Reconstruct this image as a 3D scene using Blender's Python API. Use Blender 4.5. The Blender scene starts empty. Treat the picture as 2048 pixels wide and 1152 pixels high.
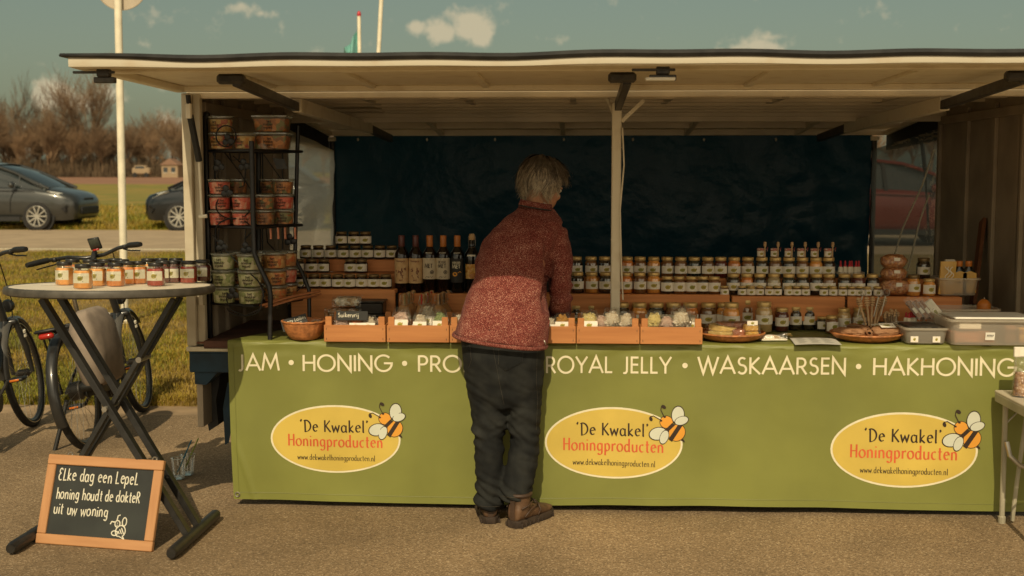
import bpy, bmesh, math, random
from mathutils import Vector, Matrix, noise, Quaternion
from mathutils.bvhtree import BVHTree
V=Vector; PI=math.pi; R=math.radians
sin,cos=math.sin,math.cos
random.seed(7)
S=bpy.context.scene; C=S.collection
# ---------------------------------------------------------------- camera
CF=2450.0; YAW=R(3.0); PIT=math.atan((576-345)/CF); CAM=V((0,-5.7,1.6))
cd=bpy.data.cameras.new('camera'); cam=bpy.data.objects.new('camera',cd); C.objects.link(cam); S.camera=cam
cam.location=CAM; cam.rotation_euler=(PI/2-PIT,0,YAW)
cd.sensor_width=36; cd.lens=36*CF/2048; cd.clip_end=2000; cd.clip_start=.1
cd.dof.use_dof=True; cd.dof.focus_distance=5.95; cd.dof.aperture_fstop=3.5
_f=V((-sin(YAW)*cos(PIT),cos(YAW)*cos(PIT),-sin(PIT))); _r=V((cos(YAW),sin(YAW),0)); _u=_r.cross(_f)
def P(px,py,Y=None,Z=None,X=None):
    "point of the place seen at photo pixel (px,py) on the plane Y, Z or X = const"
    d=_f+_r*((px-1024)/CF)-_u*((py-576)/CF)
    if Y is not None: t=(Y-CAM.y)/d.y
    elif Z is not None: t=(Z-CAM.z)/d.z
    else: t=(X-CAM.x)/d.x
    return CAM+d*t
# ---------------------------------------------------------------- sky, sun
SUN_AZ=R(4); SUN_EL=R(41)
w=bpy.data.worlds.new('World'); S.world=w; w.use_nodes=True
nt=w.node_tree; N=nt.nodes; Lk=nt.links; N.clear()
def nd(t,**k):
    n=N.new(t)
    for a,b in k.items(): setattr(n,a,b)
    return n
out=nd('ShaderNodeOutputWorld'); bg=nd('ShaderNodeBackground'); sky=nd('ShaderNodeTexSky')
sky.sky_type='NISHITA'; sky.sun_disc=False; sky.sun_elevation=SUN_EL; sky.sun_rotation=PI+SUN_AZ; sky.dust_density=2.5; sky.air_density=1.0; sky.ozone_density=1.0
tint=nd('ShaderNodeMix',data_type='RGBA',blend_type='MULTIPLY'); tint.inputs[0].default_value=1; tint.inputs[7].default_value=(.66,.62,.42,1)
Lk.new(sky.outputs[0],tint.inputs[6])
tc=nd('ShaderNodeTexCoord'); nz=nd('ShaderNodeTexNoise'); nz.inputs['Scale'].default_value=38; nz.inputs['Detail'].default_value=7; nz.inputs['Roughness'].default_value=.6
Lk.new(tc.outputs['Generated'],nz.inputs['Vector'])
hz=nd('ShaderNodeMix',data_type='RGBA'); hz.inputs[0].default_value=.3; Lk.new(tint.outputs[2],hz.inputs[6]); hz.inputs[7].default_value=(1.75,2.1,1.6,1)
col=hz.outputs[2]
def dirpx(px,py): return (_f+_r*((px-1024)/CF)-_u*((py-576)/CF)).normalized()
# cumulus clouds at fixed directions: (photo px, py, half width, half height, strength)
CL=[(935,45,50,48,1.0),(885,62,46,30,.9),(835,55,32,20,.6),(960,70,30,34,.9),(480,16,52,15,.45),(530,28,30,12,.4),(1500,92,92,24,.75),(1540,74,50,16,.6),(1440,100,44,16,.6),(105,190,62,38,.9),(160,205,60,26,.8),(205,185,45,30,.7),
    (330,245,45,32,.7),(285,88,34,16,.35),(1100,78,60,12,.3),(560,104,50,10,.3),(60,300,90,40,.6),(340,310,60,60,.5),(1290,240,200,50,.4)]
acc=None
for (x,y,rx,ry,s) in CL:
    c=dirpx(x,y)
    sub=nd('ShaderNodeVectorMath',operation='SUBTRACT'); Lk.new(tc.outputs['Generated'],sub.inputs[0]); sub.inputs[1].default_value=c
    sc=nd('ShaderNodeVectorMath',operation='MULTIPLY'); Lk.new(sub.outputs[0],sc.inputs[0]); sc.inputs[1].default_value=(CF/rx,CF/rx,CF/ry)
    ln=nd('ShaderNodeVectorMath',operation='LENGTH'); Lk.new(sc.outputs[0],ln.inputs[0])
    m=nd('ShaderNodeMapRange'); m.inputs[1].default_value=1.25; m.inputs[2].default_value=0.1; m.inputs[3].default_value=0; m.inputs[4].default_value=s; Lk.new(ln.outputs['Value'],m.inputs[0])
    if acc is None: acc=m.outputs[0]
    else:
        mx=nd('ShaderNodeMath',operation='MAXIMUM'); Lk.new(acc,mx.inputs[0]); Lk.new(m.outputs[0],mx.inputs[1]); acc=mx.outputs[0]
ns=nd('ShaderNodeMapRange'); ns.inputs[1].default_value=.3; ns.inputs[2].default_value=.7; ns.inputs[3].default_value=-.42; ns.inputs[4].default_value=.42; Lk.new(nz.outputs[0],ns.inputs[0])
ad=nd('ShaderNodeMath',operation='ADD'); Lk.new(acc,ad.inputs[0]); Lk.new(ns.outputs[0],ad.inputs[1])
cr=nd('ShaderNodeMapRange',interpolation_type='SMOOTHSTEP'); cr.inputs[1].default_value=.20; cr.inputs[2].default_value=.68; cr.inputs[3].default_value=0; cr.inputs[4].default_value=.9; Lk.new(ad.outputs[0],cr.inputs[0])
cm=nd('ShaderNodeMix',data_type='RGBA'); Lk.new(cr.outputs[0],cm.inputs[0]); Lk.new(col,cm.inputs[6]); cm.inputs[7].default_value=(5.2,4.5,3.0,1)
# broken bright cumulus added in the unseen southern sky to lift the canopy shade
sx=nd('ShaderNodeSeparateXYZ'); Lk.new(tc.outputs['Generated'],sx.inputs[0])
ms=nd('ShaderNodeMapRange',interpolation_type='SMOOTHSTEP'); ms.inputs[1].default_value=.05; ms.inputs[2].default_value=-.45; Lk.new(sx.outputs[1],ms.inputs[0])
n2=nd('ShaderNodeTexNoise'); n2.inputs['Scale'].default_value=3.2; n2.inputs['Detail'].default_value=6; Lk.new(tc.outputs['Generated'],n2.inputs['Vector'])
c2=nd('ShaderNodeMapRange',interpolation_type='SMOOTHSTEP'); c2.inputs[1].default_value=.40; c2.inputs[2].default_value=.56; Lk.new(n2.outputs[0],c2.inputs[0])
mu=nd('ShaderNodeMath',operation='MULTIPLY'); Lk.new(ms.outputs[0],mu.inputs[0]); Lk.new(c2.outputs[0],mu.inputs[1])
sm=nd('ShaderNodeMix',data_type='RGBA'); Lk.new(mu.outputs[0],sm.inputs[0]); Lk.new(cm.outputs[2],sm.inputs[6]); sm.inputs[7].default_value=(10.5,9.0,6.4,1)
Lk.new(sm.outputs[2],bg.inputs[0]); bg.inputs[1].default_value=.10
Lk.new(bg.outputs[0],out.inputs[0])
sd=bpy.data.lights.new('sun','SUN'); sd.energy=3.1; sd.angle=R(.5); sd.color=(1,.83,.56)
so=bpy.data.objects.new('sun',sd); C.objects.link(so)
sv=V((sin(SUN_AZ)*cos(SUN_EL),cos(SUN_AZ)*cos(SUN_EL),-sin(SUN_EL))); so.rotation_euler=sv.to_track_quat('-Z','Y').to_euler(); so.location=(-2,-20,20)
S.view_settings.view_transform='Standard'; S.view_settings.look='None'; S.view_settings.exposure=.12; S.view_settings.gamma=1
S.cycles.max_bounces=10; S.cycles.transparent_max_bounces=24; S.cycles.diffuse_bounces=5
# ---------------------------------------------------------------- materials
def pm(name,col,rough=.6,var=.12,scale=6,bump=0,bscale=80,metal=0,spec=.5,coat=0,col2=None,stretch=(1,1,1),rand=0,detail=5,sheen=0,coord='Object',lo=.35,hi=.65,bdist=.002):
    m=bpy.data.materials.new(name); m.use_nodes=True; t=m.node_tree; b=t.nodes['Principled BSDF']; n=t.nodes; l=t.links
    b.inputs['Roughness'].default_value=rough; b.inputs['Metallic'].default_value=metal; b.inputs['Specular IOR Level'].default_value=spec
    if coat: b.inputs['Coat Weight'].default_value=coat; b.inputs['Coat Roughness'].default_value=.08
    if sheen: b.inputs['Sheen Weight'].default_value=sheen
    tcn=n.new('ShaderNodeTexCoord'); mp=n.new('ShaderNodeMapping'); mp.inputs['Scale'].default_value=stretch; l.new(tcn.outputs[coord],mp.inputs[0])
    vec=mp.outputs[0]
    if rand:
        oi=n.new('ShaderNodeObjectInfo'); va=n.new('ShaderNodeVectorMath'); va.operation='MULTIPLY_ADD'; l.new(oi.outputs['Random'],va.inputs[0]); va.inputs[1].default_value=(17,31,23); l.new(vec,va.inputs[2]); vec=va.outputs[0]
    nz=n.new('ShaderNodeTexNoise'); nz.inputs['Scale'].default_value=scale; nz.inputs['Detail'].default_value=detail; l.new(vec,nz.inputs['Vector'])
    mr=n.new('ShaderNodeMapRange'); mr.inputs[1].default_value=lo; mr.inputs[2].default_value=hi; l.new(nz.outputs[0],mr.inputs[0])
    mx=n.new('ShaderNodeMix'); mx.data_type='RGBA'; l.new(mr.outputs[0],mx.inputs[0])
    a=tuple(c*(1-var) for c in col); c2=col2 if col2 else tuple(min(1,c*(1+var)) for c in col)
    mx.inputs[6].default_value=(*a,1); mx.inputs[7].default_value=(*c2,1); l.new(mx.outputs[2],b.inputs['Base Color'])
    if bump:
        bn=n.new('ShaderNodeTexNoise'); bn.inputs['Scale'].default_value=bscale; bn.inputs['Detail'].default_value=4; l.new(vec,bn.inputs['Vector'])
        bp=n.new('ShaderNodeBump'); bp.inputs['Strength'].default_value=bump; bp.inputs['Distance'].default_value=bdist; l.new(bn.outputs[0],bp.inputs['Height']); l.new(bp.outputs[0],b.inputs['Normal'])
    return m
def clear(name,col=(1,1,1),gl=.10,body=.0,bodycol=(.8,.8,.75),tlf=.5,rough=.04,bump=0,bscale=20,stretch=(1,1,1),bdist=.01):
    "thin clear glass or plastic: see-through, with reflections and a little milkiness"
    m=bpy.data.materials.new(name); m.use_nodes=True; t=m.node_tree; n=t.nodes; l=t.links; n.clear()
    o=n.new('ShaderNodeOutputMaterial'); tr=n.new('ShaderNodeBsdfTransparent'); tr.inputs[0].default_value=(*col,1)
    g=n.new('ShaderNodeBsdfGlossy'); g.inputs['Roughness'].default_value=rough; g.inputs[0].default_value=(1,1,1,1)
    d=n.new('ShaderNodeBsdfDiffuse'); d.inputs[0].default_value=(*bodycol,1); tl=n.new('ShaderNodeBsdfTranslucent'); tl.inputs[0].default_value=(*bodycol,1)
    dm=n.new('ShaderNodeMixShader'); dm.inputs[0].default_value=tlf; l.new(d.outputs[0],dm.inputs[1]); l.new(tl.outputs[0],dm.inputs[2])
    m1=n.new('ShaderNodeMixShader'); m1.inputs[0].default_value=body; l.new(tr.outputs[0],m1.inputs[1]); l.new(dm.outputs[0],m1.inputs[2])
    lw=n.new('ShaderNodeLayerWeight'); lw.inputs[0].default_value=.35; mr=n.new('ShaderNodeMapRange'); mr.inputs[3].default_value=gl*.6; mr.inputs[4].default_value=min(1,gl*5); l.new(lw.outputs['Fresnel'],mr.inputs[0])
    m2=n.new('ShaderNodeMixShader'); l.new(mr.outputs[0],m2.inputs[0]); l.new(m1.outputs[0],m2.inputs[1]); l.new(g.outputs[0],m2.inputs[2]); l.new(m2.outputs[0],o.inputs[0])
    if bump:
        tcn=n.new('ShaderNodeTexCoord'); mp=n.new('ShaderNodeMapping'); mp.inputs['Scale'].default_value=stretch; l.new(tcn.outputs['Object'],mp.inputs[0])
        bn=n.new('ShaderNodeTexNoise'); bn.inputs['Scale'].default_value=bscale; bn.inputs['Detail'].default_value=3; l.new(mp.outputs[0],bn.inputs['Vector'])
        bp=n.new('ShaderNodeBump'); bp.inputs['Strength'].default_value=bump; bp.inputs['Distance'].default_value=bdist; l.new(bn.outputs[0],bp.inputs['Height']); l.new(bp.outputs[0],g.inputs['Normal']); l.new(bp.outputs[0],d.inputs['Normal'])
    return m
def cells(name,cols,scale=60,rough=.35,gloss=.5,bump=.6,trl=0):
    "a heap of small pieces: each voronoi cell takes one of the colours"
    m=bpy.data.materials.new(name); m.use_nodes=True; t=m.node_tree; n=t.nodes; l=t.links; b=n['Principled BSDF']
    b.inputs['Roughness'].default_value=rough; b.inputs['Specular IOR Level'].default_value=gloss
    tcn=n.new('ShaderNodeTexCoord'); oi=n.new('ShaderNodeObjectInfo'); va=n.new('ShaderNodeVectorMath'); va.operation='MULTIPLY_ADD'; l.new(oi.outputs['Random'],va.inputs[0]); va.inputs[1].default_value=(7,3,5); l.new(tcn.outputs['Object'],va.inputs[2])
    v=n.new('ShaderNodeTexVoronoi'); v.inputs['Scale'].default_value=scale; l.new(va.outputs[0],v.inputs['Vector'])
    sp=n.new('ShaderNodeSeparateColor'); l.new(v.outputs['Color'],sp.inputs[0])
    rp=n.new('ShaderNodeValToRGB'); rp.color_ramp.interpolation='CONSTANT'; e=rp.color_ramp.elements
    while len(e)<len(cols): e.new(.5)
    for i,c in enumerate(cols): e[i].position=i/len(cols); e[i].color=(*c,1)
    l.new(sp.outputs[0],rp.inputs[0]); l.new(rp.outputs[0],b.inputs['Base Color'])
    bp=n.new('ShaderNodeBump'); bp.invert=True; bp.inputs['Strength'].default_value=bump; bp.inputs['Distance'].default_value=.006; l.new(v.outputs['Distance'],bp.inputs['Height']); l.new(bp.outputs[0],b.inputs['Normal'])
    return m
def wood(name,a,bc,scale=5,stretch=(1,12,12),rough=.6):
    m=pm(name,a,rough=rough,var=0,col2=bc,scale=scale,stretch=stretch,rand=1,bump=.25,bscale=scale*3,lo=.3,hi=.7,bdist=.001)
    return m
M={}
# ---------------------------------------------------------------- mesh builder
class MB:
    def __init__(s): s.v=[]; s.f=[]; s.mi=[]; s.uv={}; s.cur=0
    def add(s,vs,fs):
        o=len(s.v); s.v+= [V(x) for x in vs]; s.f+=[tuple(i+o for i in f) for f in fs]; s.mi+=[s.cur]*len(fs); return o
    def box(s,c,d,bev=.003,rot=None):
        c=V(c); hx=[x/2 for x in d]; b=min(bev,min(hx)*.9)
        if b<=0:
            vs=[(sx*hx[0],sy*hx[1],sz*hx[2]) for sx in(-1,1) for sy in(-1,1) for sz in(-1,1)]
            fs=[(0,1,3,2),(4,6,7,5),(0,4,5,1),(2,3,7,6),(0,2,6,4),(1,5,7,3)]
        else:
            vs=[];idx={}
            for sx in(-1,1):
                for sy in(-1,1):
                    for sz in(-1,1):
                        sg=(sx,sy,sz)
                        for a in range(3):
                            idx[sg,a]=len(vs); vs.append(tuple(sg[k]*(hx[k] if k==a else hx[k]-b) for k in range(3)))
            fs=[]
            for a in range(3):
                p,q=[k for k in range(3) if k!=a]
                for sa in(-1,1):
                    def sg(x,y):
                        g=[0,0,0]; g[a]=sa; g[p]=x; g[q]=y; return tuple(g)
                    fs.append(tuple(idx[sg(x,y),a] for x,y in((-1,-1),(1,-1),(1,1),(-1,1))))
            for a in range(3):
                for e in range(a+1,3):
                    c3=3-a-e
                    for sa in(-1,1):
                        for se in(-1,1):
                            def sg(z):
                                g=[0,0,0]; g[a]=sa; g[e]=se; g[c3]=z; return tuple(g)
                            fs.append((idx[sg(-1),a],idx[sg(-1),e],idx[sg(1),e],idx[sg(1),a]))
            for sx in(-1,1):
                for sy in(-1,1):
                    for sz in(-1,1): fs.append(tuple(idx[(sx,sy,sz),a] for a in range(3)))
        if rot is not None: vs=[rot@V(x) for x in vs]
        s.add([V(x)+c for x in vs],fs); return s
    def beam(s,a,b,wd,h=None,up=(0,0,1),bev=.002):
        a=V(a);b=V(b);d=b-a; L=d.length; y=d.normalized(); u=V(up); x=y.cross(u)
        if x.length<1e-4: x=y.cross(V((0,1,0)))
        x.normalize(); z=x.cross(y); rot=Matrix((x,y,z)).transposed()
        return s.box((a+b)/2,(wd,L,h or wd),bev,rot)
    def tube(s,pts,r,n=8,closed=False,cap=True,flat=1.0):
        pts=[V(p) for p in pts]; k=len(pts); rs=r if isinstance(r,(list,tuple)) else [r]*k
        tang=[]
        for i in range(k):
            if closed: t=pts[(i+1)%k]-pts[i-1]
            else: t=pts[min(i+1,k-1)]-pts[max(i-1,0)]
            tang.append(t.normalized() if t.length>1e-9 else V((0,0,1)))
        u=tang[0].orthogonal().normalized(); rings=[]
        for i in range(k):
            if i>0:
                ax=tang[i-1].cross(tang[i])
                if ax.length>1e-7: u=Quaternion(ax.normalized(),tang[i-1].angle(tang[i]))@u
            w=tang[i].cross(u).normalized()
            rings.append([pts[i]+u*(cos(2*PI*j/n)*rs[i])+w*(sin(2*PI*j/n)*rs[i]*flat) for j in range(n)])
        return s.loft(rings,closed=closed,cap=cap)
    def loft(s,rings,closed=False,cap=True,ringclosed=True):
        n=len(rings[0]); k=len(rings); vs=[p for r in rings for p in r]; fs=[]
        for i in range(k if closed else k-1):
            a=i*n; b=((i+1)%k)*n
            for j in range(n if ringclosed else n-1):
                q=(j+1)%n; fs.append((a+j,a+q,b+q,b+j))
        if cap and not closed and ringclosed: fs.append(tuple(range(n))[::-1]); fs.append(tuple(range((k-1)*n,k*n)))
        s.add(vs,fs); return s
    def lathe(s,prof,n=20,c=(0,0,0),cap=True,shape=None,rot=None):
        c=V(c); rings=[]
        for q in prof:
            r,z=q[0],q[1]; h=q[2] if len(q)>2 else 0
            ring=[]
            for j in range(n):
                a=2*PI*j/n; rr=r
                if h: k6=(a+PI/6)%(PI/3)-PI/6; rr=r*(1-h+h*cos(PI/6)/cos(k6)*1.04)
                p=V((rr*cos(a),rr*sin(a),z)); ring.append((rot@p if rot else p)+c)
            rings.append(ring)
        return s.loft(rings,cap=cap)
    def ell(s,c,r,n=14,m=9,rot=None):
        c=V(c); rings=[]
        for i in range(m):
            t=PI*(i+.02)/(m-1+.04); ring=[]
            for j in range(n):
                p=V((r[0]*sin(t)*cos(2*PI*j/n),r[1]*sin(t)*sin(2*PI*j/n),-r[2]*cos(t))); ring.append((rot@p if rot else p)+c)
            rings.append(ring)
        return s.loft(rings)
    def poly(s,pts): s.add(pts,[tuple(range(len(pts)))]); return s
    def grid(s,fn,nu,nv,uv=False):
        o=len(s.v); vs=[fn(i/nu,j/nv) for j in range(nv+1) for i in range(nu+1)]
        fs=[(j*(nu+1)+i,j*(nu+1)+i+1,(j+1)*(nu+1)+i+1,(j+1)*(nu+1)+i) for j in range(nv) for i in range(nu)]
        s.add(vs,fs)
        if uv:
            for j in range(nv+1):
                for i in range(nu+1): s.uv[o+j*(nu+1)+i]=(i/nu,j/nv)
        return s
    def mesh(s,name,mats,smooth=35,recalc=True):
        me=bpy.data.meshes.new(name); me.from_pydata([tuple(v) for v in s.v],[],s.f)
        for m in (mats if isinstance(mats,(list,tuple)) else [mats]): me.materials.append(M[m] if isinstance(m,str) else m)
        if recalc:
            bm=bmesh.new(); bm.from_mesh(me); bmesh.ops.recalc_face_normals(bm,faces=bm.faces); bm.to_mesh(me); bm.free()
        if any(s.mi):
            for p,i in zip(me.polygons,s.mi): p.material_index=i
        if s.uv:
            ul=me.uv_layers.new(name='UVMap')
            for lp in me.loops: ul.data[lp.index].uv=s.uv.get(lp.vertex_index,(0,0))
        me.polygons.foreach_set('use_smooth',[smooth>0]*len(me.polygons))
        if 0<smooth<180: me.set_sharp_from_angle(angle=R(smooth))
        return me
    def build(s,name,mats,parent=None,smooth=35,loc=None,rot=None,recalc=True):
        return mk(name,s.mesh(name,mats,smooth,recalc),parent,loc,rot)
def mk(name,me,parent=None,loc=None,rot=None):
    o=bpy.data.objects.new(name,me); C.objects.link(o)
    if parent: o.parent=parent
    if loc is not None: o.location=loc
    if rot is not None: o.rotation_euler=rot
    return o
def tag(o,label,cat,group=None,kind=None):
    if label: o['label']=label
    if cat: o['category']=cat
    if group: o['group']=group
    if kind: o['kind']=kind
    return o
def thing(name,label,cat,loc=(0,0,0),rz=0,group=None):
    o=bpy.data.objects.new(name,None); C.objects.link(o); o.location=loc; o.rotation_euler=(0,0,rz); o.empty_display_size=.05
    return tag(o,label,cat,group)
def dup(root,loc,rz=0,label=None,group=None,rot=None):
    r=root.copy(); C.objects.link(r); r.location=loc; r.rotation_euler=rot if rot else (0,0,rz)
    if label: r['label']=label
    if group: r['group']=group
    def kids(a,b):
        for ch in list(a.children):
            c=ch.copy(); C.objects.link(c); c.parent=b; kids(ch,c)
    kids(root,r); return r
def remesh(mb,vox,smooth_it=4,fac=.6,fn=None):
    "fuse the builder's overlapping solids into one continuous surface"
    me=mb.mesh('tmp',[],0); o=mk('tmp',me)
    md=o.modifiers.new('r','REMESH'); md.mode='VOXEL'; md.voxel_size=vox
    if smooth_it:
        sm=o.modifiers.new('s','SMOOTH'); sm.factor=fac; sm.iterations=smooth_it
    dg=bpy.context.evaluated_depsgraph_get(); res=bpy.data.meshes.new_from_object(o.evaluated_get(dg))
    bpy.data.objects.remove(o); 
    if fn:
        res.update(); nr=[v.normal.copy() for v in res.vertices]
        for v,n_ in zip(res.vertices,nr): v.co=v.co+n_*fn(v.co,n_)
    res.polygons.foreach_set('use_smooth',[True]*len(res.polygons)); res.update()
    return res
def setmat(me,*ms):
    me.materials.clear()
    for m in ms: me.materials.append(M[m])
    return me
NZ=lambda p,s: noise.noise(V(p)*s)
# ---------------------------------------------------------------- stroke lettering
def A(cx,cy,rx,ry,a0,a1,n=12): return [(cx+rx*cos(R(a0+(a1-a0)*i/n)),cy+ry*sin(R(a0+(a1-a0)*i/n))) for i in range(n+1)]
CAP={ # upright geometric capitals
'J':(.4,[[(.3,1),(.3,.18)]+A(.17,.18,.13,.18,0,-130,6)]),'A':(.84,[[(0,0),(.42,1),(.84,0)],[(.17,.33),(.67,.33)]]),
'M':(.98,[[(0,0),(.16,1),(.49,.2),(.82,1),(.98,0)]]),'H':(.7,[[(.05,0),(.05,1)],[(.65,0),(.65,1)],[(.05,.52),(.65,.52)]]),
'O':(1.0,[A(.5,.5,.47,.49,90,450,28)]),'N':(.78,[[(.05,0),(.05,1),(.73,0),(.73,1)]]),'I':(.12,[[(.06,0),(.06,1)]]),
'G':(.95,[A(.5,.5,.46,.49,45,360,24)+[(.52,.5)]]),'P':(.55,[[(.06,0),(.06,1)],[(.06,.95)]+[(.26,.95)]+A(.28,.7,.23,.25,90,-90,10)+[(.06,.45)]]),
'R':(.6,[[(.06,0),(.06,1)],[(.06,.95),(.26,.95)]+A(.28,.7,.23,.25,90,-90,10)+[(.06,.45)],[(.28,.45),(.58,0)]]),
'Y':(.7,[[(0,1),(.35,.46),(.7,1)],[(.35,.48),(.35,0)]]),'L':(.45,[[(.06,1),(.06,.05),(.45,.05)]]),
'E':(.5,[[(.48,.95),(.06,.95),(.06,.05),(.48,.05)],[(.06,.52),(.46,.52)]]),'W':(1.15,[[(0,1),(.3,0),(.57,.95),(.85,0),(1.15,1)]]),
'S':(.55,[A(.28,.74,.2,.22,40,265,12)+A(.27,.27,.23,.25,85,-150,12)]),'K':(.62,[[(.06,0),(.06,1)],[(.56,1),(.1,.5),(.62,0)]]),
'T':(.6,[[(.3,0),(.3,1)],[(0,.95),(.6,.95)]]),'D':(.7,[[(.06,0),(.06,1)],[(.06,.95),(.2,.95)]+A(.22,.5,.43,.45,90,-90,14)+[(.06,.05)]]),
'•':(.3,[A(.15,.45,.07,.07,0,360,10)]),' ':(.35,[]),'0':(.6,[A(.3,.5,.25,.47,90,450,18)]),'5':(.5,[[(.45,.95),(.12,.95),(.08,.55)]+A(.24,.32,.22,.28,120,-150,10)]),',':(.25,[[(.14,.08),(.06,-.15)]]),'€':(.6,[A(.36,.5,.28,.46,50,310,14),[(0,.58),(.4,.58)],[(0,.42),(.38,.42)]])}
arch=[(.08,.36)]+A(.27,.38,.19,.23,165,0,8)+[(.46,0)]
LOW={'o':(.56,[A(.27,.31,.25,.3,90,450,18)]),'e':(.52,[[(.05,.33),(.46,.42)]+A(.27,.33,.21,.29,18,315,14)]),
'k':(.5,[[(.08,0),(.08,1.05)],[(.42,.6),(.1,.27),(.46,0)]]),'w':(.74,[[(.02,.6),(.17,.02),(.36,.5),(.54,.02),(.7,.62)]]),
'a':(.58,[A(.24,.3,.2,.29,50,320,12),[(.46,.6),(.46,.08),(.55,.0)]]),'l':(.22,[[(.1,1.05),(.1,.06),(.17,0)]]),'n':(.56,[[(.08,0),(.08,.6)],arch]),
'h':(.56,[[(.08,0),(.08,1.05)],arch]),'i':(.2,[[(.09,0),(.09,.6)],[(.08,.8),(.11,.88)]]),'g':(.56,[A(.25,.32,.2,.28,50,320,12),[(.46,.6),(.46,-.1)]+A(.26,-.1,.2,.2,0,-150,8)]),
'p':(.54,[[(.08,-.35),(.08,.6)],A(.26,.31,.21,.29,140,-140,12)]),'r':(.38,[[(.08,0),(.08,.6)],[(.08,.4),(.18,.56),(.29,.6),(.36,.53)]]),
'd':(.57,[A(.24,.3,.2,.29,50,320,12),[(.45,1.05),(.45,.06),(.53,0)]]),'u':(.56,[[(.07,.6),(.07,.2)]+A(.25,.2,.18,.2,180,330,8),[(.46,.6),(.46,0)]]),
'c':(.46,[A(.27,.31,.22,.29,55,305,12)]),'t':(.36,[[(.16,.9),(.16,.14)]+A(.28,.14,.12,.13,180,290,6),[(.02,.6),(.34,.62)]]),'.':(.2,[[(.08,.0),(.1,.07)]]),
'v':(.44,[[(.02,.6),(.2,0),(.4,.6)]]),'y':(.46,[[(.02,.6),(.22,.05)],[(.42,.6),(.1,-.32)]]),'s':(.4,[A(.2,.46,.13,.13,40,260,8)+A(.19,.17,.15,.15,85,-140,8)]),
'j':(.22,[[(.14,.6),(.14,-.15)]+A(.02,-.15,.12,.15,0,-120,6),[(.13,.8),(.15,.87)]]),'b':(.54,[[(.08,0),(.08,1.05)],A(.26,.31,.21,.29,140,-140,12)]),
'D':(.72,[[(.14,0),(.12,1)],[(0,.9)]+A(.16,.48,.5,.5,95,-92,14)+[(.08,.0)]]),'K':(.64,[[(.1,0),(.1,1.02)],[(.58,1),(.12,.45)],[(.2,.52),(.64,0)]]),
'H':(.66,[[(.08,0),(.08,1)],[(.56,0),(.56,1)],[(0,.5),(.62,.54)]]),'‘':(.2,[[(.12,1.05),(.05,.92),(.1,.85)]]),'’':(.2,[[(.08,1.05),(.14,.95),(.06,.85)]]),' ':(.3,[]),
'E':(.5,[[(.46,.86)]+A(.26,.76,.2,.2,30,260,8)+A(.25,.27,.23,.27,100,310,10)]),'L':(.5,[[(.1,1),(.06,.04),(.46,.06)]]),'P':(.5,[[(.08,0),(.08,1)],A(.2,.74,.24,.26,110,-110,10)]),
'S':CAP['S'],'R':(.55,[[(.08,0),(.08,1)],A(.2,.76,.24,.24,110,-110,10),[(.2,.5),(.52,0)]]),'0':CAP['0'],'5':CAP['5'],',':CAP[','],'€':CAP['€']}
def textw(txt,font,sp): return sum(font[c][0]+sp for c in txt)-sp
_k=[0]; SUB=[1]
def ribbon(mb,pts,w,put,nib=None,off=.0008):
    "flat painted stroke through 2D points; put(u,v,off) -> 3D"
    if SUB[0]>1: pts=[(a_[0]+(b_[0]-a_[0])*i/SUB[0],a_[1]+(b_[1]-a_[1])*i/SUB[0]) for a_,b_ in zip(pts,pts[1:]) for i in range(SUB[0])]+[pts[-1]]
    p=[V((x,y)) for x,y in pts]; k=len(p); _k[0]=(_k[0]+1)%7; off+=_k[0]*.00012
    clo=(p[0]-p[-1]).length<1e-6
    L=[];Rr=[]
    for i in range(k):
        a=p[i]-p[i-1] if i>0 else (p[-1]-p[-2] if clo else p[1]-p[0]); b=p[i+1]-p[i] if i<k-1 else (p[1]-p[0] if clo else p[-1]-p[-2])
        if a.length<1e-9: a=b
        if b.length<1e-9: b=a
        a=a.normalized(); b=b.normalized(); t=(a+b); t=t.normalized() if t.length>.05 else a
        nrm=V((-t.y,t.x)); c=max(.35,nrm.dot(V((-a.y,a.x)))); ww=w
        if nib is not None: ww=w*(.42+.75*abs(sin(math.atan2(t.y,t.x)-nib)))
        L.append(put(*(p[i]+nrm*(ww/2/c)),off)); Rr.append(put(*(p[i]-nrm*(ww/2/c)),off))
    vs=L+Rr; fs=[(i,i+1,k+i+1,k+i) for i in range(k-1)]
    mb.add(vs,fs)
def write(mb,txt,font,h,wd,put,stroke,x0=0,y0=0,sp=.14,nib=None,slope=0,jit=0,off=.0008,rnd=None):
    "letters of cap height h starting at (x0,y0); wd = total width or None"
    k=(wd/textw(txt,font,sp)) if wd else h
    if h is None: h=k
    x=x0
    for c in txt:
        gw,st=font[c]
        dx=rnd.uniform(-jit,jit)*h if rnd else 0; dy=rnd.uniform(-jit,jit)*h if rnd else 0
        for s_ in st: ribbon(mb,[(x+a*k+dx,y0+slope*(x+a*k-x0)+b*h+dy) for a,b in s_],stroke,put,nib,off)
        x+=(gw+sp)*k
    return x
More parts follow.
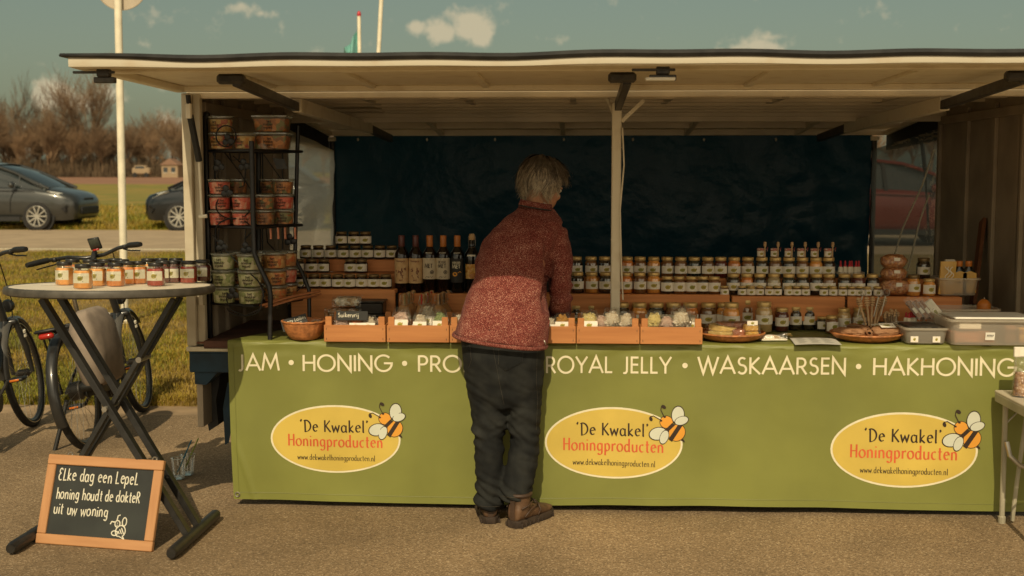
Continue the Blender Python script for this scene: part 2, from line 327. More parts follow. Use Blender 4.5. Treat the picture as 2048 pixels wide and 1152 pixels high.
# ---------------------------------------------------------------- material library
M['asphalt']=None
def asphalt(name,base,lite,dark):
    m=bpy.data.materials.new(name); m.use_nodes=True; t=m.node_tree; n=t.nodes; l=t.links; b=n['Principled BSDF']; b.inputs['Roughness'].default_value=.85; b.inputs['Specular IOR Level'].default_value=.3
    tcn=n.new('ShaderNodeTexCoord'); v=n.new('ShaderNodeTexVoronoi'); v.inputs['Scale'].default_value=150; l.new(tcn.outputs['Object'],v.inputs['Vector'])
    sp=n.new('ShaderNodeSeparateColor'); l.new(v.outputs['Color'],sp.inputs[0])
    rp=n.new('ShaderNodeValToRGB'); e=rp.color_ramp.elements; e[0].position=0; e[0].color=(*dark,1); e[1].position=1; e[1].color=(*lite,1); x=e.new(.45); x.color=(*base,1); x=e.new(.85); x.color=(*[c*1.15 for c in base],1); l.new(sp.outputs[0],rp.inputs[0])
    nz=n.new('ShaderNodeTexNoise'); nz.inputs['Scale'].default_value=1.3; nz.inputs['Detail'].default_value=7; l.new(tcn.outputs['Object'],nz.inputs['Vector'])
    mr=n.new('ShaderNodeMapRange'); mr.inputs[1].default_value=.3; mr.inputs[2].default_value=.7; mr.inputs[3].default_value=.72; mr.inputs[4].default_value=1.22; l.new(nz.outputs[0],mr.inputs[0])
    n3=n.new('ShaderNodeTexNoise'); n3.inputs['Scale'].default_value=.45; n3.inputs['Detail'].default_value=4; l.new(tcn.outputs['Object'],n3.inputs['Vector']); m3=n.new('ShaderNodeMapRange'); m3.inputs[1].default_value=.36; m3.inputs[2].default_value=.62; m3.inputs[3].default_value=.80; m3.inputs[4].default_value=1.1; l.new(n3.outputs[0],m3.inputs[0])
    mm=n.new('ShaderNodeMath'); mm.operation='MULTIPLY'; l.new(mr.outputs[0],mm.inputs[0]); l.new(m3.outputs[0],mm.inputs[1])
    mx=n.new('ShaderNodeVectorMath'); mx.operation='SCALE'; l.new(rp.outputs[0],mx.inputs[0]); l.new(mm.outputs[0],mx.inputs['Scale']); l.new(mx.outputs[0],b.inputs['Base Color'])
    bp=n.new('ShaderNodeBump'); bp.inputs['Strength'].default_value=.7; bp.inputs['Distance'].default_value=.003; l.new(v.outputs['Distance'],bp.inputs['Height']); l.new(bp.outputs[0],b.inputs['Normal'])
    return m
M['asphalt']=asphalt('asphalt',(.25,.175,.098),(.44,.335,.21),(.145,.102,.058))
M['road']=pm('road',(.36,.27,.17),rough=.9,var=.12,scale=2,bump=.3,bscale=120)
M['kerb']=pm('kerb',(.30,.21,.12),rough=.9,var=.25,scale=5,bump=.5,bscale=60)
M['soil']=pm('soil',(.16,.115,.03),rough=.95,var=0,col2=(.24,.155,.05),scale=3,bump=1,bscale=25,bdist=.02)
M['meadow']=pm('meadow',(.27,.19,.035),rough=.95,var=0,col2=(.16,.16,.022),scale=.5,bump=.8,bscale=4,bdist=.1)
M['field']=pm('field',(.26,.13,.07),rough=.95,var=.15,scale=.3)
M['cream']=pm('cream',(.70,.61,.45),rough=.45,var=.12,scale=3,bump=.08,bscale=12)
M['creamw']=pm('creamw',(.76,.68,.50),rough=.5,var=0,col2=(.60,.50,.33),scale=9,lo=.52,hi=.8)
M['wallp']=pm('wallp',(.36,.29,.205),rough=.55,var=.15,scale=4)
M['black']=pm('black',(.012,.012,.011),rough=.5,var=.3,scale=20)
M['rubber']=pm('rubber',(.018,.017,.015),rough=.55,var=.4,scale=14,bump=.3,bscale=30)
M['iron']=pm('iron',(.010,.010,.010),rough=.42,var=.3,scale=30,metal=.0)
M['steel']=pm('steel',(.45,.42,.36),rough=.35,var=.15,scale=20,metal=.9)
M['darkmetal']=pm('darkmetal',(.05,.045,.038),rough=.45,var=.35,scale=25,metal=.3)
M['blue']=pm('blue',(.008,.035,.060),rough=.5,var=.3,scale=9,bump=.1,bscale=30)
M['rust']=pm('rust',(.16,.06,.035),rough=.85,var=.4,scale=18)
M['tarp']=pm('tarp',(.004,.023,.030),rough=.30,var=.25,scale=3,bump=.5,bscale=3.2,bdist=.05,spec=.28)
def translucent(m,col,fac):
    t=m.node_tree; n=t.nodes; l=t.links; o=n['Material Output']; b_=n['Principled BSDF']; tl=n.new('ShaderNodeBsdfTranslucent'); tl.inputs[0].default_value=(*col,1); mx=n.new('ShaderNodeMixShader'); mx.inputs[0].default_value=fac; l.new(b_.outputs[0],mx.inputs[1]); l.new(tl.outputs[0],mx.inputs[2]); l.new(mx.outputs[0],o.inputs[0])
translucent(M['tarp'],(.006,.045,.07),.30)
M['valance']=pm('valance',(.006,.007,.008),rough=.8,var=.2)
M['sheet']=clear('sheet',(.85,.85,.80),gl=.06,body=.62,tlf=.6,bodycol=(.92,.91,.82),rough=.10,bump=.9,bscale=5,stretch=(1,.6,3.5),bdist=.05)
M['sheet2']=clear('sheet2',(.40,.41,.39),gl=.06,body=.30,bodycol=(.36,.37,.34),rough=.08,bump=.8,bscale=4,stretch=(1,.7,2.5),bdist=.05)
M['banner']=pm('banner',(.19,.20,.046),rough=.48,var=.10,scale=2.2,bump=.12,bscale=9,bdist=.01,spec=.4)
M['print']=pm('print',(.72,.66,.46),rough=.55,var=.06,scale=20)
M['logoy']=pm('logoy',(.58,.425,.08),rough=.5,var=.08,scale=4)
M['ink']=pm('ink',(.028,.014,.006),rough=.6,var=.2)
M['redink']=pm('redink',(.58,.10,.03),rough=.6,var=.1)
M['beeor']=pm('beeor',(.68,.30,.03),rough=.6,var=.05)
M['beewing']=pm('beewing',(.56,.58,.48),rough=.6,var=.04)
M['white']=pm('white',(.72,.66,.52),rough=.6,var=.05)
M['postm']=pm('postm',(.50,.44,.32),rough=.55,var=0,col2=(.40,.33,.22),scale=7,lo=.5,hi=.75)
M['lip']=pm('lip',(.47,.42,.31),rough=.5,var=0,col2=(.40,.30,.18),scale=6,lo=.55,hi=.8)
M['polew']=pm('polew',(.74,.68,.52),rough=.5,var=.1,scale=8)
M['plank']=wood('plank',(.66,.27,.085),(.46,.165,.046),scale=3.2,stretch=(.8,6,14))
M['crate']=wood('crate',(.50,.21,.065),(.40,.155,.045),scale=3.5,stretch=(.8,6,12))
M['leanwood']=wood('leanwood',(.22,.085,.03),(.14,.05,.018),scale=3,stretch=(9,9,1))
M['floorw']=pm('floorw',(.10,.045,.03),rough=.8,var=.4,scale=7)

# ---------------------------------------------------------------- terrain
PROF=[(-60,0),(2.16,0),(2.45,0.0),(2.46,.03),(5,.10),(9,.21),(13.7,.295),(14.1,.30),(21.3,.30),(21.6,.32),(30,.40),(45,.53),(60,.65),(78,.8),(140,1.0),(320,1.2),(1500,1.2)]
def gz(y):
    for (a,za),(b,zb) in zip(PROF,PROF[1:]):
        if y<=b: return za+(zb-za)*(y-a)/(b-a)
    return 1.2
YK=P(300,830,Z=0).y; YG=P(300,812,Z=0).y; YR0=P(200,503,Z=.3).y; YR1=P(200,460,Z=.3).y
PROF=[(-60,0),(YG,0),(YG+.02,.03),(5,.10),(9,.21),(YR0-.1,.295),(YR0,.30),(YR1,.30),(YR1+.3,.32),(30,.40),(45,.53),(60,.65),(78,.8),(140,1.0),(320,1.2),(1500,1.2)]
def strip(name,y0,y1,mat,x0=-900,x1=900,dz=0,ny=1,nx=1):
    ys=sorted(set([y0,y1]+[p[0] for p in PROF if y0<p[0]<y1]))
    mb=MB(); rows=[[V((x0+(x1-x0)*i/nx,y,gz(y)+dz)) for i in range(nx+1)] for y in ys]
    mb.loft(rows,ringclosed=False,cap=False); return tag(mb.build(name,mat,smooth=0,recalc=False),None,None,kind='structure')
strip('pavement',-60,YK,'asphalt'); 
strip('kerb',YK,YG,'kerb')
strip('verge',YG,YR0,'soil'); strip('road',YR0,YR1,'road'); strip('far_verge',YR1,78,'meadow'); strip('field',78,150,'field'); strip('meadow',150,1500,'meadow')
mb=MB(); mb.box((-9,YR0+.55,gz(YR0+.5)+.004),(9,.10,.004),0); tag(mb.build('road_marking','print',smooth=0),None,None,kind='structure')
# grass blades on the near verge and the strip under the cars
def grass(name,label,cols,n,region,hmin,hmax,wd):
    rnd=random.Random(5); vs=[];fs=[];mi=[]
    for i in range(n):
        x,y=region(rnd); g=NZ((x,y,0),.9); 
        if rnd.random()>.75+g*.9: continue
        h=rnd.uniform(hmin,hmax)*(.75+.6*max(0,NZ((x,y,3),2.2)+.3)); a=rnd.uniform(0,2*PI); l=rnd.uniform(.2,.9)*h; z=gz(y)-.004
        dx,dy=cos(a),sin(a); b=len(vs); w_=wd*rnd.uniform(.6,1.3)
        vs+=[(x-dy*w_,y+dx*w_,z),(x+dy*w_,y-dx*w_,z),(x+dx*l*.4-dy*w_*.6,y+dy*l*.4+dx*w_*.6,z+h*.65),(x+dx*l*.4+dy*w_*.6,y+dy*l*.4-dx*w_*.6,z+h*.65),(x+dx*l,y+dy*l,z+h)]
        fs+=[(b,b+1,b+3,b+2),(b+2,b+3,b+4)]
        c=g*1.3+rnd.uniform(-.55,.55); k=0 if c>.25 else (1 if c>-.25 else 2); mi+=[k,k]
    me=bpy.data.meshes.new(name); me.from_pydata(vs,[],fs)
    for c in cols: me.materials.append(M[c])
    me.polygons.foreach_set('material_index',mi); o=mk(name,me); return tag(o,label,'grass',kind='stuff')
def gm(name,c):
    m=pm(name,c,rough=.7,var=.25,scale=3); return m
M['g1']=gm('g1',(.16,.155,.008)); M['g2']=gm('g2',(.27,.19,.012)); M['g3']=gm('g3',(.27,.18,.03))
def reg1(r):
    y=YG+(YR0-YG)*r.random()**1.7; xl=P(-40,500,Y=y).x; xr=P(470,500,Y=y).x if r.random()<.88 else P(700,500,Y=y).x; return r.uniform(xl,xr),y
grass('grass','short dry yellow green grass on the verge beyond the kerb',['g1','g2','g3'],120000,reg1,.018,.055,.004)
def reg2(r):
    y=YR1+.1+(14)*r.random()**2; return r.uniform(P(-40,500,Y=y).x,P(400,500,Y=y).x),y
grass('roadside_grass','rough grass along the far side of the road under the cars',['g1','g2','g3'],16000,reg2,.05,.16,.012)
# ---------------------------------------------------------------- market trailer
XL=P(371,400,Y=.12).x; XR=P(1870,400,Y=2.05).x; ZS=P(390,690,Y=.12).z; ZH=P(370,187,Y=.12).z; ZC=P(800,684,Y=0.0).z
YB=2.0; XRo=XR+.07
TR=thing('market_trailer','old cream market trailer with raised front flap and blue chassis behind the green banner','market trailer',(XL,.12,0))
def tp(name,mb,mat,parent=TR,smooth=30,**k):
    o=mb.build(name,mat,parent,smooth=smooth,**k)
    o.location=(V(o.location)-TR.location) if parent is TR else o.location
    return o
def part(name,mb,mat,root,smooth=30):   # world-space mesh under an unrotated root
    o=mb.build(name,mat,root,smooth=smooth); o.location=-V(root.location); return o
# side walls with ribs
for side in (-1,1):
    mb=MB(); xw=XL+.035 if side<0 else XR+.035
    mb.box((xw,(.16+YB)/2,(.35+ZH+.056)/2),(.03,YB-.16,ZH+.056-.35),.002)
    xi=xw+.015 if side<0 else xw-.015
    if side<0:
        ys=[P(px,400,X=xi).y for px in (425,447,482,515,548,570)]
    else: ys=[P(px,400,X=xi).y for px in (1880,1935,1990,2042)]+[.6]
    for y in ys: mb.box((xi+.011*(-side),y,(ZS+ZH)/2),(.022,.045,ZH-ZS-.01),.003)
    mb.box((xi-side*.013,(.2+YB)/2,ZH-.06),(.03,YB-.25,.05),.003)
    tp('side_wall',mb,'wallp')
# front corner posts
mb=MB(); mb.box((XL+.022,.115,(ZS+ZH)/2),(.044,.05,ZH-ZS),.003); mb.box((XL+.063,.14,(ZS+ZH)/2),(.036,.04,ZH-ZS-.004),.003)
z0=P(390,650,Y=.1).z; mb.box((XL+.072,.105,P(402,600,Y=.1).z),(.02,.03,.05),.002)
tp('corner_post',mb,'postm')
mb=MB(); mb.box((XRo+.0,.13,(ZS+ZH)/2),(.06,.06,ZH-ZS),.003); tp('corner_post',mb,'postm')
# roof, header beams, rails
mb=MB(); mb.box(((XL+XRo)/2,(.1+YB)/2,ZH+.075),(XRo-XL,YB-.1,.03),.004); 
tp('roof',mb,'cream')
mb=MB(); mb.box(((XL+XRo)/2,.165,ZH+.015),(XRo-XL-.02,.05,.075),.004); mb.box(((XL+XRo)/2,.225,ZH-.005),(XRo-XL-.1,.03,.03),.003)
for k,y in enumerate((.55,.9,1.25,1.6)): mb.box(((XL+XRo)/2,y,ZH+.035),(XRo-XL-.08,.04,.045),.004)
mb.box(((XL+XRo)/2,YB-.02,ZH-.01),(XRo-XL-.02,.05,.11),.004); mb.box(((XL+XRo)/2,YB-.06,ZH-.02),(XRo-XL-.1,.02,.03),.003)
mb.box(((XL+XRo)/2+.1,YB-.09,ZH+.01),(XRo-XL-.5,.03,.02),.003)
for y,z_ in ((YB-.17,.0),(YB-.30,.012),(YB-.52,.018)): mb.box(((XL+XRo)/2+.25,y,ZH+z_),(XRo-XL-.9,.045,.03),.006)
for x in (-1.15,-.6,-.02,.5,1.1,1.7): mb.box((x,1.1,ZH+.03),(.035,1.7,.03),.003)
for x in (-.62,.42,1.22): mb.box((x,.20,ZH+.0),(.08,.02,.05),.003)
tp('roof_frame',mb,'cream')
# front flap (raised awning)
YF=P(141,125,X=XL).y; XF0=XL-.005; XF1=XRo+.12; zf=lambda y: ZH+.006+(y-.1)/(YF-.1)*.0
mb=MB(); yc=(YF+.1)/2; ly=.1-YF
mb.box(((XF0+XF1)/2,yc,ZH+.036),(XF1-XF0,ly,.014),.004)                         # skin
mb.box(((XF0+XF1)/2,YF+.03,ZH+.013),(XF1-XF0,.06,.028),.005)                    # front lip
mb.box(((XF0+XF1)/2,YF+.28,ZH+.016),(XF1-XF0-.1,.07,.026),.004)
mb.box(((XF0+XF1)/2,.06,ZH+.016),(XF1-XF0-.01,.07,.026),.004)
for s,x in((0,XF0+.02),(1,XF1-.02)): mb.box((x,yc,ZH+.014),(.045,ly-.1,.030),.004)
for x in (-1.42,-.95,-.42,.22,.78,1.36,1.95): mb.box((x,yc+.1,ZH+.022),(.032,ly-.35,.018),.003)
flap=tp('front_flap',mb,'creamw')
def wavy(x): return .004*sin(x*2.1+.5)+.004*sin(x*5.3)+.003*sin(x*11+1)
mb=MB(); n=80; rings=[]
for i in range(n+1):
    t=i/n; x=XF0-.03+(XF1+.05-XF0)*t; sq=min(1,.35+t*6); zz=ZH+.044+wavy(x)*.8
    rings.append([V((x,YF-.014,zz-.020*sq)),V((x,YF-.022,zz-.008*sq)),V((x,YF-.010,zz+.006)),V((x,YF+.10,zz+.008)),V((x,YF+.12,zz-.006))])
mb.loft(rings); tp('rubber_cover',mb,'rubber',flap); bpy.context.view_layer.objects
for o in flap.children: o.location=(0,0,0)
mb=MB(); 
rings=[[V((XF0+(XF1-XF0)*i/n,YF-.003+a,ZH+.013+b+wavy(XF0+(XF1-XF0)*i/n)*.5)) for a,b in((0,-.013),(-.005,-.012),(-.006,.012),(.0,.026))] for i in range(n+1)]
mb.loft(rings); o=tp('lip_trim',mb,'lip',flap)
# flap latches
for (a,b,px) in ((0,0,212),(1,1,1325)):
    q=P(px,150 if px<300 else 141,Y=YF+.12); mb=MB()
    mb.box((q.x,YF+.10,ZH-.012),(.05,.03,.03),.004); mb.box((q.x,YF+.11,ZH-.038),(.10 if a else .08,.03,.022),.003); mb.box((q.x-.035,YF+.09,ZH-.01),(.16,.012,.01),.002)
    o=tp('flap_latch',mb,'darkmetal',flap)
    if a: mb=MB(); mb.box((q.x-.01,YF+.09,ZH-.044),(.11,.03,.012),.002); tp('latch_handle',mb,'white',flap)
hg=V((0,.1,ZH)); ra=-.0103; flap.rotation_euler=(ra,0,0); flap.location=hg-Matrix.Rotation(ra,3,'X')@hg-TR.location
# support arms: telescopic arm under the flap, rail under the roof, rear arm
xa=P(590,205,Y=.2).x; xb=P(1890,205,Y=.2).x; xc=P(1236,205,Y=.25).x
YFm=YF+.36
for x,full in((xa,1),(xb,1),(xc,0)):
    mb=MB(); mb.beam((x,YFm,ZH-.012),(x,.24,ZH-.06),.032,.042); mb.box((x-.02,YFm,ZH-.005),(.11,.05,.04),.01); tp('flap_arm',mb,'darkmetal')
    if full:
        mb=MB(); mb.beam((x+.005,.22,ZH-.052),(x+.005,2.3,ZH-.09),.045,.065); tp('roof_rail',mb,'creamw')
        mb=MB(); mb.beam((x+.005,2.3,ZH-.09),(x+.005,3.2,ZH-.13),.038,.05); tp('rear_arm',mb,'darkmetal')
# centre post and brace
xp=P(1232,400,Y=.3).x; mb=MB(); mb.box((xp,.3,(ZC+ZH)/2-.01),(.046,.046,ZH-ZC-.06),.004)
for py in (295,394,480,560,585): mb.box((xp,.3,P(1232,py,Y=.28).z),(.049,.049,.003),0)
pst=tp('centre_post',mb,'creamw')
mb=MB(); a=P(1243,243,Y=.3); b=P(1288,200,Y=.3); mb.beam(a,b,.02,.02); mb.beam(a+V((-.03,0,.02)),a+V((-.07,.05,.12)),.015); tp('post_brace',mb,'creamw')
mb=MB(); mb.tube([P(1245,255,Y=.27),P(1248,330,Y=.27),P(1240,420,Y=.27),P(1243,540,Y=.27),P(1246,600,Y=.27)],.004,5); tp('cable',mb,'creamw')
# gas strut at the left corner
mb=MB(); mb.tube([P(376,190,Y=-.02),P(380,232,Y=.0)],.012,8); mb.tube([P(380,230,Y=.0),P(398,322,Y=.07)],.016,10); tp('gas_strut',mb,'black')
mb=MB(); mb.tube([P(398,320,Y=.07),P(404,430,Y=.09)],.006,8); mb.tube([P(398,434,Y=.08),P(414,432,Y=.08)],.009,8); tp('strut_rod',mb,'white'); mb=MB(); mb.box(P(378,222,Y=-.012),(.026,.026,.07),.004); tp('strut_label','white' and mb,'white')
# rear flap, frame and its dark side valances
YT=3.42; ZT=P(1000,274,Y=YT).z; xt0=P(668,300,Y=YT).x; xt1=P(1743,300,Y=YT).x
mb=MB(); mb.add([(XL,YB,ZH+.05),(XRo,YB,ZH+.05),(XRo,YT+.03,ZT+.05),(XL,YT+.03,ZT+.05),(XL,YB,ZH+.07),(XRo,YB,ZH+.07),(XRo,YT+.03,ZT+.07),(XL,YT+.03,ZT+.07)],[(0,1,2,3),(4,7,6,5),(0,4,5,1),(2,6,7,3),(1,5,6,2),(0,3,7,4)])
sl=(ZT-ZH)/(YT-YB)
for y in (YB+.12,YB+.5,YB+.95,YT-.02): mb.beam((XL+.02,y,ZH+.03+sl*(y-YB)),(XRo-.02,y,ZH+.03+sl*(y-YB)),.05,.045)
for x in (XL+.05,-1.0,-.1,.8,1.6,XRo-.05): mb.beam((x,YB+.1,ZH+.02+sl*.1),(x,YT-.05,ZT+.025),.035,.03)
rf=tp('rear_flap',mb,'cream')
for x in (XL+.03,XR+.03):
    mb=MB(); mb.add([(x,YB-.05,ZH+.02),(x,YT,ZT+.03),(x,YT,ZT-.10),(x,YB-.05,ZH-.17)],[(0,1,2,3)]); mb.add([(x+.006,YB-.05,ZH+.02),(x+.006,YT,ZT+.03),(x+.006,YT,ZT-.10),(x+.006,YB-.05,ZH-.17)],[(3,2,1,0)]); tp('side_valance',mb,'valance')
for x in (xt0-.01,xt1+.015):
    mb=MB(); mb.tube([(x,YT-.02,.3),(x,YT-.02,ZT-.03)],.02,8); tp('rear_pole',mb,'darkmetal'); mb=MB(); mb.box((x,YT-.03,ZT-.015),(.06,.03,.03),.004); tp('pole_cap',mb,'white')
# rear gas strut and cords on the right
mb=MB(); mb.tube([P(1843,275,Y=2.5),P(1850,340,Y=2.45)],.014,8); mb.tube([P(1850,340,Y=2.45),P(1858,470,Y=2.4)],.007,6); tp('gas_strut',mb,'black')
mb=MB(); mb.tube([P(1868,300,Y=2.15),P(1845,370,Y=2.3),P(1806,455,Y=2.5),P(1780,540,Y=2.6)],.006,5); mb.tube([P(1858,390,Y=2.2),P(1840,440,Y=2.3),P(1816,540,Y=2.4)],.006,5); tp('cord',mb,'white')
# chassis, sill, blue panels, mudguard
mb=MB(); mb.box(((XL+XRo)/2,.6,ZS-.09),(XRo-XL-.1,.9,.05),.004); mb.box(((XL+XRo)/2,.16,ZS-.03),(XRo-XL,.10,.024),.004); mb.box(((XL+XRo)/2,.16,ZS-.012),(XRo-XL,.10,.01),.002)
zz=P(400,725,Y=.1).z; mb.box(((XL+XRo)/2,.155,zz),(XRo-XL,.08,P(400,704,Y=.1).z-P(400,746,Y=.1).z),.004); tp('chassis',mb,'blue')
mb=MB(); mb.box(((XL+XRo)/2,.115,P(400,698,Y=.1).z),(XRo-XL+.01,.05,P(400,694,Y=.1).z-P(400,703,Y=.1).z),.003); tp('sill_rail',mb,'creamw')
mb=MB(); mb.box((XL+.25,.13,P(400,686,Y=.1).z),(.5,.05,.008),.002); tp('floor_edge',mb,'rust')
y=.14; q=[P(388,722,Y=y),P(452,722,Y=y),P(452,728,Y=y),P(430,750,Y=y),P(412,770,Y=y),P(390,768,Y=y)]
mb=MB(); mb.loft([[p for p in q],[p+V((0,.35,0)) for p in q]]); tp('corner_bracket',mb,'blue')
q=[(405,765),(418,752),(440,742),(438,770),(432,800),(437,850),(418,862),(410,820),(406,790)]
mb=MB(); mb.loft([[P(a,b,Y=.30) for a,b in q],[P(a,b,Y=.30)+V((0,.25,0)) for a,b in q]]); tp('mudguard',mb,'rubber')
mb=MB(); mb.loft([[P(455,765,Y=.2),P(446,815,Y=.22),P(450,890,Y=.2)],[P(470,765,Y=.2),P(470,815,Y=.22),P(458,885,Y=.2)],[P(470,765,Y=.215),P(470,815,Y=.235),P(458,885,Y=.215)],[P(455,765,Y=.215),P(446,815,Y=.235),P(450,890,Y=.215)]],closed=True,ringclosed=False,cap=False); tp('strap',mb,'blue')
mb=MB(); mb.box(((XL+XRo)/2,YB-.06,.66),(XRo-XL-.12,.03,.6),.003); tp('tail_board',mb,'darkmetal')
for x in (-.9,1.3):
    mb=MB(); mb.lathe([(.12,-.09),(.29,-.09),(.31,-.05),(.31,.05),(.29,.09),(.12,.09)],24,(0,0,0),rot=Matrix.Rotation(PI/2,3,'Y')); o=mb.build('wheel','rubber',TR); o.location=V((x,1.15,.31))-TR.location
mb=MB(); mb.box(((XL+XRo)/2,.52,ZC-.035),(XRo-XL-.16,.86,.04),.003); tp('counter_top',mb,'floorw')
# ---------------------------------------------------------------- tarpaulin and clear side sheets
mb=MB(); 
def ft(u,v):
    x=xt0+(xt1-xt0)*u; z=.25+(ZT+.04-.25)*v
    q_=max(0,min(1,(x-.6)/1.4)); k=NZ((x,z,0),1.2)*.06+NZ((x*1.5,z*.6,4),2.6)*.03+abs(NZ((x+z*.4,z*.2,7),1.7))*.05+q_*(abs(NZ((x*1.3+z*1.1,z*1.2-x*.5,11),3.1))*.07+NZ((x*2,z*3,2),3)*.03)
    return V((x,YT+.0+k*(1.15-v),z))
mb.grid(ft,90,40); o=mb.build('tarpaulin','tarp',smooth=180); tag(o,'dark navy tarpaulin hung across the back of the market trailer','tarpaulin')
for px in (854,990,1128,1266,1408,1552,716): mb=MB(); mb.ell(P(px,279,Y=YT-.03),(.008,.008,.012),8,6); mb.build('eyelet','white',o)
for x,lab,mat,xe in((XL+.05,'wavy clear plastic sheet closing the gap left of the dark tarpaulin','sheet',xt0),(XR+.03,'dark clear plastic sheet with white cords right of the dark tarpaulin','sheet2',xt1)):
    mb=MB(); 
    def fs(u,v):
        y=YB+.02+(YT-YB-.04)*u; zt=ZH-.1+(ZT-ZH)*u; z=.55+(zt-.55)*v; xx=x+(xe-x)*u*.9
        return V((xx+NZ((y*1.3,z*3.5,x),1.6)*.022+NZ((y,z*1.2,x+5),1.1)*.03,y,z))
    mb.grid(fs,36,50); tag(mb.build('plastic_sheet',mat,smooth=180),lab,'plastic sheet')
# ---------------------------------------------------------------- green banner
XB0=P(455,690,Y=0).x; XB0b=P(468,1000,Y=0).x; XB1=XRo-.02; ZB=P(900,1005,Y=0).z
def wave(x,z):
    k=(ZC-z)/(ZC-ZB); 
    return .010*NZ((x,z*.6,1),1.3)*(.3+k)+.006*NZ((x*2.2,z*1.1,5),1.8)+.007*NZ((x*9,z*22,9),1)*math.exp(-k*16)*1.6+.006*math.exp(-((x-XB0-.02-.30*(.36-z))/.012)**2)*max(0,min(1,(.40-z)*6))+.006*NZ((x*2.1+z*1.6,z*1.6-x*.6,3),1.5)+.012*k*(.3+.7*sin(x*1.4+1))
def BP(x,z,off=0): return V((x,-.004-off-wave(x,z),z))
mb=MB(); NX=400
def fb(u,v):
    # v 0..0.22 lies on the counter, then turns down over the edge
    x0=XB0+(XB0b-XB0)*max(0,(v-.25)/.75); x=x0+(XB1-x0)*u
    if v<.2:
        t=v/.2; return V((x+(1-t)*.22*(1-u)**6,.52*(1-t)+.02*t+.0,ZC+.002+.002*NZ((x*6,t*6,0),1)))
    if v<.27:
        t=(v-.2)/.07; a=t*PI/2; p=BP(x,ZC-.018,0); return V((x,.016-.02*sin(a)+(p.y+.004)*t+.002*NZ((x*11,v*40,2),1),ZC+.002-.02*(1-cos(a))+.006*NZ((x*13,v*30,2),1)*sin(a)))
    t=(v-.27)/.73; return BP(x,ZC-.018+(ZB+.006*sin(x*2.3)-ZC+.018)*t)
mb.grid(fb,NX,200)
BN=mb.build('banner','banner',smooth=180); tag(BN,'green vinyl banner with white capitals and three yellow oval logos draped over the counter','banner')
put=lambda u,v,o: BP(u,v,o+.0006)
zb=lambda px,py: P(px,py,Y=-.004)
for txt,x0,x1,y0,y1 in (('JAM',475,558,741,741),('•',575,590,741,742),('HONING',606,783,742,743),('•',801,817,743,743),('PROPOLIS',836,1043,743.5,744.5),('•',1057,1073,745,745),('ROYAL JELLY',1092,1342,745.5,747),('•',1362,1378,747,747),('WASKAARSEN',1396,1691,747,749),('•',1709,1725,749,749),('HAKHONING',1746,2030,750,752)):
    a=zb(x0,y0); b=zb(x1,y1); mb=MB(); sl=(b.z-a.z)/(b.x-a.x)
    k=(y0-741)/11; h=(33.5+1.5*k)*5.7/CF*.985
    if txt=='•':
        c=zb((x0+x1)/2,y0-16); mb.add([put(c.x+.0125*cos(t*PI/10),c.z+.0125*sin(t*PI/10),.0006) for t in range(20)],[tuple(range(20))])
    else:
        font={g:(q[0],[[(u,v) for u,v in s_] for s_ in q[1]]) for g,q in CAP.items()}
        wd=b.x-a.x; kx=wd/textw(txt,CAP,.13)
        def putk(u,v,o,a=a,kx=kx,h=h,sl=sl): return put(a.x+u*kx,a.z+v*h+sl*u*kx,o)
        SUB[0]=9; write(mb,txt,CAP,1,None,putk,.125,sp=.13); SUB[0]=1
    o=mb.build('lettering','print',BN,smooth=0); 
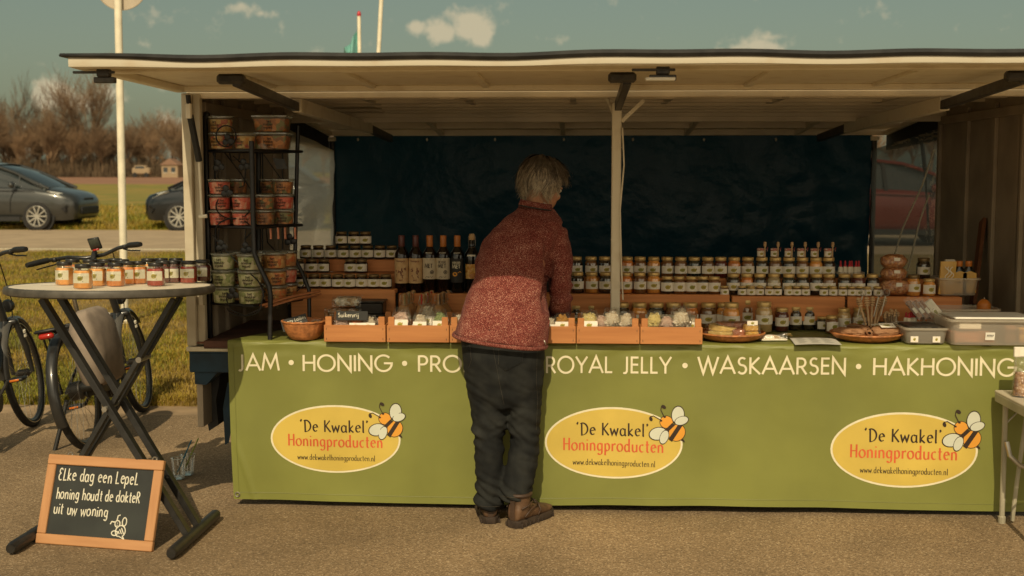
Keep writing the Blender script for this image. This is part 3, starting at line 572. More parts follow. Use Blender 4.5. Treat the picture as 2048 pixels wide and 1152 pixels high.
def logo(cx,cy,w_,h_,sl):
    SUB[0]=3
    c=zb(cx,cy); a=w_/2*5.7/CF; b=h_/2*5.7/CF; k=a*2/268; 
    L=lambda x,y,o: put(c.x+x*k,c.z-y*k+sl*x*k,o)
    pl=lambda name,pts,mat,off,par: (lambda mb:(mb.add([L(0,0,off)]*0+[L(x,y,off) for x,y in pts],[tuple(range(len(pts)))]),mb.build(name,mat,par,smooth=0))[1])(MB())
    def ov(rx,ry,off,mat,name,par):
        mb=MB(); n=56; mb.add([L(0,0,off)],[]); 
        for s_ in [q_/16 for q_ in range(1,17)]: mb.add([L(rx*s_*cos(2*PI*i/n),ry*s_*sin(2*PI*i/n),off) for i in range(n)],[])
        fs=[(0,1+i,1+(i+1)%n) for i in range(n)]
        for r_ in range(15): fs+=[(1+r_*n+i,1+(r_+1)*n+i,1+(r_+1)*n+(i+1)%n,1+r_*n+(i+1)%n) for i in range(n)]
        mb.f=fs; mb.mi=[0]*len(fs); return mb.build(name,mat,par,smooth=0)
    ry=134*h_/w_
    base=ov(134,ry,.0006,'print','logo_oval',BN); ov(130.2,ry-3.8,.0014,'logoy','logo_field',base)
    mb=MB(); L2=lambda u,v,o: L(u,-v,o)
    write(mb,'‘De Kwakel’',LOW,24,139,L2,2.9,x0=-72,y0=15.5,sp=.13,nib=R(20),slope=-.012,off=.0022); 
    mb.build('lettering','ink',base,smooth=0)
    mb=MB(); write(mb,'Honingproducten',LOW,24.5,195,L2,3.0,x0=-98,y0=-15,sp=.13,nib=R(20),slope=-.012,off=.0022); mb.build('lettering','redink',base,smooth=0)
    mb=MB(); write(mb,'www.dekwakelhoningproducten.nl',LOW,11.5,160,L2,1.15,x0=-79,y0=-43.5,sp=.12,nib=R(20),slope=-.012,off=.0022); mb.build('lettering','ink',base,smooth=0)
    bee=MB()
    def el(x,y,rx,ry,rot=0,n=18): return [(x+rx*cos(t)*cos(rot)-ry*sin(t)*sin(rot),y+rx*cos(t)*sin(rot)+ry*sin(t)*cos(rot)) for t in (2*PI*i/n for i in range(n))]
    def fill(pts,mat,off,nm): 
        m_=MB(); m_.add([L(x,y,off) for x,y in pts],[tuple(range(len(pts)))]); return m_
    body=MB()
    bo=MB(); wi=MB(); ik=MB()
    def F(mb,pts,off): mb.add([L(x,y,off) for x,y in pts],[tuple(range(len(pts)))])
    F(ik,el(102,-43.5,13.4,12.9),.0030); F(bo,el(102,-43.5,12.2,11.7),.0033)
    F(ik,el(122.5,-23,16.2,18.2,.6),.0030); F(bo,el(122.5,-23,15,17,.6),.0033)
    F(ik,[(99,-28),(113,-42),(119,-38),(105,-24)],.0037); F(ik,[(106,-10),(126,-41),(133,-37),(113,-5)],.0037); F(ik,[(131,-14),(137,-8),(138,-4),(134,-6),(127,-10)],.0030)
    for e,o in ((el(124,-58,13,18.5,.1),.0041),(el(131,-47,14.5,8.6,-.35),.0045),(el(86,-20.5,18.5,13,-.25),.0041),(el(98,-14,8.6,15,.35),.0045)):
        cx_=sum(p[0] for p in e)/len(e); cy_=sum(p[1] for p in e)/len(e)
        F(ik,e,o); F(wi,[(cx_+(x-cx_)*.89,cy_+(y-cy_)*.89) for x,y in e],o+.0003)
    for pts in ([(98,-53),(91,-67),(92,-74),(97,-75)],[(91,-47),(77,-55),(70,-53)]): ribbon(ik,[(x,y) for x,y in pts],1.6,L,off=.003)
    F(ik,el(96.5,-73.5,5,3.2,.6),.0038); F(ik,el(72,-49,3.2,4.6,-.4),.0038)
    for x,y in ((98.5,-53.5),(91.5,-46)): F(ik,el(x,y,2.6,2),.0038)
    ob=bo.build('bee_emblem','beeor',base,smooth=0); ik.build('bee_outline','ink',base,smooth=0); wi.build('bee_wings','beewing',base,smooth=0)
logo(671,878,268.5,141.5,-.004); logo(1227,885.5,278,146,-.006); logo(1807.5,900,291,153,-.008); SUB[0]=1
mb=MB(); mb.tube([BP(XB0+(XB0b-XB0)*(ZC-z)/(ZC-ZB)+.028,z,.0012) for z in [ZB+.03+(ZC-.05-ZB)*i/40 for i in range(41)]],.0011,5); mb.build('hem_seam','banner',BN,60)
mb=MB(); mb.tube([BP(XB0b+.03+(XB1-XB0b-.05)*i/120,ZB+.034+.006*sin((XB0b+.03+(XB1-XB0b-.05)*i/120)*2.3),.0012) for i in range(121)],.0011,5); mb.build('hem_seam','banner',BN,60)
mb=MB(); q=BP(P(474,986,Y=0).x+.004,P(474,988,Y=0).z); mb.tube([q+V((.010*cos(t*PI/8),-.003,.010*sin(t*PI/8))) for t in range(16)],.0035,6,closed=True); mb.build('grommet','steel',BN)
# ---------------------------------------------------------------- goods on the counter
M['glassjar']=clear('glassjar',(.93,.95,.90),gl=.10,body=.02)
M['pet']=clear('pet',(.88,.88,.82),gl=.10,body=.14,bodycol=(.7,.68,.6),rough=.12,bump=.3,bscale=30)
M['cello']=clear('cello',(.95,.95,.92),gl=.09,body=.035,bodycol=(.75,.72,.64),rough=.10,bump=.9,bscale=60,bdist=.01)
M['binp']=clear('binp',(.92,.90,.84),gl=.08,body=.42,bodycol=(.86,.80,.67),rough=.25)
M['gold']=pm('gold',(.58,.40,.15),rough=.36,var=.15,scale=30,metal=.4,rand=1)
M['blacklid']=pm('blacklid',(.02,.017,.013),rough=.3,var=.3)
M['browngold']=pm('browngold',(.20,.13,.05),rough=.35,var=.2,metal=.4)
def honey(name,c,rough=.12):
    m=pm(name,c,rough=rough,var=.18,scale=18,rand=1,spec=.5); b=m.node_tree.nodes['Principled BSDF']
    b.inputs['Subsurface Weight'].default_value=.0; return m
HON={'dark':(.035,.019,.009),'brown':(.24,.095,.028),'amber':(.86,.38,.08),'orange':(.80,.27,.05),'cream':(.66,.44,.20),'green':(.012,.020,.012),'red':(.42,.035,.015),'darkred':(.13,.014,.010),'light':(.5,.38,.22),'jam':(.02,.006,.005)}
for k_,c_ in HON.items(): M['h_'+k_]=honey('honey_'+k_,c_)
def labelmat(name,paper,logo,offx=.5,band=None):
    m=bpy.data.materials.new(name); m.use_nodes=True; t=m.node_tree; n=t.nodes; l=t.links; b=n['Principled BSDF']; b.inputs['Roughness'].default_value=.6
    tcn=n.new('ShaderNodeTexCoord'); oi=n.new('ShaderNodeObjectInfo')
    mp=n.new('ShaderNodeMapping'); mp.inputs['Location'].default_value=(-offx,-.47,0); l.new(tcn.outputs['UV'],mp.inputs[0])
    def blob(cx,cy,rx,ry):
        m2=n.new('ShaderNodeMapping'); m2.vector_type='TEXTURE'; m2.inputs['Location'].default_value=(cx,cy,0); m2.inputs['Scale'].default_value=(rx,ry,1); l.new(mp.outputs[0],m2.inputs[0])
        ln=n.new('ShaderNodeVectorMath'); ln.operation='LENGTH'; l.new(m2.outputs[0],ln.inputs[0]); c=n.new('ShaderNodeMath'); c.operation='LESS_THAN'; l.new(ln.outputs['Value'],c.inputs[0]); c.inputs[1].default_value=1; return c.outputs[0]
    def over(col,fac,c2):
        x=n.new('ShaderNodeMix'); x.data_type='RGBA'; l.new(fac,x.inputs[0])
        if isinstance(col,tuple): x.inputs[6].default_value=(*col,1)
        else: l.new(col,x.inputs[6])
        if isinstance(c2,tuple): x.inputs[7].default_value=(*c2,1)
        else: l.new(c2,x.inputs[7])
        return x.outputs[2]
    mr=n.new('ShaderNodeMix'); mr.data_type='RGBA'; l.new(oi.outputs['Random'],mr.inputs[0]); mr.inputs[6].default_value=(*logo[0],1); mr.inputs[7].default_value=(*logo[1],1)
    c=over(paper,blob(0,0,.16,.24),mr.outputs[2])
    c=over(c,blob(0,.02,.10,.035),(.12,.10,.02)); c=over(c,blob(0,-.09,.09,.02),(.2,.12,.03))
    c=over(c,blob(.15,.13,.035,.10),(.30,.24,.08)); c=over(c,blob(.17,-.30,.016,.05),(.03,.02,.02)); c=over(c,blob(-.02,.40,.14,.018),(.3,.25,.2))
    l.new(c,b.inputs['Base Color']); return m
M['label']=labelmat('label',(.78,.72,.60),((.25,.25,.025),(.42,.33,.04)))
M['paper']=pm('paper',(.74,.69,.57),rough=.7,var=.05)
def labelmesh(r,z0,z1,span=150,name='label',n=14,mat='label',hexa=0):
    mb=MB()
    def f(u,v):
        a=-PI/2+R(span)*(u-.5); rr=r
        if hexa: k6=(a+PI/6)%(PI/3)-PI/6; rr=r*cos(PI/6)/cos(k6)
        return V((rr*cos(a),rr*sin(a),z0+(z1-z0)*v))
    mb.grid(f,n,2,uv=True); return mb.mesh(name,mat,60,recalc=False)
JP={}
def jarproto(kind,r,h,lid,cont,hexa=0,lab=(.18,.62),span=150):
    "one root with parts, kept as the source that the first placement uses"
    key=(kind,lid,cont)
    if key in JP: return JP[key]
    t=thing('honey_jar' if not hexa else 'jam_jar','jar','jar')
    hb=h*.80; e=.0
    prof=[(r*.9,.001,hexa),(r,.004,hexa),(r,hb*.86,hexa),(r*.94,hb*.93,hexa*.7),(r*.80,hb,0),(r*.78,h*.86,0)]
    MB().lathe(prof,24,cap=False).build('glass','glassjar',t,60)
    fill=.80 if not hexa else .84
    pc=[(r*.86,.003,hexa),(r*.955,.007,hexa),(r*.955,hb*.85,hexa),(r*.90,hb*.925,hexa*.7),(r*.765,hb*.99,0),(r*.75,h*.828,0),(r*.2,h*.829,0)] if not hexa else [(r*.86,.003,hexa),(r*.955,.007,hexa),(r*.955,hb*.85,hexa),(r*.89,hb*.93,hexa*.7),(r*.2,hb*.935,0)]
    MB().lathe(pc,24).build('contents','h_'+cont,t,60)
    rl=r*.86
    MB().lathe([(rl*.97,h*.835),(rl,h*.85),(rl,h*.975),(rl*.95,h*.995),(rl*.8,h),(rl*.78,h*.993),(.001,h*.992)],24).build('lid',lid,t,50)
    mk('label',labelmesh(r*1.012,h*lab[0],h*lab[1],span,hexa=hexa),t)
    JP[key]=(t,[0]); return JP[key]
rj=random.Random(3)
ORD=['first','second','third','fourth','fifth','sixth','seventh','eighth','ninth','tenth','eleventh','twelfth','thirteenth','fourteenth','fifteenth','sixteenth','seventeenth']
KIND={'S':(.0325,.073,0,(.17,.68)),'L':(.0345,.108,0,(.22,.58)),'M':(.0325,.088,0,(.16,.66)),'XL':(.0425,.152,0,(.28,.58)),'F':(.0350,.119,0,(.24,.60)),'T':(.0225,.048,0,(.10,.70)),'W':(.0425,.142,0,(.28,.60)),'H':(.0385,.104,.95,(.24,.64))}
DESC={'dark':'very dark honey','brown':'brown honey','amber':'amber honey','orange':'orange honey','cream':'creamed pale honey','green':'blackish honey','red':'bright red jam','darkred':'dark red jam','light':'whitish cream honey','jam':'dark jam'}
def jar(px,base_py,Y,z,kind,cont,label,lid='gold',group='jars of honey and jam for sale',rz=None,xoff=0):
    r,h,hexa,lab=KIND[kind]; t,used=jarproto(kind,r,h,lid,cont,hexa,lab)
    x=P(px,base_py,Y=Y).x+xoff; rz=rj.uniform(-.27,.27)+.05 if rz is None else rz
    if not used[0]:
        used[0]=1; t.location=(x,Y,z); t.rotation_euler=(0,0,rz); tag(t,label,'jar',group); return t
    return dup(t,(x,Y,z),rz,label,group)
def row(pxs,base,Y,kind,conts,where,lid='gold',z=None,jit=.006):
    zz=P(pxs[0],base,Y=Y-KIND[kind][0]).z if z is None else z
    for i,px in enumerate(pxs):
        c=conts[i%len(conts)]
        jar(px,base,Y+rj.uniform(-jit,jit),zz,kind,c,f'{DESC[c]} jar, {ORD[i]} from left, {where}',lid)
    return zz
# stepped wooden display behind the crates
Y1,Y2,Y3=.52,.64,.76
z1=P(700,578,Y=Y1-.03).z; z2=P(660,547,Y=Y2-.03).z; z3=P(700,519,Y=Y3-.03).z
xs0=P(586,578,Y=Y1).x; xs1=P(795,578,Y=Y1).x
st=thing('display_shelf','stepped orange brown wooden shelf under the dark jam jars left of the bottles','shelf',((xs0+xs1)/2,.6,ZC))
def board(root,x0,x1,y0,y1,za,zb_,name='board',mat='plank'):
    return part(name,MB().box(((x0+x1)/2,(y0+y1)/2,(za+zb_)/2),(x1-x0,y1-y0,zb_-za),.003),mat,root)
board(st,xs0,xs1-.005,Y1-.05,Y1-.03,ZC+.004,z1-.0); board(st,xs0,xs1,Y1-.028,Y1+.075,z1-.02,z1)
board(st,xs0,xs1-.003,Y2-.043,Y2+.075,z1+.001,z2); board(st,xs0+.002,xs1+.004,Y3-.043,Y3+.07,z2+.001,z3)
wn='of stepped shelf left of bottles'
row([604,628,652,676,700,724,748,772],578,Y1,'S',['jam'],'bottom row '+wn,'browngold',z1)
row([597,623,648,701,724],547,Y2,'S',['jam'],'second row up '+wn,'browngold',z2)
row([612,637,662,687,711,736,760,784],518,Y3,'S',['jam'],'third row up '+wn,'browngold',z3)
row([683,708,731],490,Y3,'S',['jam'],'top row of stepped shelf left of bottles','browngold',z3+.0732,.002)
# right hand stepped display: long planks
Ya,Yb=.56,.70
za=P(1280,588,Y=Ya-.034).z; zb2=P(1280,556,Y=Yb-.034).z
segs=[(1140,1232),(1236,1461),(1464,1692),(1695,1926)]
for i,(a,b) in enumerate(segs):
    x0=P(a,590,Y=Ya-.05).x; x1=P(b,590,Y=Ya-.05).x-.004
    lab=['short wooden display step just left of the white centre post','orange wooden display step just right of the white centre post','wooden display step between the post section and the granola bags','rightmost wooden display step under granola bags and clear bottle bin'][i]
    t=thing('display_step',lab,'shelf',((x0+x1)/2,Ya,ZC),0,'wooden display steps')
    zt=za-(.0 if i<2 else .006)
    board(t,x0,x1,Ya-.055,Ya-.035,ZC+.05,zt); board(t,x0,x1,Ya-.034,Yb-.04,zt-.02,zt-.0005,'shelf_board'); board(t,x0,x1,Yb-.039,Yb+.06,zt-.02,zb2,'riser')
pw='right of the white centre post'
row([1152,1182,1209],542,Yb,'L',['dark','brown','dark'],'back row between person and post',z=zb2)
row([1155,1183,1211],588,Ya,'L',['dark','amber','dark'],'front row between person and white post',z=za)
row([1254,1280,1307,1334,1361,1388,1415,1441,1468,1495,1523,1550,1577,1604,1631,1656],556,Yb,'L',['orange','brown','amber','brown','brown','green','brown','darkred','orange','brown','dark','brown','dark','brown','amber','dark'],'back row '+pw,z=zb2)
row([1251,1279,1307],588,Ya,'L',['orange','brown','amber'],'taller front jars just '+pw,z=za)
row([1334,1358,1382,1405,1428],588,Ya,'M',['dark','brown','brown','dark','brown'],'shorter front jars '+pw,z=za)
row([1466,1493,1519,1547,1577,1604,1632,1657],590,Ya+.03,'L',['dark','orange','dark','light','green','dark','dark','brown'],'middle row left of granola bags',z=za-.006)
row([1688,1716,1744],592,Ya+.03,'L',['dark','darkred','dark'],'trio just left of granola bags',z=za-.006)
row([1449,1484,1502,1519,1538,1555,1576,1593,1611,1647,1666,1685,1703,1719,1734,1755],591,Ya-.022,'T',['brown','dark','cream','brown'],'mini row along display front',z=za-.0055,jit=.002)
# small jars with wooden dipper and checked cloth on top of the back row
def dippers():
    t=thing('gift_jar','small jar','jar')
    r,h=.021,.046
    MB().lathe([(r*.9,0),(r,.003),(r,h*.78),(r*.8,h*.86)],18,cap=False).build('glass','glassjar',t,60)
    MB().lathe([(r*.8,.002),(r*.95,.005),(r*.95,h*.76),(.001,h*.77)],18).build('contents','h_cream',t,60)
    MB().lathe([(r*1.02,h*.80),(r*1.06,h*.82),(r*.98,h*1.0),(r*.6,h*1.02),(.001,h*1.02)],18).build('cloth_cover','checked',t,50)
    mk('label',labelmesh(r*1.02,h*.12,h*.72,150),t)
    mb=MB(); mb.tube([(.016,-.024,0),(.016,-.023,h*1.2)],.0035,8); d=mb.build('dipper','lightwood',t)
    mb=MB(); mb.lathe([(.004,0),(.0075,.004),(.0085,.008),(.006,.010),(.0085,.012),(.0085,.016),(.006,.018),(.008,.020),(.006,.026),(.001,.027)],12,(.016,-.023,h*1.18)); mb.build('dipper_head','lightwood',d)
    mb=MB(); mb.tube([(-r*.9,-r*.6,h*.78),(0,-r*1.12,h*.77),(r*.9,-r*.75,h*.78),(.020,-.03,h*.9),(.03,-.028,h*1.15),(.027,-.03,h*.7)],.0014,5); mb.build('string','redstring',t); return t
M['checked']=pm('checked',(.45,.12,.09),rough=.9,var=0,col2=(.6,.5,.42),scale=130,lo=.45,hi=.55)
M['redstring']=pm('redstring',(.55,.35,.28),rough=.9,var=0,col2=(.4,.05,.04),scale=200,lo=.48,hi=.52)
M['lightwood']=pm('lightwood',(.50,.33,.17),rough=.7,var=.15,scale=30,rand=1)
g=dippers()
for i,px in enumerate((1522,1549,1577,1602,1629,1656)):
    loc=(P(px,512,Y=Yb).x,Yb,zb2+.1085); lab=f'tiny cream honey jar with wooden dipper, {ORD[i]} from left on top of the back row'
    if i==0: g.location=loc; tag(g,lab,'jar','dipper gift jars on the back row')
    else: dup(g,loc,rj.uniform(-.2,.2),lab,'dipper gift jars on the back row')
# jars standing directly on the counter behind crates and plates
zc=ZC+.004
def cj(px,py,kind,cont,label,Yd=None):
    r=KIND[kind][0]
    q=P(px,py,Z=zc); return jar(px,py,q.y+r*.9,zc,kind,cont,label)
for i,(px,c) in enumerate(((1152,'dark'),(1182,'brown'),(1212,'dark'))): cj(px,658,'F',c,f'{DESC[c]} jar, {ORD[i]} of three behind the crates left of the post')
for i,(px,c) in enumerate(((1243,'dark'),(1278,'amber'),(1312,'green'),(1346,'brown'),(1380,'orange'),(1416,'brown'),(1448,'amber'))): cj(px,663,'W',c,f'large {DESC[c]} jar, {ORD[i]} of the big jars behind the two right crates')
cj(1462,668,'XL','amber','large amber honey jar directly behind the plate of beeswax'); cj(1493,660,'XL','brown','large brown honey jar between amber and cream jars behind the wax plate'); cj(1527,666,'XL','cream','tall creamed pale honey jar standing right of the beeswax plate')
cj(1563,664,'F','darkred','reddish honey jar, first of three right of the tall cream jar'); cj(1590,661,'F','dark','dark honey jar, middle of three right of the tall cream jar'); cj(1617,661,'F','dark','dark honey jar, last of three right of the tall cream jar')
cj(1587,652,'F','brown','brown honey jar standing half hidden behind the trio right of the cream jar')
cj(1640,655,'F','brown','brown honey jar under the stacked jar left of the dippers'); q=P(1640,655,Z=zc); jar(1637,620,q.y+.03,zc+.1195,'F','brown','brown honey jar stacked on another jar at the end of the row')
cj(1645,663,'S','dark','small dark jar half hidden by the brown jar before the dippers'); cj(1663,668,'M','brown','short brown honey jar in front of the stacked jars left of the dippers')
q=P(1672,652,Z=zc); cj(1670,652,'F','cream','creamed honey jar under the topmost stacked pale jar'); jar(1667,612,q.y+.03,zc+.1195,'F','light','pale cream honey jar stacked highest in front of the wooden step')
cj(1687,665,'F','cream','creamed honey jar beside the paper bags on the right plate'); cj(1718,664,'F','light','pale honey jar with wire whisk behind the paper bags plate'); cj(1700,655,'F','cream','creamed honey jar partly hidden left of the wooden dippers')
# jars among the granola
jar(1826,592,Ya+.0,za-.006,'L','amber','granola filled jar with dark lid beside the granola bags','browngold'); jar(1857,592,Ya+.0,za-.006,'M','amber','shorter granola filled jar left of the clear bottle bin')
jar(1846,560,Yb,zb2,'L','dark','dark honey jar standing behind the two granola jars','browngold')
# ---------------------------------------------------------------- fruit crates and their sweets
cz=ZC+.0045; yc0=P(700,684,Z=cz).y
def crate(x0,x1,label):
    dpt=.24; t=thing('wooden_crate',label,'crate',((x0+x1)/2,yc0,cz),0,'wooden fruit crates of sweets'); wv=x1-x0; hf=.080; hp=.118
    MB().box((0,.005,hf/2),(wv,.009,hf),.002).build('front_board','crate',t); MB().box((0,dpt,hf/2),(wv,.009,hf),.002).build('back_board','crate',t)
    for s in(-1,1):
        MB().box((s*(wv/2-.0045),dpt/2,hf/2),(.009,dpt-.012,hf),.002).build('side_board','crate',t)
        for y in (.018,dpt-.014): MB().box((s*(wv/2-.020),y,hp/2),(.030,.016,hp),.002).build('corner_post','crate',t)
        mb=MB(); 
        for z in (.015,.062): mb.box((s*(wv/2-.012),-.0004,z),(.002,.0012,.009),0)
        mb.build('staple','darkmetal',t)
    MB().box((0,dpt/2,.004),(wv-.02,dpt-.012,.006),.001).build('floor','crate',t)
    return t
cpx=[(648,771),(773.5,898),(899.5,1024),(1027,1151.5),(1153,1279),(1280.5,1405)]
cn=['leftmost wooden fruit crate holding boiled sweets and a small black sign','second wooden crate from left in front of the tan swing top bottles','third wooden crate, mostly hidden behind the person','wooden crate at the right hand of the person','wooden crate with yellow and white sweets right of the person','rightmost wooden crate of white packets beside the beeswax plate']
for (a,b),l_ in zip(cpx,cn): crate(P(a,684,Y=yc0).x,P(b,684,Y=yc0).x,l_)
M['c_pink']=cells('c_pink',[(.66,.42,.34),(.76,.62,.52),(.52,.30,.25),(.72,.54,.42)],70)
M['c_orange']=cells('c_orange',[(.75,.2,.06),(.65,.15,.04),(.8,.33,.11)],70)
M['c_yellow']=cells('c_yellow',[(.75,.58,.12),(.8,.72,.45),(.7,.48,.08),(.75,.68,.4)],80)
M['c_white']=cells('c_white',[(.76,.71,.60),(.60,.45,.28),(.82,.78,.68),(.46,.30,.15),(.68,.62,.50)],60)
M['c_green']=cells('c_green',[(.16,.25,.05),(.30,.37,.14),(.58,.60,.38),(.09,.15,.03)],80)
M['c_brown']=cells('c_brown',[(.28,.14,.05),(.2,.09,.03),(.36,.2,.09)],80)
M['c_amber']=cells('c_amber',[(.55,.27,.05),(.42,.17,.03),(.6,.36,.10)],70)
BP_={}
def bag(loc,size,mat,label,card=True,rz=0,lean=.0,group='bags of sweets in the crates'):
    "a crumpled cellophane bag of sweets with a folded card label"
    key=(mat,card)
    if key not in BP_:
        t=thing('sweet_bag','bag','sweets'); rr=random.Random(len(BP_)*7+1)
        mb=MB()
        for k in range(58):
            a=rr.uniform(0,2*PI); z=rr.random(); rad=math.sqrt(rr.random())*(1-.55*z*z); c_=V((.44*rad*cos(a),.26*rad*sin(a)-.06*(1-z),.08+.80*z)); rot=Quaternion((rr.gauss(0,1),rr.gauss(0,1),rr.gauss(0,1),rr.gauss(0,1))).normalized().to_matrix()
            if k%3: mb.box(c_,(.24*rr.uniform(.7,1.3),.15*rr.uniform(.7,1.3),.10),.035,rot)
            else: mb.ell(c_,(.14,.09,.09),8,6,rot)
        mb.ell((0,-.02,.42),(.40,.24,.42),12,8); mb.build('contents',mat,t,40)
        mb=MB()
        def f2(u,v,s0=len(BP_)*2.3):
            a=2*PI*u; z=v*1.06; w_=(1-.30*max(0,v-.45)/.55)*(1+.16*NZ((cos(a)*1.3,sin(a)*1.3,v*3+s0),2.1)); cr=.07*NZ((cos(a)*3,sin(a)*3,v*9+s0),2.3); top=.10*NZ((a*1.7,s0,0),1.3)*v
            return V((.52*(w_+cr)*cos(a),(.34*(w_+cr)*(1-.65*max(0,v-.55)/.45))*sin(a),z+top+.02))
        mb.grid(f2,40,16); mb.build('wrapper','cello',t,0)
        if card:
            mb=MB(); 
            mb.grid(lambda u,v: V((-.42+.84*u,-.41-.02*sin(PI*v),-.02+.46*v)),2,2,uv=True); o=mk('label_card',mb.mesh('label_card','label',0,recalc=False),t)
        BP_[key]=(t,[0])
    t,used=BP_[key]
    if not used[0]: o=t; used[0]=1; o.location=loc; tag(o,label,'sweets',group)
    else: o=dup(t,loc,0,label,group)
    o.rotation_euler=(lean,0,rz); o.scale=(size[0],size[0],size[1]); return o
def bg_(px,py,w_,h_,mat,label,card=True,Yo=.05,rz=0,lean=-.15):
    Y=yc0+Yo; q=P(px,py,Y=Y); k=(Y+5.7)/CF; bag((q.x,Y,q.z),(w_*k,h_*k*.84),mat,label,card,rz,lean)
bg_(684,658,34,34,'c_pink','bag of pale boiled sweets at the left end of the first crate',False); bg_(702,658,24,26,'c_amber','small bag of amber sweets behind the pale ones in the first crate',False,.12)
bg_(713,657,30,30,'c_orange','bag of orange sweets with white card in the middle of the first crate'); bg_(738,657,34,30,'c_white','bag of whitish sweets under the black sign in the first crate'); bg_(758,659,22,28,'c_pink','bag of dark pink sweets at the right end of the first crate',False,.08)
bg_(802,657,38,48,'c_pink','tall bag of pink rock sweets at the left of the second crate'); bg_(841,656,32,34,'c_white','white packet with yellow oval label in the second crate'); bg_(856,650,36,48,'c_white','taller packet with yellow oval label behind in the second crate',True,.12); bg_(880,658,32,44,'c_green','bag of green leaf sweets at the right of the second crate')
bg_(916,658,30,36,'c_white','bag of pale sweets at the left end of the third crate beside the jacket',False); bg_(1102,660,24,30,'c_white','clear packet under the hand of the person in the fourth crate'); bg_(1125,657,34,36,'c_amber','bag of dark amber sweets right in the fourth crate')
bg_(1178,658,40,42,'c_yellow','bag of yellow ribbon sweets at the left of the fifth crate'); bg_(1203,658,34,34,'c_pink','bag of pale pink sweets in the middle of the fifth crate',False); bg_(1224,656,38,46,'c_white','tall bag of white nougat sweets in the fifth crate',False); bg_(1252,658,36,40,'c_white','white wrapped sweets at the right end of the fifth crate',False)
bg_(1308,657,34,40,'c_yellow','bag of yellow brown sweets at the left of the last crate',False); bg_(1334,658,34,32,'c_pink','bag of beige sweets in the middle of the last crate',False); bg_(1362,656,40,50,'c_white','big white packet at the right end of the last crate',False); bg_(1384,658,24,36,'c_white','narrow white packet at the far right of the last crate',True,.09)
# black price cards
M['slate']=pm('slate',(.022,.023,.020),rough=.65,var=.3,scale=8); M['chalk']=pm('chalk',(.58,.55,.44),rough=.95,var=.15,scale=60)
def card(name,label,c,wd,hg,rx,ry,rz,lines,hgt):
    t=thing(name,label,'sign',c); t.rotation_euler=(rx,ry,rz)
    MB().box((0,.0015,hg/2),(wd,.003,hg),.0008).build('card','slate',t)
    rr=random.Random(4); mb=MB()
    for i,(tx,x0,y0) in enumerate(lines): write(mb,tx,LOW,hgt,None,lambda u,v,o:V((u,-o,v)),hgt*.16,x0=x0,y0=y0,sp=.1,jit=.03,rnd=rr)
    mb.build('lettering','chalk',t,0); return t
q=P(704,641,Y=yc0+.022); card('price_card','small black card with chalk word standing in the leftmost crate',q,.150,.044,-.1,.0,0,[('Suikervrij',-.066,.016)],.020)
q=P(592,657,Y=.040); card('price_card','black price card with chalk words leaning in the wicker bowl',q,.125,.058,-.25,-.28,.1,[('Honey Lollies',-.056,.034),('€ 0,50',-.02,.010)],.0165)
# wicker bowl
M['wicker']=pm('wicker',(.42,.16,.05),rough=.6,var=.3,scale=40,bump=.8,bscale=160)
q=P(602,682,Z=cz); k=5.85/CF; t=thing('wicker_bowl','orange woven wicker bowl on the left end of the green counter','bowl',(q.x,q.y+.075,cz))
def weave(r,z,j,n): return r
mb=MB(); rings=[]
prof=[(.050,.0),(.062,.002),(.078,.018),(.090,.040),(.098,.062),(.104,.080),(.107,.086),(.101,.088),(.094,.072),(.080,.035),(.05,.012),(.001,.010)]
pr2=[]
for a,b in zip(prof,prof[1:]):
    for i in range(4): pr2.append((a[0]+(b[0]-a[0])*i/4,a[1]+(b[1]-a[1])*i/4))
pr2.append(prof[-1])
for i,(r,z) in enumerate(pr2):
    rings.append([V(((r+.0016*(1 if (j//3+i)%2 else -1)*(1 if i<24 else 0))*cos(2*PI*j/72),(r+.0016*(1 if (j//3+i)%2 else -1)*(1 if i<24 else 0))*sin(2*PI*j/72),z)) for j in range(72)])
mb.loft(rings); mb.build('basket','wicker',t,80); mb=MB(); mb.tube([V((.104*cos(a*PI/20),.104*sin(a*PI/20),.087+.0015*sin(a*4))) for a in range(40)],.005,7,closed=True); mb.build('rim','wicker',t)
for i,(dx,dy,mt,lb) in enumerate(((-.04,.02,'c_brown','clear wrapped lollies heap at the left inside the wicker bowl'),(.05,.03,'c_amber','amber lollies in cellophane at the right inside the wicker bowl'))): bag((q.x+dx,q.y+.08+dy,cz+.035),(.08,.05),mt,lb,False,i,0,'lollies in the wicker bowl')
# ---------------------------------------------------------------- bottles
M['wine']=pm('wine',(.012,.006,.004),rough=.08,var=.2,spec=.6); M['winedark']=pm('winedark',(.006,.007,.006),rough=.08,var=.2,spec=.6)
M['capred']=pm('capred',(.10,.022,.015),rough=.4,var=.2); M['caporange']=pm('caporange',(.50,.16,.02),rough=.4,var=.15)
M['labtan']=pm('labtan',(.50,.30,.13),rough=.7,var=0,col2=(.58,.40,.2),scale=40); M['labcream']=pm('labcream',(.56,.47,.32),rough=.7,var=.06); M['labblack']=pm('labblack',(.015,.014,.012),rough=.6,var=.1); M['brownink']=pm('brownink',(.16,.05,.025),rough=.7,var=.3,scale=50)
M['yellowcap']=pm('yellowcap',(.60,.33,.03),rough=.35,var=.1)
def curv(r,z0,z1,mat,name,par,span=170,n=14):
    mb=MB(); mb.grid(lambda u,v:V((r*cos(-PI/2+R(span)*(u-.5)),r*sin(-PI/2+R(span)*(u-.5)),z0+(z1-z0)*v)),n,1,uv=True); return mk(name,mb.mesh(name,mat,60,recalc=False),par)
def onb(r): return lambda u,v,o: V(((r+o)*cos(-PI/2+u/r),(r+o)*sin(-PI/2+u/r),v))
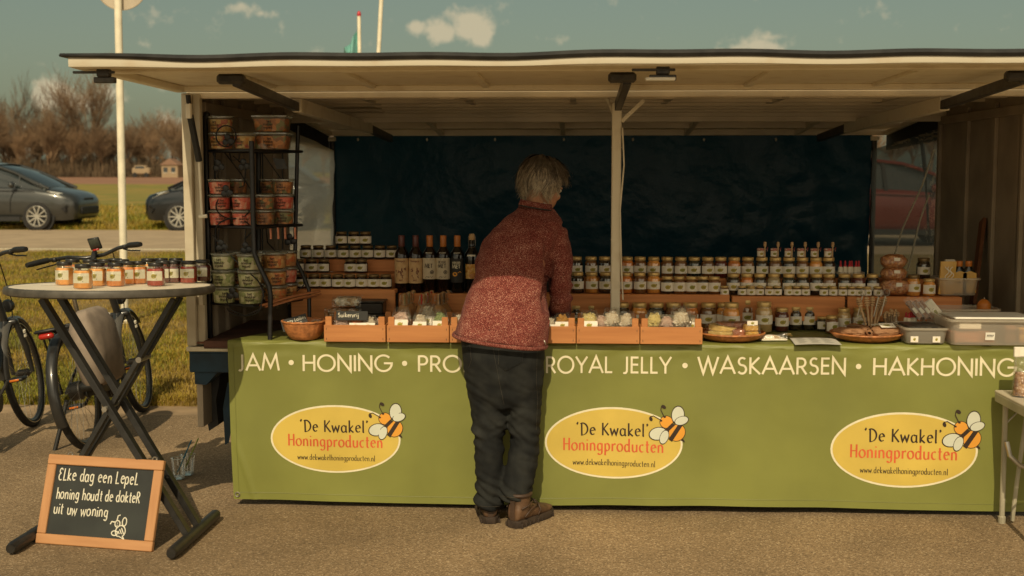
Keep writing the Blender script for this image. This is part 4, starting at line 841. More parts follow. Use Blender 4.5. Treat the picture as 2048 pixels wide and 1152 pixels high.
def mead(px,kind,label):
    Y=Ya+.0; z=P(800,586,Y=Y-.035).z; x=P(px,586,Y=Y).x; t=thing('mead_bottle',label,'bottle',(x,Y,z),rj.uniform(-.06,.06),'mead bottles in a row'); r=.0365
    dk='winedark' if kind in('black','swing') else 'wine'
    H=.292
    MB().lathe([(r*.8,0),(r,.006),(r,.188),(r*.93,.205),(r*.6,.226),(r*.40,.240),(.0145,.252),(.0145,H)],24).build('glass',dk,t,60)
    if kind!='swing': MB().lathe([(.0155,.236),(.0165,.24),(.0165,H),(.015,H+.003),(.001,H+.003)],18).build('capsule','capred' if kind=='red' else 'caporange',t,50)
    else:
        MB().lathe([(.0145,H-.02),(.0165,H-.015),(.014,H+.01),(.001,H+.012)],16).build('stopper','labtan',t,50)
        mb=MB(); mb.tube([(-.018,0,H-.05),(-.017,0,H-.005),(-.01,0,H+.012),(.01,0,H+.012),(.017,0,H-.005),(.018,0,H-.05)],.0015,5); mb.tube([(-.017,-.008,H-.055),(0,-.02,H-.06),(.017,-.008,H-.055)],.0015,5); mb.build('wire_bail','steel',t)
    W=onb(r*1.02); mb=MB()
    if kind=='red':
        l=curv(r*1.012,.050,.178,'labtan','label',t,150); rr=random.Random(px)
        write(mb,'Honingwijn',LOW,.010,.045,W,.0016,x0=-.0225,y0=.160); 
        for i in range(9):   # small reddish figures as loose brush marks
            x=rr.uniform(-.026,.022); y=rr.uniform(.085,.125); ribbon(mb,[(x+rr.uniform(-.006,.006),y+rr.uniform(-.012,.012)) for _ in range(4)],.0035,W)
        write(mb,'met',{'m':(.6,[[(.05,0),(.05,.6)],[(.05,.5),(.2,.6),(.3,0)],[(.3,.5),(.45,.6),(.55,0)]]),'e':LOW['e'],'t':LOW['t']},.010,None,W,.0016,x0=-.008,y0=.062); mb.build('lettering','brownink',l,0)
    elif kind in('cream','rose'):
        l=curv(r*1.012,.072,.180,'labcream','label',t,150)
        write(mb,'MET',CAP,.021,.040,W,.0032,x0=-.021,y0=.130); 
        if kind=='rose': write(mb,'ROTER',CAP,.012,.036,W,.0018,x0=-.019,y0=.154)
        ribbon(mb,A(.016,.108,.0085,.0085,0,360,14),.003,W); ribbon(mb,A(.016,.108,.003,.003,0,360,8),.003,W); ribbon(mb,[(-.012,.172),(.012,.172)],.001,W)
        for i in range(8): ribbon(mb,[(-.018+.005*i,.080+.003*(i%3)),(-.016+.005*i,.083+.003*(i%2))],.003,W)
        mb.build('lettering','ink',l,0)
        curv(r*.92,.197,.208,'white','neck_label',t,60)
    elif kind=='black':
        l=curv(r*1.012,.055,.178,'labblack','label',t,150); write(mb,'MET',CAP,.019,.042,W,.0032,x0=-.024,y0=.128); write(mb,'WEISSER',CAP,.010,.042,W,.0018,x0=-.024,y0=.152); mb.build('lettering','print',l,0)
        mb=MB(); mb.add([W(-.010+.013*cos(a*PI/8),.098+.011*sin(a*PI/8),.001) for a in range(16)],[tuple(range(16))]); ribbon(mb,[(.004,.104),(.016,.112),(.024,.106)],.003,W); mb.build('blossom','beeor',l,0)
        curv(r*.92,.197,.208,'white','neck_label',t,60)
    else:
        l=curv(r*1.012,.075,.150,'c_amber','label',t,110); curv(r*1.0,.19,.198,'white','neck_label',t,70)
for px,k_,l_ in ((804,'red','dark mead bottle with red capsule and tan label, leftmost of the bottles'),(832,'red','dark mead bottle with red capsule, second in the bottle row'),(860,'cream','bottle with orange capsule and plain cream label lettered MET'),(887,'rose','bottle with orange capsule and cream label lettered ROTER MET'),(915,'black','bottle with orange capsule and black label lettered in white'),(944,'swing','black swing top bottle touching the jacket at the end of the row')): mead(px,k_,l_)
# wooden plank under the mead bottles
x0=P(797,590,Y=Ya-.05).x; x1=P(1139,590,Y=Ya-.05).x; t=thing('display_step','wooden display step under the mead bottles beside the person','shelf',((x0+x1)/2,Ya,ZC),0,'wooden display steps'); zm=P(800,586,Y=Ya-.035).z
board(t,x0,x1,Ya-.055,Ya-.035,ZC+.04,zm); board(t,x0,x1,Ya-.034,Ya+.06,zm-.02,zm-.0005,'shelf_board')
# tan swing top bottles, three columns three deep
M['tan']=pm('tan',(.40,.22,.09),rough=.30,var=.1,scale=20,spec=.5); M['sealred']=pm('sealred',(.48,.03,.02),rough=.4,var=.1); M['sealgreen']=pm('sealgreen',(.28,.25,.10),rough=.5,var=.1); M['labgold']=pm('labgold',(.45,.33,.15),rough=.5,var=.15,scale=40)
def swing(x,Y,seal,label):
    t=thing('swing_bottle',label,'bottle',(x,Y,zc),rj.uniform(-.3,.3),'tan swing top bottles'); r=.0385
    MB().lathe([(r*.85,0),(r,.005),(r,.092),(r*.97,.104),(r*.72,.122),(.0155,.136),(.0145,.166),(.016,.170),(.014,.176)],22).build('body','tan',t,60)
    MB().lathe([(.011,.174),(.013,.178),(.012,.188),(.006,.192),(.001,.192)],12).build('stopper','tan',t,60)
    mb=MB()
    for sgn in(-1,1): mb.tube([(sgn*.016,0,.158),(sgn*.024,.004,.150),(sgn*.021,.012,.176),(sgn*.012,.006,.188),(0,.0,.187)],.0013,5)
    mb.tube([(-.017,-.004,.160),(-.020,-.016,.140),(0,-.021,.132),(.020,-.016,.140),(.017,-.004,.160)],.0013,5); mb.build('wire_bail','steel',t)
    curv(r*1.012,.052,.080,'labgold','label',t,140)
    mb=MB(); mb.tube([(0,-.017,.188),(0,-.0175,.160),(0,-.019,.138)],.0045,6,flat=.5); mb.build('seal_strip',seal,t)
n=0; posn=['left','middle','right']; dep=['front','middle','back']
for j in range(3):
    for i,(px,sl_) in enumerate(((808,'sealgreen'),(845,'sealred'),(878,'labblack'))):
        q=P(px,664,Z=zc); Y=q.y+.03+j*.082; swing(q.x+.012*j+.02*0,Y,sl_,f"tan swing top bottle, {dep[j]} of the {posn[i]} column with {['green','red','black'][i]} seals")
# small dark bottles, yellow capped jars, packs and black boxes behind the first crates
def small_bottle(px,py,label,h=.135,Yoff=.03):
    q=P(px,py,Z=zc); t=thing('small_bottle',label,'bottle',(q.x,q.y+Yoff,zc),0,'small dark bottles'); r=.021; k=h/.135
    MB().lathe([(r*.9,0),(r,.004),(r,.075*k),(r*.8,.088*k),(.011,.098*k),(.010,.118*k)],18).build('glass','winedark',t,60); MB().lathe([(.0115,.112*k),(.012,.116*k),(.012,.135*k),(.001,.136*k)],12).build('cap','blacklid',t,50); mk('label',labelmesh(r*1.02,.028*k,.062*k,170),t)
small_bottle(628,650,'small dark bottle with white label, front one behind the wicker bowl',.15); small_bottle(638,645,'small dark bottle with white label, rear one behind the wicker bowl',.16,.06)
def capjar(px,py,label):
    q=P(px,py,Z=zc); t=thing('syrup_jar',label,'jar',(q.x,q.y+.03,zc),0,'dark jars with yellow caps'); r=.033
    MB().lathe([(r*.9,0),(r,.004),(r,.062),(r*.8,.074),(r*.62,.078)],20).build('glass','winedark',t,60); MB().lathe([(r*.62,.074),(r*.68,.078),(r*.62,.104),(r*.5,.108),(.001,.108)],14).build('cap','yellowcap',t,50); curv(r*1.02,.015,.05,'paper','label',t,120)
capjar(657,648,'dark jar with yellow cap behind the leftmost crate'); capjar(904,655,'dark jar with yellow cap right of the tan bottles'); small_bottle(934,652,'small dark bottle right of the yellow capped jar near the jacket',.10)
for i,(px,py,w_,h_,mt,lb) in enumerate(((690,632,66,17,'c_brown','flat brown nut pack in clear wrap, lower of two behind the sign'),(697,611,52,18,'c_white','flat pale nut pack in clear wrap, upper of two behind the sign'))):
    q=P(px,py,Y=.36); k=6.06/CF; t=thing('nut_pack',lb,'pack',(q.x,.36,q.z),0,'wrapped nut packs')
    mb=MB(); mb.box((0,0,h_*k/2),(w_*k*.94,.10,h_*k*.9),.008); mb.build('contents',mt,t); mb=MB(); mb.grid(lambda u,v: V(((u-.5)*w_*k*1.15,-.054+.01*NZ((u*9,v*7,i),1)*2,h_*k*(v*1.05)+.004*NZ((u*8,v*3,i+9),1))),14,5); mb.grid(lambda u,v: V(((u-.5)*w_*k*1.12,-.054+.11*v,h_*k*1.03+.006*NZ((u*9,v*7,i),1))),14,5); mb.build('wrapper','cello',t,0)
for i,(py,wd,lb) in enumerate(((664,.155,'black plastic box, lowest of the stack behind the leftmost crate'),(624,.14,'black plastic box with pale rim, top of the stack behind the leftmost crate'))):
    q=P(742,py if i else 664,Y=.40); zb_=zc if i==0 else zc+.0855; x=q.x+(-.004 if i==0 else .0); h_=.085 if i==0 else .068
    t=thing('black_box',lb,'box',(x,.40,zb_),0,'stacked black boxes'); MB().box((0,0,h_/2-.004),(wd,.12,h_-.009),.006).build('tray','blacklid',t); MB().box((0,0,h_-.004),(wd+.012,.13,.008),.003).build('lid','darkmetal',t)
# ---------------------------------------------------------------- right half of the counter
M['ctape']=pm('ctape',(.36,.30,.24),rough=.6,var=.2)
M['wax']=pm('wax',(.62,.36,.07),rough=.4,var=.12,scale=12); M['wax2']=pm('wax2',(.66,.47,.17),rough=.4,var=.12,scale=12); M['salmon']=pm('salmon',(.45,.17,.09),rough=.45,var=.2,scale=25)
def plate(px,py,r,label,lift=.0):
    q=P(px,py,Z=cz); t=thing('woven_plate',label,'plate',(q.x,q.y+r,cz),0,'woven plates')
    mb=MB(); rings=[]; pr=[(.02,.004),(r*.5,.005),(r*.75,.009),(r*.9,.020),(r*.98,.030),(r,.035),(r*.99,.029),(r*.9,.014),(r*.7,.001),(.02,.0)]
    p2=[]
    for a,b in zip(pr,pr[1:]):
        for i in range(5): p2.append((a[0]+(b[0]-a[0])*i/5,a[1]+(b[1]-a[1])*i/5))
    for i,(rr,z) in enumerate(p2): rings.append([V((rr*cos(2*PI*j/96),rr*sin(2*PI*j/96),z+.0011*(1 if ((j+i*2)//3)%2 else -1))) for j in range(96)])
    mb.loft(rings); mb.build('woven_disc','wicker',t,80)
    mb=MB(); mb.tube([V((r*cos(a*PI/24),r*sin(a*PI/24),.035)) for a in range(48)],.005,6,closed=True); mb.build('rim','wicker',t); return t,q.x,q.y+r
t,ax,ay=plate(1470,688,.158,'woven plate with slabs of yellow beeswax right of the crates')
def block(name,label,c,d,rz,mat,rx=0,ry=0,group='wrapped wax slabs on the woven plate',wrap=True):
    o=thing(name,label,'wax slab',c,0,group); o.rotation_euler=(rx,ry,rz)
    MB().box((0,0,d[2]/2),d,.005).build('slab',mat,o)
    if wrap:
        mb=MB(); dx,dy,dz=d
        mb.grid(lambda u,v: V(((u-.5)*dx*1.25,-dy/2-.004+(dy+.008)*v,dz*1.04+.006*NZ((u*8+c[0]*9,v*6,0),1)-.25*dz*abs(2*u-1)**4)),14,8); mb.grid(lambda u,v: V(((u-.5)*dx*1.2,-dy/2-.004+.004*NZ((u*9,v*4,c[1]),1),dz*v*1.04)),14,4); mb.build('wrapper','cello',o,0)
    return o
block('wax_slab','pale yellow wax slab at the front left of the woven plate',(ax-.055,ay-.075,cz+.018),(.115,.06,.030),-.45,'wax2')
block('wax_slab','second pale yellow wax slab lying on the front left one',(ax-.045,ay-.03,cz+.04),(.125,.06,.03),-.5,'wax2',0,.15)
block('wax_slab','salmon coloured wax slab in the middle of the woven plate',(ax+.01,ay+.02,cz+.03),(.15,.09,.05),.1,'salmon')
block('wax_slab','reddish wax slab lying low between the yellow ones',(ax+.025,ay-.065,cz+.022),(.07,.05,.035),.3,'salmon')
block('wax_slab','bright yellow wax slab, lower of two at the right of the plate',(ax+.085,ay-.075,cz+.026),(.062,.05,.024),.2,'wax')
o=block('wax_slab','bright yellow wax slab with small label, upper of two at the right',(ax+.083,ay-.072,cz+.052),(.062,.05,.030),.15,'wax'); mb=MB(); mb.grid(lambda u,v: V((-.025+.05*u,-.028,.028+.022*v)),1,1,uv=True); mk('label_card',mb.mesh('label_card','label',0,recalc=False),o)
# paper pack and flyer sheet
q=P(1548,683,Z=cz); t=thing('paper_pack','flat open white packet of nougat lying right of the beeswax plate','pack',(q.x,q.y+.05,cz)); t.rotation_euler=(0,0,.12)
MB().box((0,0,.006),(.125,.085,.010),.004).build('tray','paper',t); MB().ell((-.01,0,.014),(.052,.034,.012),16,8).build('contents','c_white',t); mb=MB(); mb.grid(lambda u,v: V((-.062+.124*u,-.044+.01*v,.006+.022*v*(.6+.8*u)+.003*sin(u*9))),10,3); mb.build('wrapper','cello',t,0)
qs=[P(1578,677,Z=cz),P(1668,679,Z=cz),P(1684,691,Z=cz),P(1590,690.5,Z=cz)]
mb=MB(); mb.grid(lambda u,v: (qs[0].lerp(qs[1],u)).lerp(qs[3].lerp(qs[2],u),v)+V((0,-.012*max(0,v-.8)*5*.4,.004+.004*sin(u*3)+.002*sin(v*4)-.012*max(0,(v-.8)*5)**2*.0)),12,8)
M['sheetp']=pm('sheetp',(.58,.57,.50),rough=.6,var=.04); fl=mb.build('price_sheet','sheetp',smooth=60); tag(fl,'white laminated price sheet lying flat at the counter edge between the plates','sheet')
mb=MB()
for i in range(9):
    v=.14+.085*i
    for s_ in range(3):
        u0=.10+.28*s_+.02*(i%2); u1=u0+.20-.03*((i+s_)%3)
        mb.add([(qs[0].lerp(qs[1],u)).lerp(qs[3].lerp(qs[2],u),vv)+V((0,-.0048*max(0,vv-.8)*5,.0055+.004*sin(u*3)+.002*sin(vv*4))) for u,vv in((u0,v),(u1,v),(u1,v+.02),(u0,v+.02))],[(0,1,2,3)])
M['greyink']=pm('greyink',(.38,.38,.34),rough=.7,var=.1); mb.build('print_lines','greyink',fl,0)
mb=MB(); q=P(1576,674,Z=cz); mb.tube([q+V((.018*cos(a*.6),.012*sin(a*.6),.006+.004*a*.3)) for a in range(10)],.004,6); tag(mb.build('ribbon_curl','wax2',smooth=60),'small curl of yellow ribbon lying at the corner of the price sheet','ribbon')
# plate with paper bags
M['kraft']=pm('kraft',(.33,.165,.075),rough=.75,var=.2,scale=9,bump=.5,bscale=18,bdist=.01)
t,bx,by=plate(1750,689,.168,'woven plate of brown paper bags under the wooden honey dippers')
def pbag(loc,L,W_,rz,rx,label,lab=True):
    o=thing('paper_bag',label,'paper bag',loc,0,'brown paper bags fanned on the woven plate'); o.rotation_euler=(rx,0,rz); s0=loc[0]*9
    mb=MB()
    def f(u,v):
        a=2*PI*u; t_=PI*(.02+.96*v); k=sin(t_)**.55; n_=.17*NZ((cos(a)*1.6,sin(a)*1.6,v*4+s0),1.7)+.12*NZ((cos(a)*1.6,sin(a)*1.6,v*5+s0),4.5)
        return V((-L*.5*cos(t_),W_*.5*cos(a)*k*(1+n_)*(1.1-.55*v),.024*(1+math.copysign(abs(sin(a))**.8,sin(a))*k*(1+n_)*(1.1-.4*v))))
    mb.grid(f,34,24); b=mb.build('bag','kraft',o,24)
    if lab: 
        mb=MB(); mb.grid(lambda u,v: V((-L*.32+L*.52*v,-W_*.24+W_*.48*u,.0575-.003*v)),2,2,uv=True); mk('label_card',mb.mesh('label_card','label',0,recalc=False),o)
for i,(dx,dy,rz,lb) in enumerate(((-.095,-.045,-.55+PI,'brown paper bag pointing left, leftmost on the right woven plate'),(-.045,.0,-1.15+PI,'brown paper bag second from left on the right woven plate'),(.035,-.01,.95,'brown paper bag standing up with white label in the middle of the plate'),(.075,-.05,.35,'brown paper bag with white label lying at the right of the plate'),(.12,.0,.15,'plain brown paper bag end at the far right of the woven plate'))):
    pbag((bx+dx,by+dy,cz+.018+.012*(i%2)),.155,.075,rz,.25 if i!=3 else .5,lb,i!=4)
# honey dippers in bundles
def dipper(px0,py0,px1,py1,Y,label,Yt=None):
    a=P(px0,py0,Y=Y); b=P(px1,py1,Y=Y+(Yt or .03)); d=(b-a).normalized(); o=thing('honey_dipper',label,'dipper',a,0,'wooden honey dippers in a bundle'); o.rotation_euler=d.to_track_quat('Z','Y').to_euler(); L=(b-a).length
    mb=MB(); mb.tube([(0,0,0),(0,0,L*.75)],.0055,8); mb.build('handle','lightwood',o)
    pr=[(.005,L*.70)]
    for k in range(4): z=L*.72+k*.0115; w_=.0145 if 0<k<3 else .012; pr+=[(.006,z),(w_,z+.0016),(w_,z+.008),(.007,z+.0096)]
    pr+=[(.003,L*.72+.050)]; MB().lathe(pr,14).build('head','lightwood',o)
for i,(a,b) in enumerate((((1732,650),(1717,600)),((1738,652),(1733,598)),((1742,655),(1745,596)),((1748,655),(1757,598)),((1752,652),(1770,596)),((1745,650),(1763,604)))): dipper(*a,*b,.30+.012*i,f'wooden honey dipper, {ORD[i]} from left of the upright bundle on the right')
o=thing('cup_of_dippers','clear cup packed with short wooden dippers beside the paper bags','dippers',P(1780,662,Y=.34)); MB().lathe([(.028,0),(.036,.085)],18,cap=False).build('cup','pet',o,60)
mb=MB()
for i in range(14):
    a=i*2.4; r_=.008+.018*(i/14)**.5; b=V((r_*cos(a),r_*sin(a),.0)); e=V((r_*1.35*cos(a),r_*1.35*sin(a),.082+.010*(i%3))); mb.tube([b,e],.0035,6); mb.lathe([(.004,-.02),(.008,-.016),(.008,-.010),(.005,-.008),(.008,-.006),(.008,.0),(.004,.004)],9,e)
mb.build('contents','lightwood',o)
def whisk(px,py,label):
    q=P(px,py,Y=.33); o=thing('wire_whisk',label,'whisk',q); mb=MB(); mb.tube([(.0,0,-.10),(.0,0,0)],.003,6); 
    for k in range(3):
        a=k*PI/3; mb.tube([V((.016*sin(t)*cos(a),.016*sin(t)*sin(a),.018-.018*cos(t))) for t in [2*PI*i/14 for i in range(15)]],.0012,4)
    mb.build('wires','steel',o); o.rotation_euler=(0,R(12),0)
whisk(1725,592,'small wire whisk standing up left of the wooden dippers'); whisk(1757,594,'wire whisk with round head above the wooden dippers'); whisk(1771,592,'wire whisk coil at the right above the wooden dippers')
# granola bags
M['granola']=cells('granola',[(.60,.26,.09),(.48,.18,.055),(.68,.36,.15),(.42,.16,.06)],110)
for i,(py,w_,hh,lb) in enumerate(((590,60,31,'granola bag, lowest and widest of the three stacked bags'),(561,50,26,'granola bag, middle of the three stacked bags'),(537,50,27,'granola bag on top of the three stacked bags'))):
    Y=Ya+.01; q=P(1789+(4 if i==0 else 0),py,Y=Y-.02); k=(5.7+Y)/CF; o=thing('granola_bag',lb,'granola bag',(q.x,Y,q.z),0,'stacked granola bags'); mb=MB()
    def f(u,v,m=1.0,i=i):
        a=2*PI*u; t_=PI*(.02+.96*v); p=V((cos(a)*sin(t_)**.55,sin(a)*sin(t_)**.55,-cos(t_))); n_=.08*NZ(p+V((i*5,0,0)),2.5); return V((p.x*w_*k*.5*(1+n_)*m,p.y*.05*(1+n_)*m,(p.z*.5+.5)*hh*k*(1+n_)))
    mb.grid(f,24,14); mb.build('contents','granola',o,180); mb=MB(); mb.grid(lambda u,v: f(u,v,1.05)*1.0+V((.004*NZ((u*30,v*9,i),1),0,.003*NZ((u*22,v*12,i),1))),40,16); mb.build('wrapper','cello',o,0)
    mb=MB(); mb.grid(lambda u,v: V((-.012+.03*u,-.056,hh*k*(.58+.24*v))),1,1); mb.build('sticker','paper',o,0)
# bin with propolis bottles and sweets
Y=.60; q0=P(1870,592,Y=Y); q1=P(1950,592,Y=Y); k=(5.7+Y)/CF; zb_=za-.006
def tray(name,label,x0,x1,y0,y1,z0,z1,mat='binp',taper=.012,rim=.008,group=None,lid=None):
    o=thing(name,label,'plastic bin',((x0+x1)/2,(y0+y1)/2,z0),0,group); a=(x1-x0)/2; b=(y1-y0)/2; h=z1-z0
    def rr(a,b,r,z,n=5):
        pts=[]
        for cx,cy,s0 in ((a-r,b-r,0),(-a+r,b-r,90),(-a+r,-b+r,180),(a-r,-b+r,270)):
            for i in range(n+1): t=R(s0+90*i/n); pts.append(V((cx+r*cos(t),cy+r*sin(t),z)))
        return pts
    mb=MB(); mb.loft([rr(a-taper-.02,b-taper-.02,.02,.002),rr(a-taper,b-taper,.03,.006),rr(a-.002,b-.002,.03,h-.012),rr(a-.002,b-.002,.03,h-.002)],cap=False); mb.f.append(tuple(range(24))); mb.mi.append(0); mb.build('tub',mat,o,50)
    mb=MB(); mb.loft([rr(a,b,.03,h-.012),rr(a+rim,b+rim,.03,h-.010),rr(a+rim,b+rim,.03,h-.001),rr(a,b,.03,h)],cap=False); mb.build('rim',mat,o,50)
    if lid: mb=MB(); mb.loft([rr(a+.006,b+.006,.03,h),rr(a+.008,b+.008,.03,h+.008),rr(a-.02,b-.02,.03,h+.012),rr(a-.05,b-.05,.03,h+.006)]); mb.build('lid',lid,o,50)
    return o
tray('clear_bin','low clear bin holding yellow packs and brown bottles at the end of the display',q0.x,q1.x,Y-.07,Y+.09,zb_,P(1900,556,Y=Y-.07).z)
def propolis(px,label):
    x=P(px,588,Y=Y).x; o=thing('propolis_bottle',label,'bottle',(x,Y-.02,zb_+.006),0,'brown bottles with orange caps'); 
    mb=MB(); n=20; rings=[]
    for (a,b,z) in ((.034,.018,0),(.037,.02,.004),(.037,.02,.10),(.030,.017,.125),(.016,.013,.138),(.013,.013,.150)): rings.append([V((a*cos(2*PI*j/n)*(1 if a<.02 else (abs(cos(2*PI*j/n))+.001)**-.25*1.0),b*sin(2*PI*j/n),z)) for j in range(n)])
    mb.loft(rings); mb.build('glass','winedark',o,60); MB().lathe([(.015,.143),(.017,.145),(.017,.168),(.0155,.171),(.001,.171)],16).build('cap','caporange',o,50)
    mb=MB(); mb.grid(lambda u,v: V((-.033+.066*u,-.0225,.012+.098*v+.012*(1-abs(2*u-1))*(1 if v>.9 else 0))),2,2); l=mb.build('label','wax',o,0)
    mb=MB(); write(mb,'Propolis',LOW,.012,.05,lambda u,v,oo: V((u,-.0228-oo,v)),.0022,x0=-.025,y0=.060); mb.build('lettering','ink',l,0)
propolis(1914,'brown bottle with orange cap and yellow label, left of two in the bin'); propolis(1933,'brown bottle with orange cap and yellow label, right of two in the bin')
o=thing('yellow_pack','shiny yellow sweet pack standing in the clear bin beside the bottles','pack',(P(1887,585,Y=Y).x,Y-.03,zb_+.01)); mb=MB(); mb.grid(lambda u,v: V((-.038+.076*u+.01*v,-.012-.012*sin(PI*u)*sin(PI*v)+.003*NZ((u*6,v*8,1),1),.165*v)),10,14); mb.grid(lambda u,v: V((.038-.076*u+.01*v,.002,.165*v)),2,2); mb.build('pack','wax',o,60)
mb=MB(); 
for s_ in range(3): ribbon(mb,[(.003+.010*sin(i*1.1+s_),.05+.009*i) for i in range(11)],.004,lambda u,v,oo: V((u+.012*(s_-1)+.006,-.0275-oo,v)))
mb.build('pattern','white',o,0)
o=thing('candle_pack','pale tall candle packs at the back of the clear bin','pack',(P(1903,585,Y=Y).x,Y+.045,zb_+.01)); MB().box((0,0,.085),(.05,.03,.17),.004).build('pack','white',o); MB().box((.026,.0,.08),(.004,.026,.15),.001).build('print','wax2',o)
# leaning plank, candle
a=P(1945,612,Y=.95); b=P(1966,440,Y=1.15); mb=MB(); mb.beam(a,b,.075,.02,up=(1,0,0)); o=mb.build('leaning_plank','leanwood'); tag(o,'reddish brown plank leaning upright against the right inner wall','plank')
q=P(1967,628,Y=.42); o=thing('candle','short orange beeswax candle, ribbed like a hive, behind the big clear bin','candle',q); pr=[]
MB().lathe([(.030,0),(.034,.003)]+[(.034-.0022*(i%2),.006+.005*i) for i in range(9)]+[(.030,.054),(.022,.066),(.010,.073),(.001,.075)],18).build('wax_body','caporange',o,60); mb=MB(); mb.tube([(0,0,.07),(.001,0,.082)],.0015,5); mb.build('wick','white',o)
# red dropper bottles on the back row and on the counter
M['redcap']=pm('redcap',(.45,.02,.03),rough=.4,var=.1)
def dropper(px,py,Y,z,label,h=.062):
    o=thing('dropper_bottle',label,'bottle',(P(px,py,Y=Y).x,Y,z),0,'small bottles with red tips'); MB().lathe([(.011,0),(.012,.003),(.012,h*.5),(.007,h*.58)],14).build('body','white',o,60); MB().lathe([(.008,h*.56),(.008,h*.66),(.005,h*.7),(.0055,h*.92),(.002,h)],12).build('tip','redcap',o,60)
q=P(1705,536,Y=Yb+.02); tray('dropper_tray','shallow clear tray with red tipped bottles behind the middle row',P(1676,540,Y=Yb).x,P(1724,540,Y=Yb).x,Yb-.05,Yb+.06,zb2,zb2+.035)
for i,px in enumerate((1681,1690,1699,1703,1712,1717)): dropper(px,540,Yb+.01*(i%2),zb2+.02,f'red tipped dropper bottle, {ORD[i]} from left in the back tray',.072)
zt=P(1820,648,Y=.30).z
t=thing('tester_stand','small white tester tray with red tipped bottles above the grey bin','tray',(P(1819,648,Y=.30).x,.30,zt)); MB().box((0,0,-.004),(.14,.08,.008),.002).build('shelf','paper',t); MB().box((0,.0,-.5*(zt-zc)-.006),(.10,.05,zt-zc-.01),.003).build('foot','ctape',t)
for s in(-1,1): mb=MB(); mb.poly([V((s*.07,-.04,0)),V((s*.07,.04,0)),V((s*.062,.04,.055)),V((s*.062,-.0,.055))]); mb.build('side_panel','paper',t,0)
for i,(px,dy) in enumerate(((1812,0),(1818,-.02),(1824,.0),(1829,.0),(1821,.02))): dropper(px,645,.30+dy,zt,f'red tipped bottle, {ORD[i]} from left on the white tester tray',.058)
for i,(px) in enumerate((1815,1836)): o=thing('tin_lid',f'small round tin {"left" if i==0 else "right"} on the tester tray edge','tin',P(px,647,Y=.262)); MB().lathe([(.018,0),(.018,.007),(.016,.0075),(.001,.007)],18).build('tin','steel',o)
# clear bins at the right
y0=P(1850,690,Z=cz).y
o=tray('clear_bin','small frosted bin of dark sweets right of the paper bags plate',P(1808,690,Y=y0+.02).x,P(1898,690,Y=y0).x,y0,y0+.26,cz,P(1850,656,Y=y0).z,rim=.006)
M['c_dark']=cells('c_dark',[(.02,.018,.015),(.035,.03,.02),(.012,.01,.01)],50)
mb=MB(); mb.box((0,0,.055),(.17,.20,.05),.012); mb.build('contents','c_dark',o); 
for s,x in((0,-.075),(1,.025)): mb=MB(); mb.grid(lambda u,v: V((x+.035*u,-.128,.012+.028*v)),1,1,uv=True); mk('sticker',mb.mesh('sticker','label',0,recalc=False),o)
M['lidwhite']=pm('lidwhite',(.80,.77,.68),rough=.5,var=.08)
y1=P(1980,694,Z=cz).y
o=tray('storage_bin','large clear storage bin with white lid at the right end of the counter',P(1902,694,Y=y1).x,P(2090,694,Y=y1).x,y1+.01,y1+.33,cz,P(1980,640,Y=y1).z,rim=.012)
h_=P(1980,640,Y=y1).z-cz
MB().box((0.0,.0,h_-.0),(.36,.24,.010),.004).build('lid','lidwhite',o); 
mb=MB(); mb.box((-.09,-.02,.035),(.18,.2,.045),.004); mb.build('carton','salmon',o); mb=MB(); mb.box((.08,-.06,.05),(.05,.08,.08),.004); mb.build('carton','leanwood',o); mb=MB(); mb.box((.15,-.05,.045),(.06,.1,.07),.004); mb.build('carton','c_amber',o); mb=MB(); mb.box((-.10,-.04,.085),(.10,.1,.03),.004); mb.build('carton','paper',o)
mb=MB(); mb.grid(lambda u,v: V((-.055+.042*u,-.159-.006*v,.030+.036*v)),1,1); s_=mb.build('price_sticker','lidwhite',o,0); mb=MB(); 
for i in range(5): ribbon(mb,[(-.048+.006*i,.048),(-.045+.006*i,.056)],.003,lambda u,v,oo:V((u,-.1655-oo,v)))
mb.build('lettering','ink',s_,0)
y2=y1+.36
o=tray('storage_bin','clear bin standing behind the big storage bin below the candle',P(1870,660,Y=y2).x,P(2000,660,Y=y2).x,y2,y2+.2,cz,P(1930,618,Y=y2).z,rim=.008); MB().box((0,0,.04),(.22,.14,.06),.01).build('contents','c_white',o)
# packets leaning over the grey bin
for i,(px,lb) in enumerate(((1835,'clear packet with brown filling, first of the leaning packets'),(1848,'clear packet with brown filling, second of the leaning packets'),(1860,'clear packet with brown filling, third of the leaning packets'),(1873,'white leaning packet with yellow oval label nearest the big bin'))):
    q=P(px+6,636,Y=.26); o=thing('leaning_packet',lb,'packet',q,0,'packets leaning over the bins'); o.rotation_euler=(R(-12),R(-38),0)
    MB().box((0,0,.05),(.022 if i<3 else .05,.05,.10),.004).build('pack','kraft' if i<3 else 'paper',o); mb=MB(); mb.grid(lambda u,v: V((-.016+.034*u,-.029+.002*NZ((u*7,v*9,i),1),-.004+.12*v)),6,8); mb.build('wrapper','cello',o,0)
    if i==3: mb=MB(); mb.grid(lambda u,v: V((-.022+.044*u,-.0268,.01+.05*v)),1,1,uv=True); mk('label_card',mb.mesh('label_card','label',0,recalc=False),o)
    else: mb=MB(); mb.grid(lambda u,v: V((-.008+.014*u,-.0268,.03+.03*v)),1,1); mb.build('sticker','paper',o,0)
